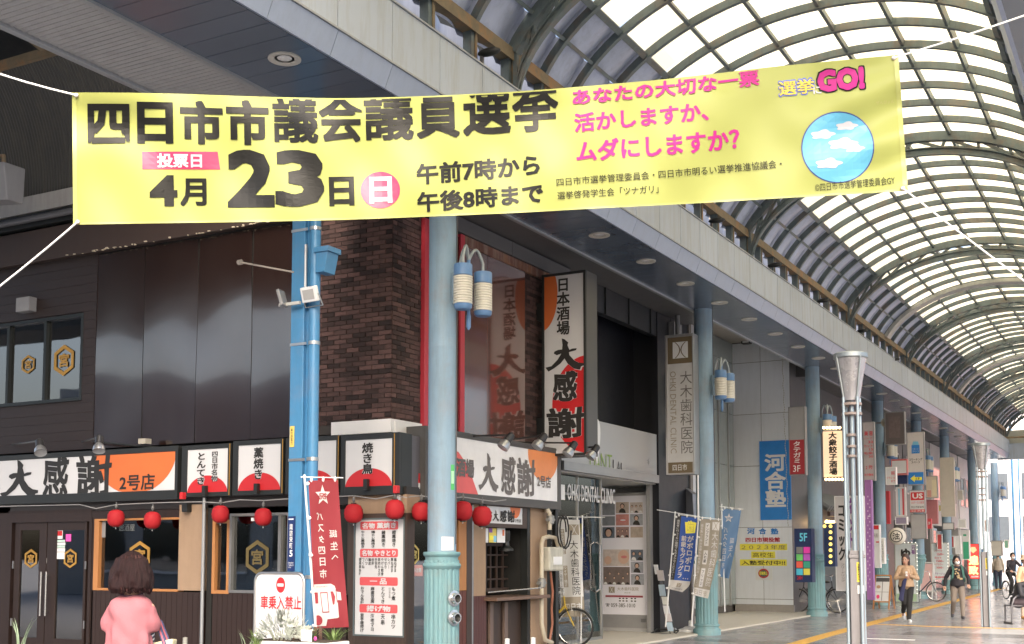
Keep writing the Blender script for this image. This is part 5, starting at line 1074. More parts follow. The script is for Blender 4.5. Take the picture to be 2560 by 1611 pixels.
txt(cb_,FX(GX+.06),'OHKI DENTAL CLINIC',1416,1216,1535,1256,mat('sign_letters',(.66,.66,.66),.3),.012,.02); txt(cb_,FX(GX+.06),'■',1400,1212,1411,1250,wht,0,.01)
# black side wall with grey boxes and chamfered mirror
b=B(); 
for k,(y0_,y1_) in enumerate(((800,850),(935,1010),(1080,1140))): q0=A1.ab(1656,(y0_+y1_)/2); zt=A1.ab(1656,y0_)[1]; zb=A1.ab(1656,y1_)[1]; build('wall_box',B().box(-8.98,-8.86,q0[0]+.3,q0[0]+.75,zb,zt),mgrey,cb_)
one('curved_mirror',B().hexa([(-9,24.1,2.0),(-8.75,24.0,1.9),(-8.7,24.2,1.9),(-9,24.3,2.0),(-9,24.1,3.0),(-8.8,24.0,2.85),(-8.75,24.2,2.85),(-9,24.3,3.0)]),mat('mirror_case',(.25,.26,.30),.3,.3),'grey chamfered casing on the black wall behind the flags','wall casing',bevel=.01)
# poster board
pf=FY(22.6); t,w_=board('poster_board','tall lit clinic poster board with rows of photos and a phone number','poster board',pf,1500,1232,1622,1570,1503,1240,1617,1537,.1,fm=mat('board_frame',(.36,.36,.37),.35,.3),wm=mat('poster_face',(.78,.78,.86),.35,0,.02))
a0,b0,a1,b1=w_
def PB(x,y): return a0+(a1-a0)*(x-525)/440, b1-(b1-b0)*(y-130)/1120
ph=[mat('photo_%d'%i,c,.4,0,.35,9) for i,c in enumerate([(.25,.27,.30),(.50,.42,.36),(.62,.55,.52),(.14,.17,.22),(.60,.28,.25),(.35,.22,.20),(.40,.42,.48),(.20,.16,.15)])]
skn=mat('photo_skin',(.62,.42,.33),.5); hrd=mat('photo_dark',(.035,.03,.03),.5)
cells=[(540,195,662,310,0),(672,190,797,295,1),(808,195,930,295,2),(540,322,662,410,0),(672,305,797,410,4),(808,305,930,412,6),(540,425,658,528,3),(672,425,797,526,5),(812,425,930,526,1),(546,638,798,795,2),(812,640,930,742,3),(812,752,930,858,6),(546,803,802,970,7),(812,868,936,970,6)]
ppl={1:1,2:3,5:1,6:1,7:3,9:0,10:2,11:1,12:6,13:1}
for i,(x0,y0,x1,y1,k) in enumerate(cells):
    q0=PB(x0,y1);q1=PB(x1,y0); pa=build('photo',B().plate(pf,q0[0],q0[1],q1[0],q1[1],0,.004),ph[k],t)
    n=ppl.get(i,0); 
    for j in range(n):
        W_=(q1[0]-q0[0]); H_=(q1[1]-q0[1]); cx_=q0[0]+W_*(j+.5)/n; r=min(W_/n*.24,H_*.2) if i!=6 else H_*.36; cy_=q0[1]+H_*(.62 if i!=12 or j%2 else .38)
        if i==6: cy_=q0[1]+H_*.45
        b=B(); b.flat(pf,[(cx_+r*1.9*math.cos(a_*.5)*.9,q0[1]+.002+max(0,r*2.2*math.sin(a_*.5))) for a_ in range(7)],.0055); build('figure',b,(hrd if (i+j)%2 else wht),pa,smooth='flat') if i!=6 else None
        build('figure',B().disc(pf,cx_,cy_+r*.2,r*1.15,r*1.2,.004,.006,14),hrd,pa); build('figure',B().disc(pf,cx_,cy_,r*.8,r*.95,.006,.0075,14),skn,pa)
    if i in(4,9):
        for (u,v,ru,rv,m_) in(((.55,.45,.33,.22,mat('lip_print',(.6,.2,.2))),(.55,.47,.24,.09,wht)) if i==4 else ((.78,.55,.24,.5,skn),(.80,.55,.13,.10,mat('lip_print',(.6,.2,.2))),(.18,.35,.16,.3,skn))):
            build('figure',B().disc(pf,q0[0]+(q1[0]-q0[0])*u,q0[1]+(q1[1]-q0[1])*v,(q1[0]-q0[0])*ru*.9,(q1[1]-q0[1])*rv*.85,.004+ru*.0,.0055 if m_ is skn else .007 if m_ is not wht else .0085,18),m_,pa)
def pt(s,x0,y0,x1,y1,m=taupe,bo=0): q0=PB(x0,y1);q1=PB(x1,y0); txt(t,pf,s,q0[0],q0[1],q1[0],q1[1],m,bo,.005,False)
pt('',600,150,880,175); pt('',555,550,920,580); pt('',570,592,900,603); pt('大木歯科医院',680,992,885,1025); pt('四日市',750,1038,808,1052); pt('059-385-1010',618,1145,852,1182,ink,.005); pt('☎',565,1145,606,1178,ink,.01)
pt('',640,1196,850,1204)
q0=PB(565,1088);q1=PB(925,1070); build('timetable_bar',B().plate(pf,q0[0],q0[1],q1[0],q1[1],0,.003),mat('maroon_print',(.3,.05,.07)),t)
pt('● ● ●   ● ●',695,1092,862,1104,ink); pt('● ● ●   ● ●',695,1116,862,1128,ink); q0=PB(598,1048);q1=PB(655,990)
cf=type('c',(),{})()
class FlatC:
    def __init__(s,fr): s.fr=fr
    def shape(s,t,pts,m,h,n): return build(n,B().flat(s.fr,[(a,b) for a,b in pts],h),m,t,smooth='flat')
logo(FlatC(pf),t,q0[0],q0[1],q1[0],q1[1],taupe,wht,.004)
build('foot_panel',B().plate(pf,a0,.03,a1+.04,b0-.06,-.04,0),mat('foot_white',(.5,.5,.51),.3,.2),t,bevel=.004); build('lower_light',B().plate(pf,a1-.12,b0-.14,a1-.02,b0-.07,0,.05),alug,t)
# tall projecting clinic sign
df=FY(22.35); t,w_=board('projecting_sign','tall white projecting dental clinic sign with brown top and silver side','sign',df,1664,836,1735,1187,1669,843,1732,1183,.30,fm=mat('silver_case',(.45,.45,.46),.3,.6),wm=mat('sign_pale',(.56,.56,.57),.3))
brn=mat('brown_print',(.16,.12,.07),.5); plate('brown_block',df,1669,843,1732,909,0,.004,brn,t); plate('brown_foot',df,1669,1156,1732,1183,0,.004,brn,t)
q=df.rect(1682,855,1720,896); logo(FlatC(df),t,q[0],q[1],q[2],q[3],wht,brn,.006); 
txt(t,df,'大木歯科医院',1701,928,1731,1134,inkg,.0,.006,vertical=True); txt(t,df,'OHKI DENTAL CLINIC',1676,929,1691,1134,taupe,.0,.006,rot=1); txt(t,df,'四日市',1682,1161,1718,1177,wht,.0,.008)
b=B(); p=df.p(df.ab(1738,1200)[0],0); b.cyl((p.x,22.5,df.ab(1738,1300)[1]),(p.x,22.5,df.ab(1738,1187)[1]),.02); build('hanger_pipe',b,wht,t)
one('wall_duct',B().cyl((-8.75,23.1,6.5),(-8.75,23.1,df.ab(1700,838)[1]),.05),alug,'thin grey duct above the tall dental clinic sign','duct',smooth=True)
# recessed wall beyond and cram school wall
kb=thing('cram_school_building','pale panelled cram school building with a projecting signed wall','building',(-9.2,32.3,0))
KY=32.3; kf=FY(KY); k0=kf.ab(1838,1400)[0]; k1=kf.ab(1982,1400)[0]; zt=7.5
zs=[.22]+[kf.ab(1900,y)[1] for y in(1498,1319,1165,1035,905)]+[zt]
xm=kf.ab(1905,1200)[0]
for z0,z1 in zip(zs,zs[1:]):
    for a,c in((k0,xm),(xm,k1)): build('wall_panel',B().box(a+.006,c-.006,KY,KY+.05,z0+.006,z1-.006),kjw,kb,bevel=.003)
build('wall_core',B().box(k0,k1,KY+.01,46,0,7.52),dgrey,kb); build('stone_base',B().box(k0-.02,k1+.01,KY-.02,KY+.1,0,.22),stone,kb,bevel=.005)
build('upper_mass',B().box(-30,-8.34,24.2,46,7.52,10),mat('upper_beige',(.35,.33,.30),.7),kb); build('soffit_upstand',B().box(-8.36,-8.32,24.2,46,6.5,7.6),mgrey,kb)
zz=[.22,2.1,4.2,zt]
for i in range(6):
    for z0,z1 in zip(zs,zs[1:]):
        build('side_panel',B().box(k0-.03,k0+.02,24.6+i*1.28,24.6+(i+1)*1.28-.012,z0+.006,z1-.006),kjw if i<4 else mat('kj_glass',(.38,.43,.43),.2,.2,.1),kb)
b=B()
for y in (29.9,30.9,31.7): b.box(k0,k0+.06,y,y+.05,.2,6.0)
build('window_bar',b,alu,kb)
build('return_wall',B().box(-10.7,-8.95,24.3,24.45,0,7.5),mat('taupe_wall',(.17,.155,.145),.5,.1,.1),kb)
build('recess_core',B().box(-14,-10.72,24.4,46,0,7.5),mat('taupe_wall',(.17,.155,.145)),kb)
bf=kf.off(.03); t,w_=board('blue_sign','vertical bright blue sign with white cram school characters','sign',bf,1900,1102,1977,1300,1901,1103,1975,1299,.03,fm=mat('signblue',(.03,.24,.68),.4),wm=mat('signblue',(.03,.24,.68),.4)); txt(t,bf,'河合塾',1912,1135,1965,1268,wht,.03,.006,vertical=True)
wl_=thing('wall_lettering','blue, red and yellow school notice lettering on the white panel wall','lettering',kf.p(kf.ab(1908,1415)[0],kf.ab(1908,1415)[1]))
[txt(wl_,kf,c_,x_,1321,x_+19,1336,blu,.03,.006) for c_,x_ in(('河',1868),('合',1897),('塾',1927))]; txt(wl_,kf,'四日市現役館',1864,1344,1950,1356,red,.03,.006)
for (x0,y0,x1,y1,s_) in((1850,1360,1968,1376,'２０２３年度'),(1878,1379,1938,1396,'高校生'),(1850,1399,1967,1415,'入塾受付中!!')):
    plate('yellow_band',kf,x0,y0,x1,y1,0,.004,yel,wl_); txt(wl_,kf,s_,x0+4,y0+3,x1-4,y1-2,ink if s_[0]!='２' else inkg,.015 if s_[0]=='入' else 0,.006)
t=thing('wall_poster','white no idling poster with a round red mark on the panel wall','poster',kf.p(kf.ab(1909,1451)[0],kf.ab(1909,1451)[1])); plate('sheet',kf,1889,1421,1931,1451,0,.005,wht,t); c=kf.ab(1909,1434); build('red_ring',B().disc(kf,c[0],c[1],.15,.13,.005,.007),red,t); build('disc',B().disc(kf,c[0],c[1],.11,.095,.007,.009),dgrey,t); txt(t,kf,'駐輪禁止',1899,1429,1919,1438,yel,.02,.011)
t=thing('wall_floodlight','small black floodlight high on the white panel wall','floodlight',kf.p(kf.ab(1868,860)[0],kf.ab(1868,860)[1])); plate('housing',kf,1858,847,1880,862,0,.2,black,t,bevel=.01); plate('lens',kf,1862,852,1877,860,.2,.21,wht,t)
# chain of string ornaments
b=B(); 
for k in range(70):
    p=kf.p(kf.ab(1957+k*.22,900+k*6)[0]+.02,0); z=kf.ab(1960,900+k*6)[1]; b.ell((p.x+.012*math.sin(k),KY-.12,z),(.012,.008,.03),6,4)
one('ornament_chain',b,mat('chain_pale',(.5,.5,.46),.4,.5,.3),'hanging chain of small metal ornaments at the edge of the panel wall','chain')
# ================================================================== SHOPS BEYOND
SX=-9.1; S=FX(SX)
def Yat(px): return S.ab(px,1390)[0]
def shop(px0,px1,m,label,zt=6.5,extra=None):
    y0,y1=Yat(px0),Yat(px1); t=thing('shop_building',label,'building',(SX,y0,0)); build('upper_wall',B().box(SX-1,SX,y0+.02,y1-.02,2.9,zt),m,t); build('upper_mass',B().box(SX-12,SX+.75,y0+.01,y1-.01,6.53,9.5),dgrey,t)
    build('pier',B().box(SX-1,SX,y0+.02,y0+.35,0,2.9),m,t); build('pier',B().box(SX-1,SX,y1-.3,y1-.02,0,2.9),m,t); build('shop_interior',B().box(SX-2.6,SX-2.5,y0,y1,0,2.9),mat('shop_inner_wall',(.40,.36,.32),.7,0,.5,1.2),t)  # interior wall in mottled warm grey
    build('shop_glass',B().box(SX-.3,SX-.29,y0+.35,y1-.3,.1,2.7),glassc,t)
    n=3
    for k in range(n):
        a=y0+.5+(y1-y0-.9)*k/n; c=a+(y1-y0-.9)/n-.35; w_=build('window',B().frame(S,a,4.0,c,5.5,.06,-.05,.03),alu,t); build('pane',B().plate(S,a+.06,4.06,c-.06,5.44,-.03,.012),glassmat('far_glass',(.5,.55,.6),.7) if 'far_glass' not in MATS else MATS['far_glass'],w_)
    return t
dbr=mat('dark_brown_wall',(.055,.03,.028),.5,0,.2,3,stretch=(1,8,1)); gw=mat('grey_wall',(.45,.44,.43),.6,0,.1,dirt=.3); dgw=mat('dark_grey_wall',(.22,.215,.215),.6,0,.12); pkw=mat('pale_wall',(.62,.60,.58),.6,0,.1,dirt=.2); rdw=mat('red_shop_wall',(.40,.10,.10),.5,0,.1)
shop(1990,2108,dbr,'dark brown boarded shop building behind the lit dumpling sign'); shop(2110,2190,gw,'grey shop building behind the horn speaker column'); shop(2192,2262,dgw,'dark shop building with framed billboard left of the coworking sign'); shop(2264,2330,dgw,'dark grey building with upstairs windows behind the coworking sign'); shop(2332,2400,gw,'grey building with a row of upstairs windows near the arcade end'); shop(2402,2440,pkw,'pale building at the end of the arcade')
b=B()
for k in range(24): z=k
for px in range(1994,2106,9): y=Yat(px); b.box(SX,SX+.03,y,y+.05,3.4,6.4)
one('wall_batten',b,mat('batten_brown',(.09,.05,.045),.5),'vertical brown battens on the dark shop wall above the dumpling sign','battens',kind='stuff')
def face_sign(label,d,x0,y0,x1,y1,parts=(),m=signw,fm=alug,depth=.2,name='shop_sign',cat='sign',inset=2,emit=None,post=False):
    # sign box facing the camera's side street (-Y) standing at distance d
    c=at((x0+x1)/2,y1,d); fr=FY(c.y); a=fr.rect(x0,y0,x1,y1)
    t=thing(name,label,cat,fr.p((a[0]+a[2])/2,max(0,a[1]))); fw_=(a[2]-a[0])*inset/(x1-x0)
    build('case',B().plate(fr,a[0],a[1],a[2],a[3],-depth,-.01),fm,t,bevel=.004); build('frame',B().frame(fr,*a,fw_,-.01,.01),fm,t); build('face',B().plate(fr,a[0]+fw_,a[1]+fw_,a[2]-fw_,a[3]-fw_,-.01,.0),m,t)
    for q in parts:
        if q[0]=='r': plate(q[6] if len(q)>6 else 'print_block',fr,q[1],q[2],q[3],q[4],.001,.004,q[5],t)
        elif q[0]=='t': txt(t,fr,q[1],q[2],q[3],q[4],q[5],q[6],q[7] if len(q)>7 else .01,.008,vertical=(len(q)>8 and q[8]))
        elif q[0]=='p': build('print_shape',B().flat(fr,[fr.ab(*xy) for xy in q[1]][::-1],.006),q[2],t,smooth='flat')
        elif q[0]=='b':
            for (bx_,by_) in q[1]: ca=fr.ab(bx_,by_); build('bulb',B().ell(fr.p(*ca,.03),(q[2],)*3,8,6),q[3],t,smooth=True)
    return t,fr
d33=28.5
face_sign('narrow grey and red sign reading タテガミ 3F beside the white panel wall',d33,1972,1017,2013,1188,[('r',1974,1100,2011,1186,mat('deep_red',(.30,.02,.03),.5)),('t','タテガミ',1984,1104,2002,1158,wht,.01,True),('t','3F',1983,1164,2001,1180,wht,.0)],m=mat('grey_face',(.28,.28,.29),.4))
lit=mat('lit_cream',(.75,.55,.38),.5,emit=.22,ecol=(1,.66,.42))
face_sign('lit cream dumpling bar sign with black brush characters and rows of bulbs',30.5,2057,1077,2108,1194,[('t','大衆餃子酒場',2072,1080,2093,1188,ink,.035,True),('b',[(2060+k*8,1070) for k in range(6)]+[(2066+k*8,1199) for k in range(6)],.035,bulb)],m=lit,fm=black,inset=1)
# tiled canopy under it
rf=thing('tiled_eave','small grey tiled eave with hanging bulbs under the dumpling sign','eave',on(0,-8.6,2090,1240)); y0,y1=on(0,-8.7,2050,1240)[1],on(0,-8.7,2128,1240)[1]
tile_m=mat('roof_tile',(.16,.17,.18),.5,0,.15,6)
for k in range(14):
    y=y0+(y1-y0)*k/14; build('roof_tile',B().tube([(-9.1,y,3.35),(-8.8,y,3.15),(-8.45,y,2.9)],.11,8),tile_m,rf,smooth=True)
build('eave_board',B().box(-8.5,-8.42,y0,y1,2.68,2.8),dbr,rf); b=B()
for k in range(12): b.ell((-8.6,y0+.3+(y1-y0-.6)*k/12,2.52),(.05,.05,.06),8,6)
build('bulb_row',b,bulb,rf,smooth=True)
navyb=navy
face_sign('navy cafe sign with 5F, coloured squares and 24h at street level',30.0,1987,1322,2030,1456,[('t','5F',1999,1333,2018,1354,mat('cyan_print',(.15,.6,.8),.4),.02),('t','24H',1993,1440,2006,1450,red,.02)]+[('r',1991+i*18,1368+j*18,1991+i*18+16,1368+j*18+16,mat('square_%d'%(i+2*j),c_,.4)) for (i,j),c_ in {(0,0):(.2,.2,.2),(1,0):(.7,.05,.4),(0,1):(.15,.55,.15),(1,1):(.45,.1,.5),(0,2):(.75,.12,.08),(1,2):(.05,.35,.25),(0,3):(.08,.5,.7),(1,3):(.7,.65,.1)}.items()],m=navyb,fm=navyb,depth=.3)
bulby=mat('bulb_yellow',(.9,.65,.15),.4,emit=.5,ecol=(1,.7,.15))
face_sign('navy arrow sign edged with yellow bulbs right of the third column',30.2,2060,1308,2088,1417,[('b',[(2077,1316+k*15) for k in range(7)]+[(2062,1316)],.045,bulby),('r',2064,1322,2071,1400,navyb)],m=navyb,fm=mat('navy_frame',(.03,.05,.13)))
pur=mat('purple_print',(.20,.05,.25),.5)
face_sign('large white board with black katakana for comics and purple lettering',31.6,2088,1240,2160,1478,[('t','コミック',2096,1264,2112,1402,ink,.03,True),('t','ネット',2118,1232+14,2138,1370,pur,.03,True),('t','フリードリンク',2103,1410,2112,1455,inkg,.0,True)],m=mat('board_pale',(.60,.58,.60),.5),fm=wht)
face_sign('narrow purple banner board right of the near funnel lamp',30.6,2165,1200,2181,1500,[('t','KARAOKE',2168,1290,2177,1440,mat('pale_purple',(.65,.5,.7)),0) if False else ('r',2169,1290,2176,1292,wht)]+[('r',2168+(k%2)*5,1240+k*9,2171+(k%2)*5,1244+k*9,mat('pale_purple',(.55,.4,.6))) for k in range(26)],m=mat('purple_board',(.30,.13,.36),.5),fm=mat('purple_board',(.3,.13,.36)))
rp_=mat('red_print',(.6,.06,.08),.5)
face_sign('white price sign with rows of red characters behind the near funnel lamp',33.5,2158,1055,2186,1202,[('t','美 容',2161,1078,2182,1090,rp_,.02),('t','パーマ',2160,1093,2180,1100,rp_,.0),('t','30',2170,1102,2183,1109,rp_),('t','カット',2160,1112,2182,1119,rp_),('t','15',2173,1121,2183,1127,rp_),('t','毛染',2160,1130,2182,1137,rp_),('t','30',2172,1139,2183,1145,rp_),('t','2 階',2164,1164,2182,1174,rp_),('t','年中無休',2161,1184,2184,1191,rp_)],m=mat('grey_face2',(.42,.38,.40),.5),fm=mgrey)
face_sign('round topped white and purple sign low behind the near funnel lamp',32.5,2118,1242,2164,1300,[('r',2148,1255,2164,1300,mat('magenta_block',(.45,.08,.3))),('t','ハラ',2122,1262,2138,1276,pur,.03)],m=mat('board_pale2',(.66,.63,.64),.5),fm=wht)
face_sign('tall white coworking space sign with a blue logo and yellow 1F arrow',38.5,2268,1080,2311,1213,[('r',2279,1113,2299,1134,blu),('t','リモート\nスペース',2281,1121,2297,1131,wht,0),('p',[(2283,1104),(2295,1104),(2298,1113),(2280,1113)],sky_b),('t','コワーキング\nスペース',2273,1146,2306,1159,ink,.01),('r',2271,1181,2309,1211,blu),('p',[(2276,1197),(2287,1188),(2287,1193),(2305,1193),(2305,1201),(2287,1201),(2287,1206)],yel),('t','1F',2290,1194,2300,1200,ink,0)],m=mat('cow_face',(.66,.62,.60),.4),fm=mgrey,inset=1.5)
face_sign('white music school sign with a red US block below the coworking sign',38.5,2274,1226,2313,1282,[('r',2277,1231,2310,1251,red),('t','US',2281,1234,2307,1247,wht,.03),('t','USボーカル教室',2278,1254,2310,1260,rp_,0),('t','四日市駅前校',2278,1265,2310,1271,ink,0),('r',2276,1274,2312,1281,red),('t','0120-1892-88',2279,1275,2310,1280,wht,0)],fm=mgrey,inset=1.2)
face_sign('blank grey panel sign under the music school sign',38.5,2277,1285,2316,1348,[],m=mat('blank_grey',(.36,.36,.37),.4),fm=alug,inset=2)
face_sign('tall blank beige signboard on the sixth column',43,2351,1144,2386,1292,[],m=mat('blank_beige',(.52,.48,.42),.4),fm=mat('blank_beige',(.52,.48,.42)),inset=1)
face_sign('small blank pale box sign under the tall beige signboard',43,2356,1307,2386,1325,[],m=mat('blank_pale',(.62,.62,.62),.4),fm=alug)
face_sign('framed brown billboard upstairs left of the coworking sign',37,2212,1030,2262,1112,[('r',2222,1042,2250,1095,mat('billboard_print',(.17,.13,.13),.5,0,.4,12))],m=mat('billboard',(.12,.10,.10),.5),fm=mgrey)
face_sign('white hair price sign with red letters left of the coworking sign',35.5,2214,1168,2240,1212,[('t','美容',2228,1178,2237,1188,rp_),('t','ブラシ 15',2217,1192,2238,1198,rp_),('t','まで',2228,1200,2238,1206,rp_)],fm=wht)
face_sign('curved white sign with a red outline above the blue game banner',37.5,2228,1148,2268,1188,[('r',2230,1150,2266,1152,red),('r',2230,1184,2266,1186,red),('t','',2240,1160,2256,1178,rp_,.02)],fm=mat('pink_frame',(.6,.2,.2)))
face_sign('dark blue sign with green and yellow characters right of the fourth column',37.6,2238,1188,2268,1210,[('t','',2242,1193,2264,1203,mat('lime',(.45,.6,.15)),.02)],m=navy,fm=navy)
face_sign('pale violet framed sign above the paper lantern',37,2238,1292,2268,1312,[('t','',2242,1298,2262,1306,wht,.01)],m=mat('violet_grey',(.25,.22,.32),.5),fm=wht)
face_sign('pink poster panel with faint white strokes right of the blank panel',41,2316,1250,2344,1310,[('t','',2320,1270,2338,1290,mat('pink_pale',(.7,.4,.4)),0)],m=mat('pink_dusty',(.42,.16,.17),.5),fm=mat('pink_dusty',(.42,.16,.17)))
face_sign('beige illustrated panel right of the coworking sign',40.5,2314,1190,2344,1246,[('r',2318,1226,2328,1243,mat('tower_pink',(.6,.3,.25))),('r',2330,1200,2342,1240,mat('warm_pale',(.68,.6,.42)))],m=mat('beige_pale',(.60,.52,.42),.5),fm=mgrey)
# street level signs
bulbw=mat('bulb_white',(.9,.9,.85),.3,emit=.25,ecol=(1,1,.9))
face_sign('white standing sign reading 元祖 with bulbs around it behind the walking woman',40.2,2238,1358,2292,1505,[('t','元祖',2278,1364,2290,1386,pur,.02,True),('t','ゆ',2252,1372,2276,1396,ink,.04),('r',2239,1485,2291,1503,mat('sage',(.35,.5,.33)))]+[('b',[(2244+k*9,1357) for k in range(6)]+[(2293,1364+k*10) for k in range(13)],.022,bulbw)],m=mat('sign_bluewhite',(.60,.66,.68),.4),fm=mat('sage_frame',(.38,.42,.38)))
face_sign('standing white beauty salon price board edged with bulbs',44,2328,1357,2372,1450,[('t','美 容',2340,1361,2358,1368,rp_,.02),('t','パーマ',2336,1374,2356,1380,rp_),('t','5500~',2342,1383,2360,1389,rp_),('t','カット',2336,1392,2354,1398,rp_),('t','1500~',2341,1400,2360,1406,rp_),('t','ヘアカラー',2336,1409,2358,1414,rp_),('t','3000~',2341,1417,2360,1422,rp_),('t','ブラージュ',2336,1432,2362,1437,pur),('t','美容院',2336,1441,2362,1446,rp_,.02),('b',[(2370,1360+k*8) for k in range(11)],.022,bulbw)],m=mat('sign_bluewhite',(.6,.66,.68),.4),fm=mat('bulb_frame',(.45,.42,.38)))
ledr=mat('led_red',(.75,.02,.02),.4,emit=.55,ecol=(1,.05,.04)); ledo=mat('led_orange',(1,.35,.1),.4,emit=.9,ecol=(1,.6,.2))
face_sign('glowing red LED sign with two large orange characters on a wheeled stand',49,2418,1360,2449,1448,[('t','達',2422,1389,2446,1413,ledo,.04),('t','致',2422,1415,2446,1437,ledo,.04),('p',[(2428,1368),(2438,1368),(2442,1376),(2433,1384),(2424,1376)],mat('led_gold',(.5,.4,.2),.4,emit=.4)),('r',2428,1440,2446,1444,wht)],m=ledr,fm=mat('led_frame',(.25,.03,.04),.4))
# stand legs under LED sign
p=at(2433,1448,49); b=B(); 
for dx in(-.2,.2):
    b.cyl((p.x+dx,p.y+.02,p.z+.02),(p.x+dx,p.y+.02,.06),.018); b.cyl((p.x+dx,p.y-.2,.05),(p.x+dx,p.y+.3,.05),.018)
one('sign_stand',b,dgrey,'dark tubular wheeled stand under the red LED sign','sign stand')
# round lantern
p=at(2243,1341,35); t=thing('round_lantern','big white round lantern with a circled 油 character','lantern',(p.x,p.y,p.z-.25)); build('globe',B().ell(p,(.25,.25,.25),24,16),mat('lantern_white',(.66,.62,.55),.6),t,smooth=True)
fr=FY(p.y-.24); c=fr.ab(2240,1341)
b=B(); 
def gl(a,bb_): # on the globe
    x=c[0]+a; z=c[1]+bb_; r2=.25**2-(x-p.x)**2-(z-p.z)**2; return Vector((x,p.y-math.sqrt(max(r2,.0001))-.004,z))
n=28; vs=[]
for k in range(n):
    a=2*math.pi*k/n; vs+=[gl(.15*math.cos(a),.15*math.sin(a)),gl(.175*math.cos(a),.175*math.sin(a))]
b.add(vs,[(2*k,2*k+1,(2*k+3)%(2*n),(2*k+2)%(2*n)) for k in range(n)]); build('ring_mark',b,ink,t,smooth='flat')
vs,fs=glyphs('油',.02); b=B(); b.add([gl(-.10+.2*u,-.10+.2*v) for u,v,_ in vs],fs); build('lettering',b,ink,t,smooth='flat')
# horn speaker on column 4
p=at(2214,1057,37.6); t=thing('horn_speaker','grey horn loudspeaker strapped to the fourth column','speaker',p); build('horn',B().lathe(p,[(.03,-.25),(.05,-.15),(.06,-.05),(.12,.05),(.15,.1),(.155,.1),(.10,.04),(.001,.0)],20,ax=(.3,-1,-.1)),mat('horn_beige',(.35,.33,.27),.5),t,smooth=True); build('bracket',B().box(p.x-.3,p.x,p.y+.02,p.y+.06,p.z-.02,p.z+.03),mgrey,t)
# A-board
def aboard(px0,py0,px1,py1,d,label,mf,mfc,decor=None):
    c=at((px0+px1)/2,py1,d); c.z=0; fr=FG(c.x,c.y,R(-8)); W_=(px1-px0)*d/F/2; H_=(py1-py0)*d/F
    t=thing('standing_board',label,'standing board',c)
    def q(a,z,h=0): return fr.p(a,z,-.25*z/H_*1.0+h)
    b=B()
    for a in(-W_,W_): b.tube([q(a,0),q(a,H_)],0,rect=(.04,.03,fr.u)); b.tube([fr.p(a,0,-.5),fr.p(a,H_,-.25)],0,rect=(.04,.03,fr.u))
    for z in(.22*H_,H_): b.tube([q(-W_,z),q(W_,z)],0,rect=(.03,.04,fr.n))
    build('frame',b,mf,t); f2=Fr(q(0,0,.0),fr.u,(q(0,H_)-q(0,0)),fr.n); build('board',B().plate(f2,-W_+.02,.24*H_,W_-.02,H_-.02,-.01,.005),mfc,t)
    if decor: decor(f2,t,W_,H_)
    return t
def dec1(f,t,W,H):
    build('header',B().plate(f,-W+.03,.84*H,W-.03,.96*H,.005,.01),dgrey,t); build('divider',B().plate(f,-.008,.26*H,.008,.84*H,.005,.008),inkg,t); build('divider',B().plate(f,-W+.03,.52*H,W-.03,.53*H,.005,.008),inkg,t)
    txt(t,f,'',.06,.62*H,W-.08,.78*H,inkg,0,.009,False); txt(t,f,'',.06,.36*H,W-.08,.48*H,inkg,0,.009,False); build('print',B().disc(f,-W*.5,.38*H,.05,.06,.006,.009,14),rose,t); build('print',B().disc(f,-W*.5,.68*H,.06,.05,.006,.009,14),mat('food_print',(.5,.3,.2)),t)
aboard(2183,1436,2222,1520,35,'white standing board in an orange wooden frame beside the near lamp',wood,wht,dec1)
aboard(2300,1405,2330,1495,43.5,'white and pink standing board behind the parked bicycle',wht,mat('board_pink',(.75,.5,.5),.5))
face_sign('white vertical board with red stripe and 元祖 beside the fourth column',34.5,2176,1312,2200,1420,[('r',2178,1314,2198,1324,red),('t','元祖',2184,1334,2195,1344,inkg,0),('r',2190,1354,2198,1357,red)],fm=wht)
face_sign('white narrow banner board of the bus terminal flag beside the fourth column',34.6,2200,1345,2212,1410,[('t','バスタ四日市',2203,1352,2209,1404,inkg,0,True)],m=mat('pale_grey_face',(.5,.5,.48),.5),fm=wht)
face_sign('green and white shop board near the far columns',46,2400,1326,2424,1400,[('r',2408,1355,2422,1398,mat('board_green',(.05,.35,.2))),('r',2408,1336,2416,1341,mat('board_green',(.05,.35,.2)))],fm=wht)
face_sign('white shop board with red cursive beside the green board',45,2388,1340,2402,1385,[('t','',2391,1350,2399,1378,rose,0,True)],fm=wht)
face_sign('beige board with faint lettering beyond the far lamp',50,2478,1352,2506,1390,[('t','',2486,1366,2502,1372,mat('pink_faint',(.6,.4,.4)))],m=mat('beige_board',(.45,.44,.40),.5),fm=mgrey)
face_sign('red poster with white lettering on the shop behind the blank panel',40.5,2318,1297,2328,1322,[('t','3F',2321,1305,2326,1312,wht)],m=rp_,fm=rp_)
face_sign('red shopfront board above the 油 lantern',38.6,2212,1228,2224,1310,[],m=mat('shop_red',(.55,.05,.06),.5),fm=rp_)
face_sign('white and blue vertical shop board right of the red shopfront board',38.8,2240,1218,2264,1290,[('r',2246,1222,2250,1288,sky_b),('r',2256,1222,2260,1288,rp_)],fm=wht)
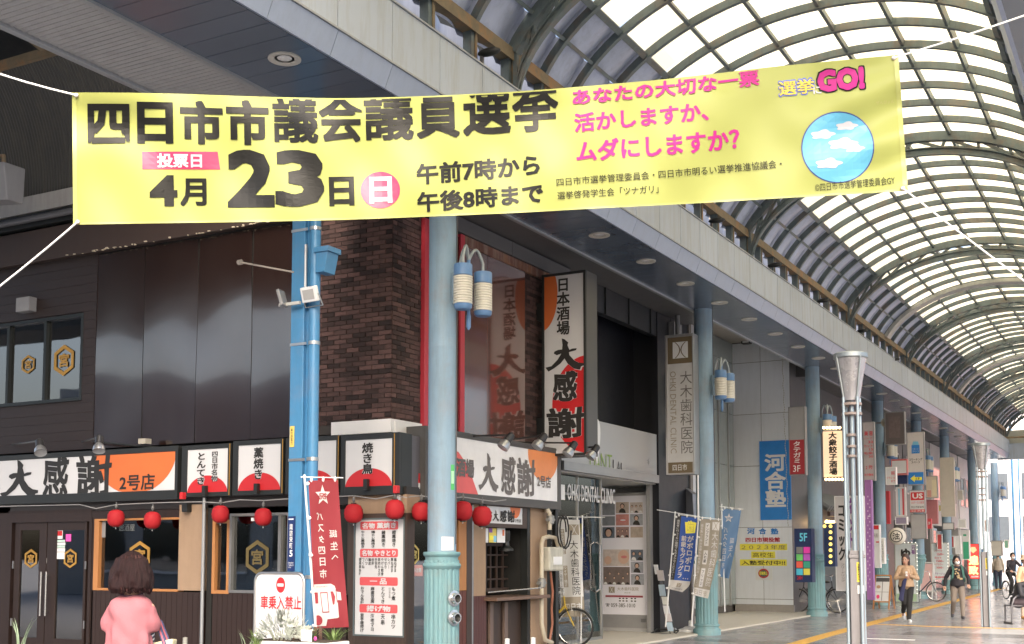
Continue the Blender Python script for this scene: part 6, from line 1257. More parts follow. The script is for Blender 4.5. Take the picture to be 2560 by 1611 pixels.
# extra small clutter of far shopfronts
rcol=[(.55,.08,.08),(.6,.6,.6),(.6,.5,.2),(.1,.25,.5),(.62,.3,.2),(.2,.4,.3),(.55,.52,.48)]
for k,(px,py,w_,h_) in enumerate([(2342,1335,14,40),(2395,1298,20,22),(2345,1262,9,18),(2452,1372,10,40),(2462,1300,10,30),(2510,1350,12,22),(2392,1225,16,26),(2374,1340,12,30)]):
    d=44+k*1.2; face_sign(['red narrow board','pale square board','mustard small board','blue slim board','orange red slim board','green small board','stone coloured board','dark red short board'][k]+' among the far shopfronts, '+['near the salon board','right of the beige signboard','left of the beige signboard','right of the LED sign','behind the far lamp top','near the arcade end','above the green board','left of the cake board'][k],d,px,py,px+w_,py+h_,[],m=mat('far_board_%d'%k,rcol[k%7],.5),fm=wht,depth=.08)
# ================================================================== FUNNEL LAMPS
def funnel_lamp(c,label,first=None):
    if first: return copy_tree(first,loc=c,rz=first.rotation_euler.z,label=label)
    x,y,_=c; t=thing('funnel_lamp',label,'street lamp',c,'funnel topped lamp columns in the arcade'); 
    build('funnel',B().lathe(c,[(.095,3.48),(.105,3.52),(.188,4.02),(.196,4.03),(.18,4.03),(.10,3.55)],32),mat('funnel_frost',(.50,.49,.51),.25,.3,.12,4,dirt=.5),t,smooth=True)
    build('rim',B().lathe(c,[(.195,4.0),(.209,4.01),(.209,4.06),(.195,4.07),(.185,4.03)],32),mat('lamp_steel',(.33,.37,.39),.35,.5),t,smooth=True)
    b=B()
    for k in range(4):
        a=R(28.7+20+90*k); b.tube([(x+.112*math.cos(a),y+.112*math.sin(a),3.5),(x+.203*math.cos(a),y+.203*math.sin(a),4.03)],.012)
    build('funnel_rib',b,mat('lamp_steel',(.33,.37,.39)),t)
    for k in range(4):
        a=R(28.7+20+90*k); q=(x+.118*math.cos(a),y+.118*math.sin(a)); build('tube',B().cyl((*q,0),(*q,3.52),.019,seg=14),mat('lamp_tube',(.36,.44,.50),.3,.4,.1,dirt=.2),t,smooth=True)
    build('core_tube',B().cyl((x,y,1.6),(x,y,3.5),.028,seg=12),mat('lamp_tube',(.36,.44,.5)),t,smooth=True)
    for z in(3.42,3.30,3.04,2.90,2.78): build('collar',B().lathe(c,[(.08,z),(.125,z),(.125,z+.03),(.08,z+.03)],20) if z>3.2 else B().lathe(c,[(.04,z),(.07,z),(.07,z+.03),(.04,z+.03)],16),mat('collar_rust',(.36,.30,.28),.6,0,.2,rust=.2),t,smooth=30)
    ca=R(28.7); fr=Fr((x,y,0),(math.cos(ca),math.sin(ca),0),(0,0,1),(math.sin(ca),-math.cos(ca),0))
    build('service_box',B().plate(fr,-.085,0,.085,1.55,-.075,.075),mat('box_taupe',(.20,.19,.20),.4,.2,.1,dirt=.3),t,bevel=.008); build('box_cap',B().plate(fr,-.10,1.55,.10,1.59,-.09,.09).plate(fr,-.085,1.59,.085,1.64,-.075,.075),mat('box_taupe',(.2,.19,.2)),t,bevel=.005)
    build('yellow_label',B().plate(fr,-.005,1.26,.045,1.50,.075,.08),mat('label_yel',(.75,.60,.05),.5),t); txt(t,fr,'自転車とめるな',.004,1.28,.036,1.48,ink,.01,.083,False,vertical=True); build('white_label',B().plate(fr,-.0,1.12,.075,1.22,.075,.079),wht,t); return t
p=at(2126,886,14.6); l1=funnel_lamp(Vector((p.x,p.y,0)),'nearest funnel topped lamp column in front of the shops'); 
p2=gp(2466,1566); l2=funnel_lamp(Vector((p2.x,p2.y,0)),'farther funnel topped lamp column beside the bench',l1)
print('lamp1 top z',p.z,p.x,p.y)
k=p.z/4.06; l1.scale=(k,k,k)
# ================================================================== BICYCLES
def bicycle(label,c,rz,fm,half=None):
    t=thing('bicycle',label,'bicycle',c,rz=rz); M_=ORG[t]; T=lambda x,y,z: M_@Vector((x,y,z))
    ax=(M_.to_3x3()@Vector((0,1,0)))
    for nm,wx in(('rear',-.53),('front',.53)):
        cc=T(wx,0,.33); b=B(); ring=[]; 
        e1=(M_.to_3x3()@Vector((1,0,0))); e2=Vector((0,0,1))
        pts=[cc+e1*(.315*math.cos(a*2*math.pi/36))+e2*(.315*math.sin(a*2*math.pi/36)) for a in range(37)]; b.tube(pts,.016,8); wh_=build('wheel',b,rubber,t,smooth=True)
        b=B(); pts=[cc+e1*(.295*math.cos(a*2*math.pi/36))+e2*(.295*math.sin(a*2*math.pi/36)) for a in range(37)]; b.tube(pts,.009,6); build('rim',b,chrome,wh_,smooth=True)
        b=B()
        for a in range(28): an=a*2*math.pi/28; b.cyl(cc+ax*(.02*(-1)**a),cc+e1*(.295*math.cos(an))+e2*(.295*math.sin(an)),.0022,seg=4,cap=False)
        b.cyl(cc-ax*.04,cc+ax*.04,.02); build('spokes',b,chrome,wh_)
        b=B(); pts=[cc+e1*(.34*math.cos(R(a)))+e2*(.34*math.sin(R(a))) for a in range(20,185,12)]; b.tube(pts,0,rect=(.045,.006,ax)); build('mudguard',b,mat('guard_grey',(.12,.12,.12),.3,.5),t,smooth=30)
    b=B(); b.tube([T(-.08,0,.29),T(-.2,0,.78)],.016); b.tube([T(-.08,0,.29),T(.05,0,.36),T(.36,0,.70)],.02); b.tube([T(-.53,0,.33),T(-.08,0,.29)],.011); b.tube([T(-.53,.0,.33),T(-.18,0,.70)],.010); b.tube([T(.34,0,.86),T(.36,0,.70),T(.47,0,.45),T(.53,0,.33)],.014); build('frame',b,fm,t,smooth=True)
    b=B(); b.tube([T(.34,0,.86),T(.32,0,.98)],.012); b.tube([T(.14,.27,1.0),T(.26,.22,1.03),T(.33,.06,.99),T(.33,-.06,.99),T(.26,-.22,1.03),T(.14,-.27,1.0)],.011); build('handlebar',b,chrome,t,smooth=True)
    build('saddle',B().ell(T(-.23,0,.84),(.13,.09,.035),12,8,rot=M_.to_3x3()),black,t,smooth=True); build('seat_post',B().cyl(T(-.2,0,.76),T(-.22,0,.83),.012),chrome,t)
    b=B(); b.cyl(T(-.08,-.05,.29),T(-.08,-.06,.29),.09,seg=20); b.tube([T(-.08,-.07,.29),T(-.02,-.08,.14),T(-.02,-.15,.14)],.01); b.tube([T(-.08,.07,.29),T(-.14,.08,.44),T(-.14,.15,.44)],.01); build('crank',b,black,t)
    b=B(); b.tube([T(-.53,.07,.33),T(-.6,.1,.02)],.008); b.tube([T(-.53,-.07,.33),T(-.6,-.1,.02)],.008); build('stand',b,chrome,t); return t
def bpos(wpx,wpy,rz,side=.53):
    p=gp(wpx,wpy); return Vector((p.x-side*math.cos(rz),p.y-side*math.sin(rz),0))
rz=R(12); bicycle('yellow framed bicycle with a dark wheel under the leaning dental flag',bpos(1437,1618,rz),rz,mat('bike_yellow',(.65,.45,.05),.35))
rz=R(-15); bicycle('black bicycle standing behind the third column, front wheel by the near lamp',bpos(2096,1532,rz),rz,mat('bike_black',(.03,.03,.035),.3))
rz=R(10); bicycle('black bicycle half hidden behind the third column with its rear wheel showing',bpos(1994,1532,R(200)),R(200),mat('bike_black',(.03,.03,.035),.3))
rz=R(8); bicycle('dark city bicycle parked behind the walking women',bpos(2341,1504,rz),rz,mat('bike_navy',(.03,.04,.07),.3))
# ================================================================== NO-VEHICLE SIGN, PLANTER
nd=11.8; nf0=at(698,1500,nd); nf=FY(nf0.y); a=nf.rect(634,1430,761,1700); zt=nf.ab(698,1430)[1]; t=thing('no_entry_sign','metal framed sign reading no vehicles with a red no entry disc behind the planter','sign',nf.p((a[0]+a[2])/2,0))
r=.085; 
def arch(a0,a1,zt,r,n=8): return [(a1,0)]+[(a1-r+r*math.cos(R(k*90/n)),zt-r+r*math.sin(R(k*90/n))) for k in range(n+1)]+[(a0+r-r*math.sin(R(k*90/n)),zt-r+r*math.cos(R(k*90/n))) for k in range(n+1)]+[(a0,0)]
build('tube_frame',B().tube([nf.p(*q,.0) for q in arch(a[0]+.012,a[2]-.012,zt-.012,r)],.014,10),mat('brushed_steel',(.5,.5,.5),.3,.95,.03,1),t,smooth=True)
build('panel',B().prism(nf,arch(a[0]+.02,a[2]-.02,zt-.02,r-.01)[1:-1]+[(a[0]+.02,.5),(a[2]-.02,.5)],-.006,.0),mat('panel_steel',(.66,.67,.70),.35,.2,.03,1.2),t)
c=nf.ab(702,1463); rr=.072; build('red_disc',B().disc(nf,c[0],c[1],.055,.076,0,.004,28),red,t); build('white_bar',B().plate(nf,c[0]-.036,c[1]-.014,c[0]+.036,c[1]+.014,.004,.006),wht,t); txt(t,nf,'車乗入禁止',652,1490,754,1524,red,.014,.004)
leafs=mat('silver_leaf',(.60,.64,.58),.8,0,.15,10,island=.25); leafg=mat('green_leaf',(.13,.20,.06),.6,0,.2,10,island=.35)
pd=11.0
pc=at(740,1600,pd)
def tuft(name,label,c,n,L,m,spread,wid=.006,droop=.5,par=None,rise=1,seed=1,z0=None):
    random.seed(seed); b=B()
    for i in range(n):
        a=random.uniform(0,2*math.pi); l=L*random.uniform(.55,1.1); e=Vector((math.cos(a),math.sin(a),0)); o=Vector(c)+e*random.uniform(0,.05); sp=spread*random.uniform(.3,1); pts=[]
        for k in range(6): u=k/5; pts.append(o+e*(sp*l*u*u+sp*.2*l*u)+Vector((0,0,rise*l*(u-droop*u*u*.6*sp))))
        sd=e.cross(Vector((0,0,1))); vs=[]
        for k,p in enumerate(pts): w_=wid*(1-(k/5)**2*.95); vs+=[p-sd*w_,p+sd*w_]
        b.add(vs,[(2*k,2*k+1,2*k+3,2*k+2) for k in range(5)])
    return b
t=thing('silver_shrub','silvery dusty miller shrub with lacy leaves in front of the no vehicles sign','plant',Vector((at(700,1560,pd).x,at(700,1560,pd).y,at(700,1600,pd).z)))
random.seed(3); b=B(); st=B()
cc=at(704,1603,pd)
for i in range(420):
    a=random.uniform(0,2*math.pi); ph_=random.uniform(.0,1.45); rr=.24*random.uniform(.35,1)**.5
    d=Vector((math.cos(a)*math.sin(ph_)*1.05,math.sin(a)*math.sin(ph_)*.8,math.cos(ph_)*1.0)); p=cc+d*rr*1.05; p.z=cc.z+d.z*rr*1.05
    n_=(d+Vector((random.uniform(-.6,.6),random.uniform(-.6,.6),random.uniform(-.1,.6)))).normalized(); u=n_.orthogonal().normalized().lerp(Vector((0,0,-1)),.2).normalized(); sd=u.cross(n_).normalized(); L=random.uniform(.04,.07)
    ax_=(n_*.5+d*.6+Vector((0,0,.1))).normalized()
    base=p; tip=p+ax_*L; b.add([base-sd*.003,base+sd*.003,tip+sd*.002,tip-sd*.002],[(0,1,2,3)])
    for k in range(1,5):
        q=base.lerp(tip,k/4.3); w_=.022*(1-.12*k)
        for s_ in(-1,1): b.add([q-ax_*.004,q+ax_*.010,q+sd*s_*w_+ax_*.014+n_*.003,q+sd*s_*w_*.95+ax_*.004],[(0,1,2,3)])
build('foliage',b,leafs,t,smooth='flat',kind='stuff')
b=B()
for i in range(12): a=i*.52; b.cyl(cc+Vector((0,0,-.12)),cc+Vector((.13*math.cos(a),.1*math.sin(a),.1)),.004)
build('stem',b,mat('stem_grey',(.25,.27,.2),.8),t)
g1=at(775,1600,pd); g2=at(650,1600,pd); g3=at(825,1600,pd)
one('grass_clump',tuft('',None,g1+Vector((0,0,-.02)),90,.16,leafg,.9,.004,seed=4),leafg,'green grassy clump behind the small white plant label','plant')
one('grass_clump',tuft('',None,g3+Vector((0,.05,-.04)),120,.17,leafg,1.0,.004,seed=5),leafg,'bright grassy clump at the right end of the planter','plant')
one('grass_clump',tuft('',None,g2+Vector((-.05,0,-.05)),50,.17,leafg,1.0,.0045,seed=6),leafg,'green leaves at the left end of the planter under the silver shrub','plant')
g=at(612,1611,pd); one('tall_leaf',tuft('',None,g+Vector((.02,0,-.05)),5,.24,leafg,.6,.006,seed=9),mat('leaf_pale',(.25,.33,.22),.6),'few long pale leaves standing left of the planter','plant')
g=at(50,1625,9.5); one('tall_leaf',tuft('',None,g,10,.28,leafg,.55,.006,seed=11),mat('leaf_pale',(.25,.33,.22),.6),'spiky grey green leaves at the bottom left corner in front of the door','plant')
q0=at(735,1606,pd-.1); q1=at(850,1602,pd-.1); t=thing('planter_box','white planter box at the foot of the red flag','planter',(q0.x,q0.y,0)); 
b=B().box(q0.x-.45,q1.x+.02,q0.y-.05,q0.y+.32,.30,q0.z+.005); build('box',b,white,t,bevel=.01); build('soil',B().box(q0.x-.43,q1.x,q0.y-.03,q0.y+.30,q0.z-.0,q0.z+.012),mat('soil',(.05,.035,.025),.95),t); build('foot',B().box(q0.x-.4,q1.x-.05,q0.y,q0.y+.25,0,.30),mat('planter_foot',(.2,.2,.2),.8),t)
lf=FY(at(766,1590,pd-.15).y); t=thing('plant_label','small white plant label card standing in the planter','label card',lf.p(lf.ab(766,1608)[0],lf.ab(766,1608)[1])); plate('card',lf,753,1575,780,1606,0,.004,wht,t,bevel=.001)
for k in range(4): plate('text_line',lf,757,1580+k*6,757+(20 if k!=1 else 12),1581.5+k*6,.004,.005,inkg,t)
p=at(788,1597,pd-.08); b=B(); 
for k in range(6): a=k*math.pi/3; b.ell(p+Vector((.011*math.cos(a),0,.011*math.sin(a))),(.010,.005,.010),8,5)
one('flower',b,mat('flower_pink',(.75,.10,.40),.6),'single magenta pink flower beside the white label card','flower')
b=B()
for k in range(6):
    p=at(735+k*13,1600,pd+.1); p1=at(735+k*13,1568,pd+.1); b.box(p.x-.016,p.x+.016,p.y,p.y+.012,p.z,p1.z)
p=at(730,1580,pd+.1); p1=at(808,1583,pd+.1); b.box(p.x,p1.x,p.y+.012,p.y+.02,p.z-.01,p.z+.015)
one('picket_edging',b,mat('picket_brown',(.13,.075,.06),.7),'small brown picket edging behind the planter label','edging')
for k,(x,y) in enumerate(((1268,1600),(1333,1597),(463,1597))):
    p=at(x,y,14.2); one('flag_socket',B().lathe((p.x,p.y,p.z-.35),[(.05,0),(.05,.2),(.03,.22),(.028,.35),(.032,.36),(.001,.37)],12),wht if k<2 else mat('socket_grey',(.33,.33,.30),.6),['short white socket post below the serving hatch','short white socket post under the gas pipes','small grey box post in front of the left window wall'][k],'post',smooth=True)
# ================================================================== PEOPLE
def person(label,c,rz,P,H=1.6,sk=skin,hair=None,top=None,low=None,shoes=None,mask=False,extra=None,voxel=.011,apron=None,hat=None,sleeve=1.0,name='person',hairl=.0):
    """P: joints in a 1.6 m body facing -Y, x to the person's left seen from the front as +x"""
    s=H/1.6; t=thing(name,label,'person',c,rz=rz); M_=ORG[t]
    J={k:M_@(Vector(v)*s) for k,v in P.items()}; R3=M_.to_3x3(); g=lambda v:R3@(Vector(v)*s)
    b=B(); hd=J['head']; nk=J['neck']; fwd=R3@Vector(P.get('look',(0,-1,0))).normalized(); lf=Vector((0,0,1)).cross(fwd)*-1
    rotm=Matrix((lf,-fwd*1,Vector((0,0,1)))).transposed() if False else None
    b.ell(hd,(.077*s,.092*s,.112*s),16,12); b.ell(hd+fwd*.03*s+Vector((0,0,-.055*s)),(.055*s,.06*s,.06*s),12,8); b.cap(nk+Vector((0,0,-.05*s)),hd+Vector((0,0,-.07*s)),.055*s,.05*s)
    b.ell(hd+fwd*.105*s+Vector((0,0,-.015*s)),(.016*s,.022*s,.03*s),8,6)
    for q in(-1,1): b.ell(hd+lf*q*.08*s+Vector((0,0,-.01*s)),(.012*s,.02*s,.03*s),8,6)
    pv_=J['pelvis']; ch=J['chest']; b.ell(pv_,(.15*s,.11*s,.13*s)); b.cap(pv_,ch,.11*s,.115*s); b.cap(ch,nk+Vector((0,0,-.09*s)),.11*s,.055*s)
    for q in 'LR':
        sh,el,wr,hp,kn,an=[J[k+q] for k in('sh','el','wr','hp','kn','an')]
        sh=sh.lerp(ch,.14); b.cap(nk+Vector((0,0,-.09*s)),sh,.045*s,.042*s); b.cap(sh,el,.042*s,.036*s); b.cap(el,wr,.038*s,.025*s)
        dh=(wr-el).normalized(); pal=wr+dh*.05*s; b.cap(wr,pal,.024*s,.032*s); sd=dh.cross(fwd).normalized() if dh.cross(fwd).length>.1 else lf
        curl=(fwd*.5+dh).normalized()
        for f_ in range(4):
            o=pal+sd*((f_-1.5)*.019*s)+dh*.01*s; m1=o+dh*.035*s; b.tube([o,m1,m1+curl*(.03+.006*(1.5-abs(f_-1.5)))*s],[.0095*s,.009*s,.007*s],6)
        b.tube([wr+sd*.02*s,wr+sd*.05*s+dh*.03*s,wr+sd*.052*s+dh*.065*s],[.011*s,.010*s,.008*s],6)
        b.cap(pv_+(hp-pv_)*.4,hp,.09*s,.095*s); b.cap(hp,kn,.085*s,.055*s); b.cap(kn,an,.052*s,.036*s); ft=J.get('toe'+q,an+fwd*.14*s+Vector((0,0,-.05*s))); b.cap(an+Vector((0,0,-.03*s)),ft,.038*s,.03*s)
    build('body',fuse(b,voxel*s*.8,2),sk,t,smooth=True,label=None)
    # face
    e=B()
    for q in(-1,1): e.ell(hd+fwd*.088*s+lf*q*.03*s+Vector((0,0,.012*s)),(.011*s,.008*s,.007*s),8,6)
    build('eyes',e,hairk,t)
    if mask: m_=B(); m_.ell(hd+fwd*.045*s+Vector((0,0,-.055*s)),(.062*s,.072*s,.055*s),14,10); build('face_mask',m_,wht,t,smooth=True)
    else: m_=B(); m_.ell(hd+fwd*.09*s+Vector((0,0,-.062*s)),(.022*s,.012*s,.007*s),8,6); build('lips',m_,mat('lips',(.45,.15,.13),.5),t)
    if hair:
        hb=B(); hb.ell(hd-fwd*.022*s+Vector((0,0,.022*s)),(.095*s,.105*s,.115*s),16,12)
        if hairl:
            for q in(-1,1): hb.cap(hd+lf*q*.07*s-fwd*.03*s,hd+lf*q*.075*s-fwd*.03*s+Vector((0,0,-hairl*s)),.035*s,.03*s)
            hb.cap(hd-fwd*.07*s,hd-fwd*.075*s+Vector((0,0,-hairl*s)),.06*s,.05*s)
        build('hair',fuse(hb,.009*s,2),hair,t,smooth=True)
    if top:
        tb_=B(); tb_.cap(pv_+Vector((0,0,.0*s)),ch,.155*s,.15*s); tb_.cyl(pv_+Vector((0,0,-.07*s)),pv_+Vector((0,0,.1*s)),.185*s,.165*s,20); tb_.cap(ch,nk+Vector((0,0,-.08*s)),.14*s,.08*s)
        for q in 'LR':
            sh,el,wr=[J[k+q] for k in('sh','el','wr')]; shc=sh.lerp(ch,.12); tb_.cap(nk+Vector((0,0,-.085*s)),shc,.068*s,.060*s); tb_.cap(shc,el,.060*s,.052*s); 
            if sleeve>.5: tb_.cap(el,el.lerp(wr,.92),.050*s,.038*s)
        build('jumper',fuse(tb_,voxel*s,3),top,t,smooth=True)
    if low:
        lb=B(); lb.ell(pv_+Vector((0,0,-.02*s)),(.165*s,.13*s,.13*s))
        for q in 'LR':
            hp,kn,an=[J[k+q] for k in('hp','kn','an')]; lb.cap(pv_+(hp-pv_)*.5,hp,.10*s,.108*s); lb.cap(hp,kn,.100*s,.072*s); lb.cap(kn,an.lerp(kn,.06),.07*s,.052*s)
        build('trousers',fuse(lb,voxel*s,2),low,t,smooth=True)
    if shoes:
        for q in 'LR':
            an=J['an'+q]; ft=J.get('toe'+q,an+fwd*.14*s+Vector((0,0,-.05*s))); sb=B(); sb.cap(an+Vector((0,0,-.035*s))-fwd*.02*s,ft,.046*s,.038*s); build('shoe',fuse(sb,.009*s,2),shoes,t,smooth=True)
    if extra: extra(t,J,s,fwd,lf,g)
    return t
ST=dict(pelvis=(0,0,.90),chest=(0,0,1.16),neck=(0,0,1.36),head=(0,-.01,1.485),shL=(.16,0,1.29),shR=(-.16,0,1.29),elL=(.21,.02,1.03),elR=(-.21,.02,1.03),wrL=(.22,-.06,.82),wrR=(-.22,-.06,.82),hpL=(.085,0,.84),hpR=(-.085,0,.84),knL=(.09,-.02,.46),knR=(-.09,-.02,.46),anL=(.09,.02,.08),anR=(-.09,.02,.08))
def pose(**k): d=dict(ST); d.update(k); return d
beigej=mat('jumper_beige',(.42,.29,.19),.9,0,.08,20,.4,120); blackt=mat('trousers_black',(.02,.02,.022),.8,0,.2); taupet=mat('trousers_taupe',(.24,.20,.17),.8,0,.1); darkj=mat('sweat_dark',(.03,.028,.035),.9,0,.2); whsh=mat('shoe_white',(.75,.75,.75),.6)
p=gp(2268,1556)
def ex1(t,J,s,fwd,lf,g):
    build('apron',B().hexa([J['hpR']+fwd*.09+Vector((-.02,0,-.35)),J['hpR']+fwd*.12+Vector((.06,0,-.32)),J['hpR']+fwd*.09+Vector((.06,0,.1)),J['hpR']+fwd*.07+Vector((-.02,0,.1))]+[q+Vector((.0,.0,.0))+fwd*.03 for q in (J['hpR']+fwd*.09+Vector((-.08,0,-.28)),J['hpR']+fwd*.12+Vector((.02,0,-.25)),J['wrR']+Vector((.05,0,-.02)),J['wrR']+Vector((-.03,0,-.02)))]),mat('folded_coat',(.045,.05,.13),.8),t,bevel=.02)
    build('phone',B().box(J['wrL'].x-.06,J['wrL'].x-.02,J['wrL'].y-.1,J['wrL'].y-.06,J['wrL'].z-.02,J['wrL'].z+.09),wht,t)
person('woman in a beige jumper and black trousers walking while looking at her phone',(p.x,p.y,0),R(22),pose(head=(-.01,-.03,1.475),look=(-.55,-1,-.25),wrL=(.02,-.24,1.10),wrR=(-.05,-.22,1.06),elL=(.25,-.06,1.02),elR=(-.25,-.05,1.03),anL=(.03,-.06,.07),anR=(-.03,.28,.22),knL=(.05,-.05,.46),knR=(-.05,0,.46),toeL=(.03,-.2,.03),toeR=(-.03,.2,.06)),1.60,hair=mat('hair_dkbrown',(.05,.03,.025),.5),top=beigej,low=blackt,shoes=whsh,hairl=.13,extra=ex1)
p=gp(2396,1547)
def ex2(t,J,s,fwd,lf,g):
    for q in 'LR': sh=J['sh'+q]; ins=lf*(-1 if (sh-J['chest']).dot(lf)>0 else 1)*.05; build('backpack_strap',B().tube([sh+ins+Vector((0,0,.07))-fwd*.02,sh+ins+fwd*.12+Vector((0,0,-.03)),sh+ins*.4+fwd*.13+Vector((0,0,-.25)),sh+fwd*.02+Vector((0,0,-.35))],0,rect=(.05,.015,lf)),mat('strap_green',(.04,.13,.11),.7),t)
    b=B(); c=J['chest']+fwd*.153
    random.seed(2)
    for k in range(16): b.ell(c+lf*random.uniform(-.08,.08)+Vector((0,0,random.uniform(-.16,.1))),(.022,.012,.02),8,5)
    build('print',b,mat('print_gold',(.50,.38,.22),.8,0,.3,30),t)
person('woman in a dark printed jumper and white mask with green backpack straps',(p.x,p.y,0),R(14),pose(head=(.0,-.03,1.475),look=(.1,-1,0),elL=(.27,.02,1.05),elR=(-.27,.06,1.03),wrL=(.26,-.16,.86),wrR=(-.30,-.02,.82),anL=(.10,-.1,.07),anR=(-.11,.25,.13),knL=(.10,-.1,.46),knR=(-.1,-.02,.46),toeL=(.10,-.24,.03),toeR=(-.13,.13,.05)),1.56,hair=hairk,top=darkj,low=taupet,shoes=mat('shoe_dark',(.06,.06,.07),.6),mask=True,hairl=.07,extra=ex2)
p=gp(2497,1474); person('man in a grey beige shirt and navy trousers seen from behind near the far lamp',(p.x,p.y,0),R(190),pose(anR=(-.07,-.12,.07),knR=(-.08,-.08,.46)),1.72,hair=hairk,top=mat('shirt_taupe',(.38,.33,.27),.8),low=mat('trousers_navy',(.03,.035,.06),.8),shoes=black)
# cyclist
p=gp(2532,1500); 
cy_=bicycle('dark bicycle ridden by the person in black near the right edge',(p.x,p.y,0),R(-60),mat('bike_black2',(.04,.04,.04),.3))
person('cyclist in black with a white mask riding at the right edge',(p.x,p.y+.05,.12),R(30),pose(pelvis=(0,.12,.86),chest=(0,.02,1.12),neck=(0,-.04,1.32),head=(0,-.1,1.43),shL=(.16,-.02,1.25),shR=(-.16,-.02,1.25),elL=(.24,-.2,1.05),elR=(-.24,-.2,1.05),wrL=(.22,-.42,.92),wrR=(-.22,-.42,.92),hpL=(.09,.08,.82),hpR=(-.09,.08,.82),knL=(.1,-.28,.70),knR=(-.1,-.2,.52),anL=(.1,-.2,.28),anR=(-.1,-.1,.12)),1.6,hair=hairk,top=darkj,low=blackt,shoes=black,mask=True)
# seated man on bench
bp_=gp(2528,1560)
bx_,by_=bp_.x,bp_.y
t=thing('bench','grey tubular steel bench with curved armrest at the right edge','bench',(bx_,by_,0),rz=R(25)); M_=ORG[t]; T=lambda x,y,z:M_@Vector((x,y,z)); st_g=mat('bench_grey',(.16,.16,.18),.35,.5)
for k in range(6): build('seat_slat',B().tube([T(-.05,-.2+k*.08,.42),T(1.5,-.2+k*.08,.42)],0,rect=(.055,.02,Vector((0,0,1)).cross(M_.to_3x3()@Vector((1,0,0))))),st_g,t)
for xx in(-.05,1.5): build('leg',B().tube([T(xx,-.3,.02),T(xx,.3,.02)],.025).tube([T(xx,-.22,.02),T(xx,-.22,.42),T(xx,.22,.42),T(xx,.22,.02)],.022),st_g,t,smooth=30)
build('armrest',B().tube([T(-.05,-.22,.42),T(.0,-.22,.58),T(.08,-.2,.64),T(.3,-.05,.66),T(.42,.15,.60),T(.46,.2,.42)],.022),st_g,t,smooth=True)
sp=M_@Vector((.22,.0,0))
person('seated man in a dark jacket and white mask on the bench at the right edge',(sp.x,sp.y,0),R(60),pose(pelvis=(0,.05,.50),chest=(0,-.04,.78),neck=(0,-.16,.98),head=(0,-.25,1.09),shL=(.17,-.1,.90),shR=(-.17,-.1,.90),elL=(.23,-.2,.66),elR=(-.23,-.2,.66),wrL=(.1,-.45,.60),wrR=(-.1,-.45,.60),hpL=(.1,0,.48),hpR=(-.1,0,.48),knL=(.12,-.45,.50),knR=(-.12,-.45,.50),anL=(.12,-.42,.09),anR=(-.12,-.42,.09)),1.62,hair=mat('hair_grey',(.08,.07,.07),.6),top=mat('jacket_dark',(.03,.03,.038),.6,0,.2),low=mat('trousers_mauve',(.14,.11,.13),.8),shoes=black,mask=True)
p=gp(2556,1560-12)
def ex3(t,J,s,fwd,lf,g):
    hd=J['head']; build('sun_hat',B().lathe(hd,[(.20*s,.02),(.19*s,.035),(.10*s,.06),(.098*s,.13),(.06*s,.15),(.001,.155)],24),mat('hat_beige',(.50,.40,.30),.8),t,smooth=True)
person('person in a pale orange top and beige sun hat behind the seated man',(p.x+.1,p.y,0),R(40),pose(),1.55,hair=hairk,top=mat('top_peach',(.62,.42,.28),.8),low=mat('trousers_beige',(.5,.4,.32),.8),shoes=mat('shoe_orange',(.5,.25,.08)),mask=True,extra=ex3)
# ---- woman in pink, back view, close
wd_=9.0; hp_=at(331,1420,wd_); W=Vector((hp_.x,hp_.y,0)); wz=R(180+22)
pk=mat('tee_pink',(.33,.115,.135),.85,0,.06,2.5,.25,90); 
t=thing('person','woman in a loose pink T-shirt seen from behind, brown bobbed hair','person',W,rz=0)
rt_=RT; bk=(Vector((FW.x,FW.y,0)).normalized())   # bk points away from the camera: she looks that way
def L3(x,y,z): return W+rt_*x+bk*y+Vector((0,0,z))
zt_=hp_.z
hz=at(331,1425,wd_).z
b=B(); b.ell(L3(0,0,hz-.01),(.075,.095,.112)); b.cap(L3(0,-.01,hz-.20),L3(0,0,hz-.07),.055,.05); b.cap(L3(0,0,hz-.28),L3(0,0,hz-.36),.07,.10)
for q in(-1,1):
    b.cap(L3(.0,0,hz-.27),L3(.135*q,0,hz-.29),.05,.045); b.cap(L3(.135*q,0,hz-.30),L3(.125*q,.0,hz-.46),.045,.038)
wr_=L3(.11,.10,hz-.58); 
b.cap(L3(.125,.0,hz-.46),wr_,.038,.026); b.cap(L3(-.125,0,hz-.46),L3(-.13,.1,hz-.72),.038,.026)
for o_,dr in((wr_,Vector((0,0,-1))),(L3(-.15,.1,hz-.72),Vector((0,0,-1)))):
    pal=o_+dr*.05; b.cap(o_,pal,.025,.034)
    for f_ in range(4): o=pal+bk*((f_-1.5)*.019)+dr*.01; b.tube([o,o+dr*.035,o+dr*.05-rt_*.025],[.0095,.009,.007],6)
    b.tube([o_+bk*-.02,o_-bk*.05+dr*.03,o_-bk*.05+dr*.065],[.011,.01,.008],6)
b.cap(L3(0,0,hz-.38),L3(0,0,.85),.11,.13)
for q in(-1,1): b.cap(L3(.08*q,0,.85),L3(.09*q,0,.45),.09,.055); b.cap(L3(.09*q,0,.45),L3(.09*q,0,.08),.052,.036); b.cap(L3(.09*q,0,.05),L3(.09*q,.15,.03),.04,.03)
build('body',fuse(b,.009,2),skin,t,smooth=True)
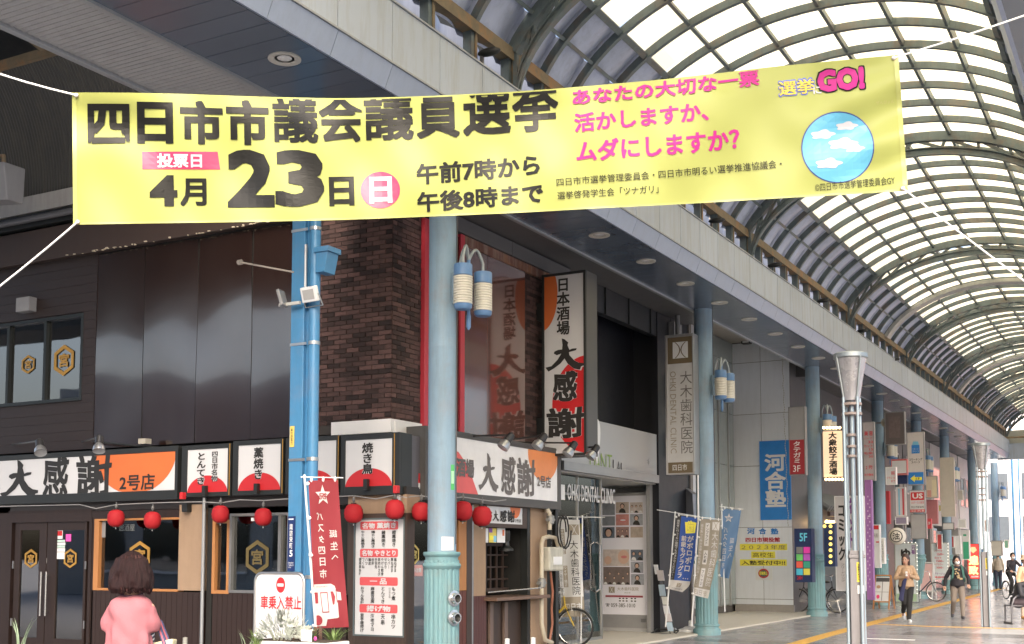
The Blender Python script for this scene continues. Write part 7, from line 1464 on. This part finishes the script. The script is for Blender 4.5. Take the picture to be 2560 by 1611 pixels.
# tee: loose drape
rows=[(-.185,.075,.07),(-.20,.10,.085),(-.215,.13,.10),(-.24,.155,.115),(-.28,.165,.125),(-.40,.16,.135),(-.50,.165,.14),(-.62,.175,.145),(-.75,.185,.15),(-.84,.195,.155)]
b=B(); n=48; vs=[]
for (dz,rx,ry) in rows:
    for k in range(n):
        a=2*math.pi*k/n; fold=(.012*math.sin(a*5+dz*5)+.008*math.sin(a*9-dz*11+1))*min(1,max(0,(-dz-.28)*4)); c_,s_=math.cos(a),math.sin(a); e=.82
        vs.append(L3((rx+fold)*math.copysign(abs(c_)**e,c_),(ry+fold)*math.copysign(abs(s_)**e,s_)-.005,hz+dz))
b.add(vs,[(j*n+k,j*n+(k+1)%n,(j+1)*n+(k+1)%n,(j+1)*n+k) for j in range(len(rows)-1) for k in range(n)]+[tuple(range(n)),tuple(range((len(rows)-1)*n,len(rows)*n))[::-1]])
for q,xe,ye,ze in((1,.128,.01,-.455),(-1,-.15,.02,-.45)):
    p0=L3(.07*q,0,hz-.27);p1=L3(.125*q,0,hz-.31);p2=L3(xe,ye,hz+ze); bb_=[]
    b.tube([p0,p1,p1.lerp(p2,.5)+rt_*.012*q,p2],[.06,.072,.078,.082],20)
tee=fuse(b,.0105,14)
# cloth folds pushed into the fused skin
from mathutils import noise as NZ_
for v in tee.v:
    u=NZ_.noise(Vector((v.x*7,v.y*7,v.z*2.2))); q=(v-L3(0,0,v.z)).normalized(); u2=math.sin(v.z*14+6*NZ_.noise(v*3)+q.dot(rt_)*5); an_=math.atan2(q.dot(bk),q.dot(rt_)); dn=min(1,max(0,(hz-.30-v.z)*3)); v+=q*(.013*u+.006*NZ_.noise(v*13)+.004*u2+dn*.010*math.sin(an_*8+4*NZ_.noise(Vector((v.x*4,v.y*4,v.z*3)))))
tb_=build('t_shirt',tee,pk,t,smooth=60)
build('collar',B().tube([L3(.078*math.cos(a*.262),.072*math.sin(a*.262)-.004,hz-.182-.012*math.sin(a*.262)*-1) for a in range(25)],.008,8),mat('collar_dark',(.10,.05,.08),.8),t,smooth=True)
# striped inner sleeve
s0=L3(.112,.01,hz-.43); s1=L3(.10,.075,hz-.55)
for k in range(7):
    a0_=s0.lerp(s1,k/7); a1_=s0.lerp(s1,(k+1)/7); build('sleeve_stripe',B().cyl(a0_,a1_,.062-.001*k+.003*(k%2),.061-.001*k+.003*(k%2),20,True),(wht if k%2==0 else mat('stripe_navy',(.04,.04,.07),.8)),t,smooth=True)
# skirt below
b=B(); vs=[]
for j,(z,rx) in enumerate(((.85,.20),(.5,.24),(.25,.27))):
    for k in range(n): a=2*math.pi*k/n; r_=rx+.012*math.sin(a*9+j); vs.append(L3(r_*math.cos(a),r_*.75*math.sin(a),z))
b.add(vs,[(j*n+k,j*n+(k+1)%n,(j+1)*n+(k+1)%n,(j+1)*n+k) for j in range(2) for k in range(n)]); build('skirt',b,mat('skirt_dark',(.06,.06,.09),.8),t,smooth=True)
# hair: wavy bob from fused mass plus strands
hb=B(); hb.ell(L3(0,-.012,hz+.012),(.105,.118,.128),20,14); 
random.seed(5)
for k in range(26):
    a=math.pi+math.pi*(k/25)*1.25-.4; rx=.105; x=rx*math.cos(a); y=.10*math.sin(a)*1.0-.015
    w_=random.uniform(-.006,.006); hb.tube([L3(x*.8,y*.8,hz+.08),L3(x*1.12,y*1.1,hz-.01),L3(x*1.25+w_,y*1.2,hz-.09),L3(x*1.28,y*1.25+w_,hz-.13),L3(x*1.12,y*1.12,hz-.165+random.uniform(-.01,.008))],[.03,.034,.034,.03,.016],8)
hm=fuse(hb,.0075,2)
for v in hm.v:
    d_=(v-L3(0,0,hz-.02)); u=NZ_.noise(Vector((math.atan2(d_.y,d_.x)*5.5,v.z*9,1)))+.6*NZ_.noise(Vector((math.atan2(d_.y,d_.x)*12,v.z*12,3))); v+=d_.normalized()*.015*u; v.z+=.012*NZ_.noise(Vector((math.atan2(d_.y,d_.x)*6,2,v.z*3)))
build('hair',hm,hairb,t,smooth=60)
locks=[B(),B()]
for k in range(300):
    a=random.uniform(math.pi*.80,math.pi*2.20); z0=random.uniform(-.05,.115); x=math.cos(a);y=math.sin(a); r0=.112; ph_=random.uniform(0,6); L_=random.uniform(.9,1.12); fl=random.uniform(-.01,.03)
    q=[]
    for i in range(8):
        u=i/7; z=hz+z0-(.15+z0)*u*L_; rr=r0*(1+.20*min(1,max(0,(hz+.03-z)/.13)))+.008*math.sin(u*8+ph_)+fl*max(0,u-.7)*2
        if z>hz+.03: rr=r0*math.sqrt(max(.03,1-((z-hz-.015)/.128)**2))*1.0
        an=a+.07*math.sin(u*6+ph_); q.append(L3(rr*math.cos(an),rr*1.02*math.sin(an)-.012,z))
    w_=random.uniform(.0035,.008); locks[0 if k%3 else 1].tube(q,[w_*.6,w_,w_,w_,w_,w_*.9,w_*.7,w_*.2],5)
build('hair_lock',locks[0],hairb,t,kind='stuff',smooth=True); build('hair_lock',locks[1],mat('hair_highlight',(.060,.022,.020),.45,0,.5,30,spec=.3),t,kind='stuff',smooth=True)  # lighter locks put the hair's highlights into the colour
build('glasses_arm',B().tube([L3(.09,.02,hz-.01),L3(.10,.09,hz+.0)],.003),wht,t); build('mask_strap',B().tube([L3(.098,.03,hz-.03),L3(.085,.09,hz-.05)],.0025),wht,t)
# tote bag on her arm
bc_=L3(.155,.12,hz-.63); bag=thing('tote_bag','cream tote bag with navy and red striped straps hanging from the pink woman\'s arm','bag',bc_+Vector((0,0,-.15)))
b=B().hexa([bc_+rt_*x+bk*y+Vector((0,0,z)) for x,y,z in((-.15,-.05,-.2),(.13,-.05,-.2),(.13,.05,-.2),(-.15,.05,-.2),(-.15,-.05,.055),(.145,-.06,.115),(.145,.06,.105),(-.15,.05,.045))]); build('bag_body',b,mat('tote_cream',(.62,.56,.36),.85,0,.08,10,.3,60),bag,bevel=.012)
for y_ in(-.062,.05):
    pts=[bc_+rt_*x+bk*y_*(1-abs(z-.08)*1.5)+Vector((0,0,z)) for x,z in((-.09,.02),(-.085,.12),(-.06,.235),(-.02,.27),(.02,.235),(.065,.12),(.10,.02))]
    build('strap',B().tube(pts,0,rect=(.03,.005,Vector((rt_.x,rt_.y,0)))),mat('strap_navy',(.06,.07,.16),.7),bag,smooth=30); build('strap_stripe',B().tube([q-bk*.004 for q in pts],0,rect=(.010,.004,Vector((rt_.x,rt_.y,0)))),mat('strap_red',(.45,.12,.15),.7),bag,smooth=30)
# ================================================================== BEYOND THE ARCADE AND ACROSS THE STREET
t=thing('far_building','pink and white building beyond the far end of the arcade','building',(-7,95,0)); build('wall',B().box(-16,-6.8,90,100,0,22),mat('far_white',(.75,.74,.74),.6),t); build('wall',B().box(-6.8,8,88,100,0,20),mat('far_pink',(.62,.30,.28),.7),t)
for k in range(4):
    for j in range(6): build('window',B().box(-6+k*3.2,-4.4+k*3.2,87.95,88.02,2.5+j*3,4.5+j*3),mat('far_window',(.12,.14,.16),.2),t)
    for j in range(6): build('window',B().box(-15.5+k*2.2,-14.2+k*2.2,89.93,90.02,2.5+j*3,4.3+j*3),mat('far_window',(.12,.14,.16)),t)
one('blue_street_post',B().cyl((-7.6,72,0),(-7.6,72,9),.06).cyl((-7.3,72.3,0),(-7.3,72.3,8),.04),steelb,'far blue posts standing beyond the arcade end','post',smooth=True)
t=thing('opposite_building','low shop building across the side street behind the camera','building',(-14,-8,0)); build('wall',B().box(-40,-3,-14,-8,0,8.4),mgrey,t)
for k in range(11): w_=build('window',B().box(-38+k*3.2,-36+k*3.2,-8.02,-7.95,1,2.8),glass,t); build('sill',B().box(-38+k*3.2,-36+k*3.2,-7.98,-7.85,.9,1),white,w_)
random.seed(1)
for o in bpy.data.objects:
    if o.type=='EMPTY' and not kids(o): print('EMPTY THING',o.name,o.get('label'))
print('objects',len(bpy.data.objects),'tris',sum(sum(len(p.vertices)-2 for p in m.polygons)*m.users for m in bpy.data.meshes))
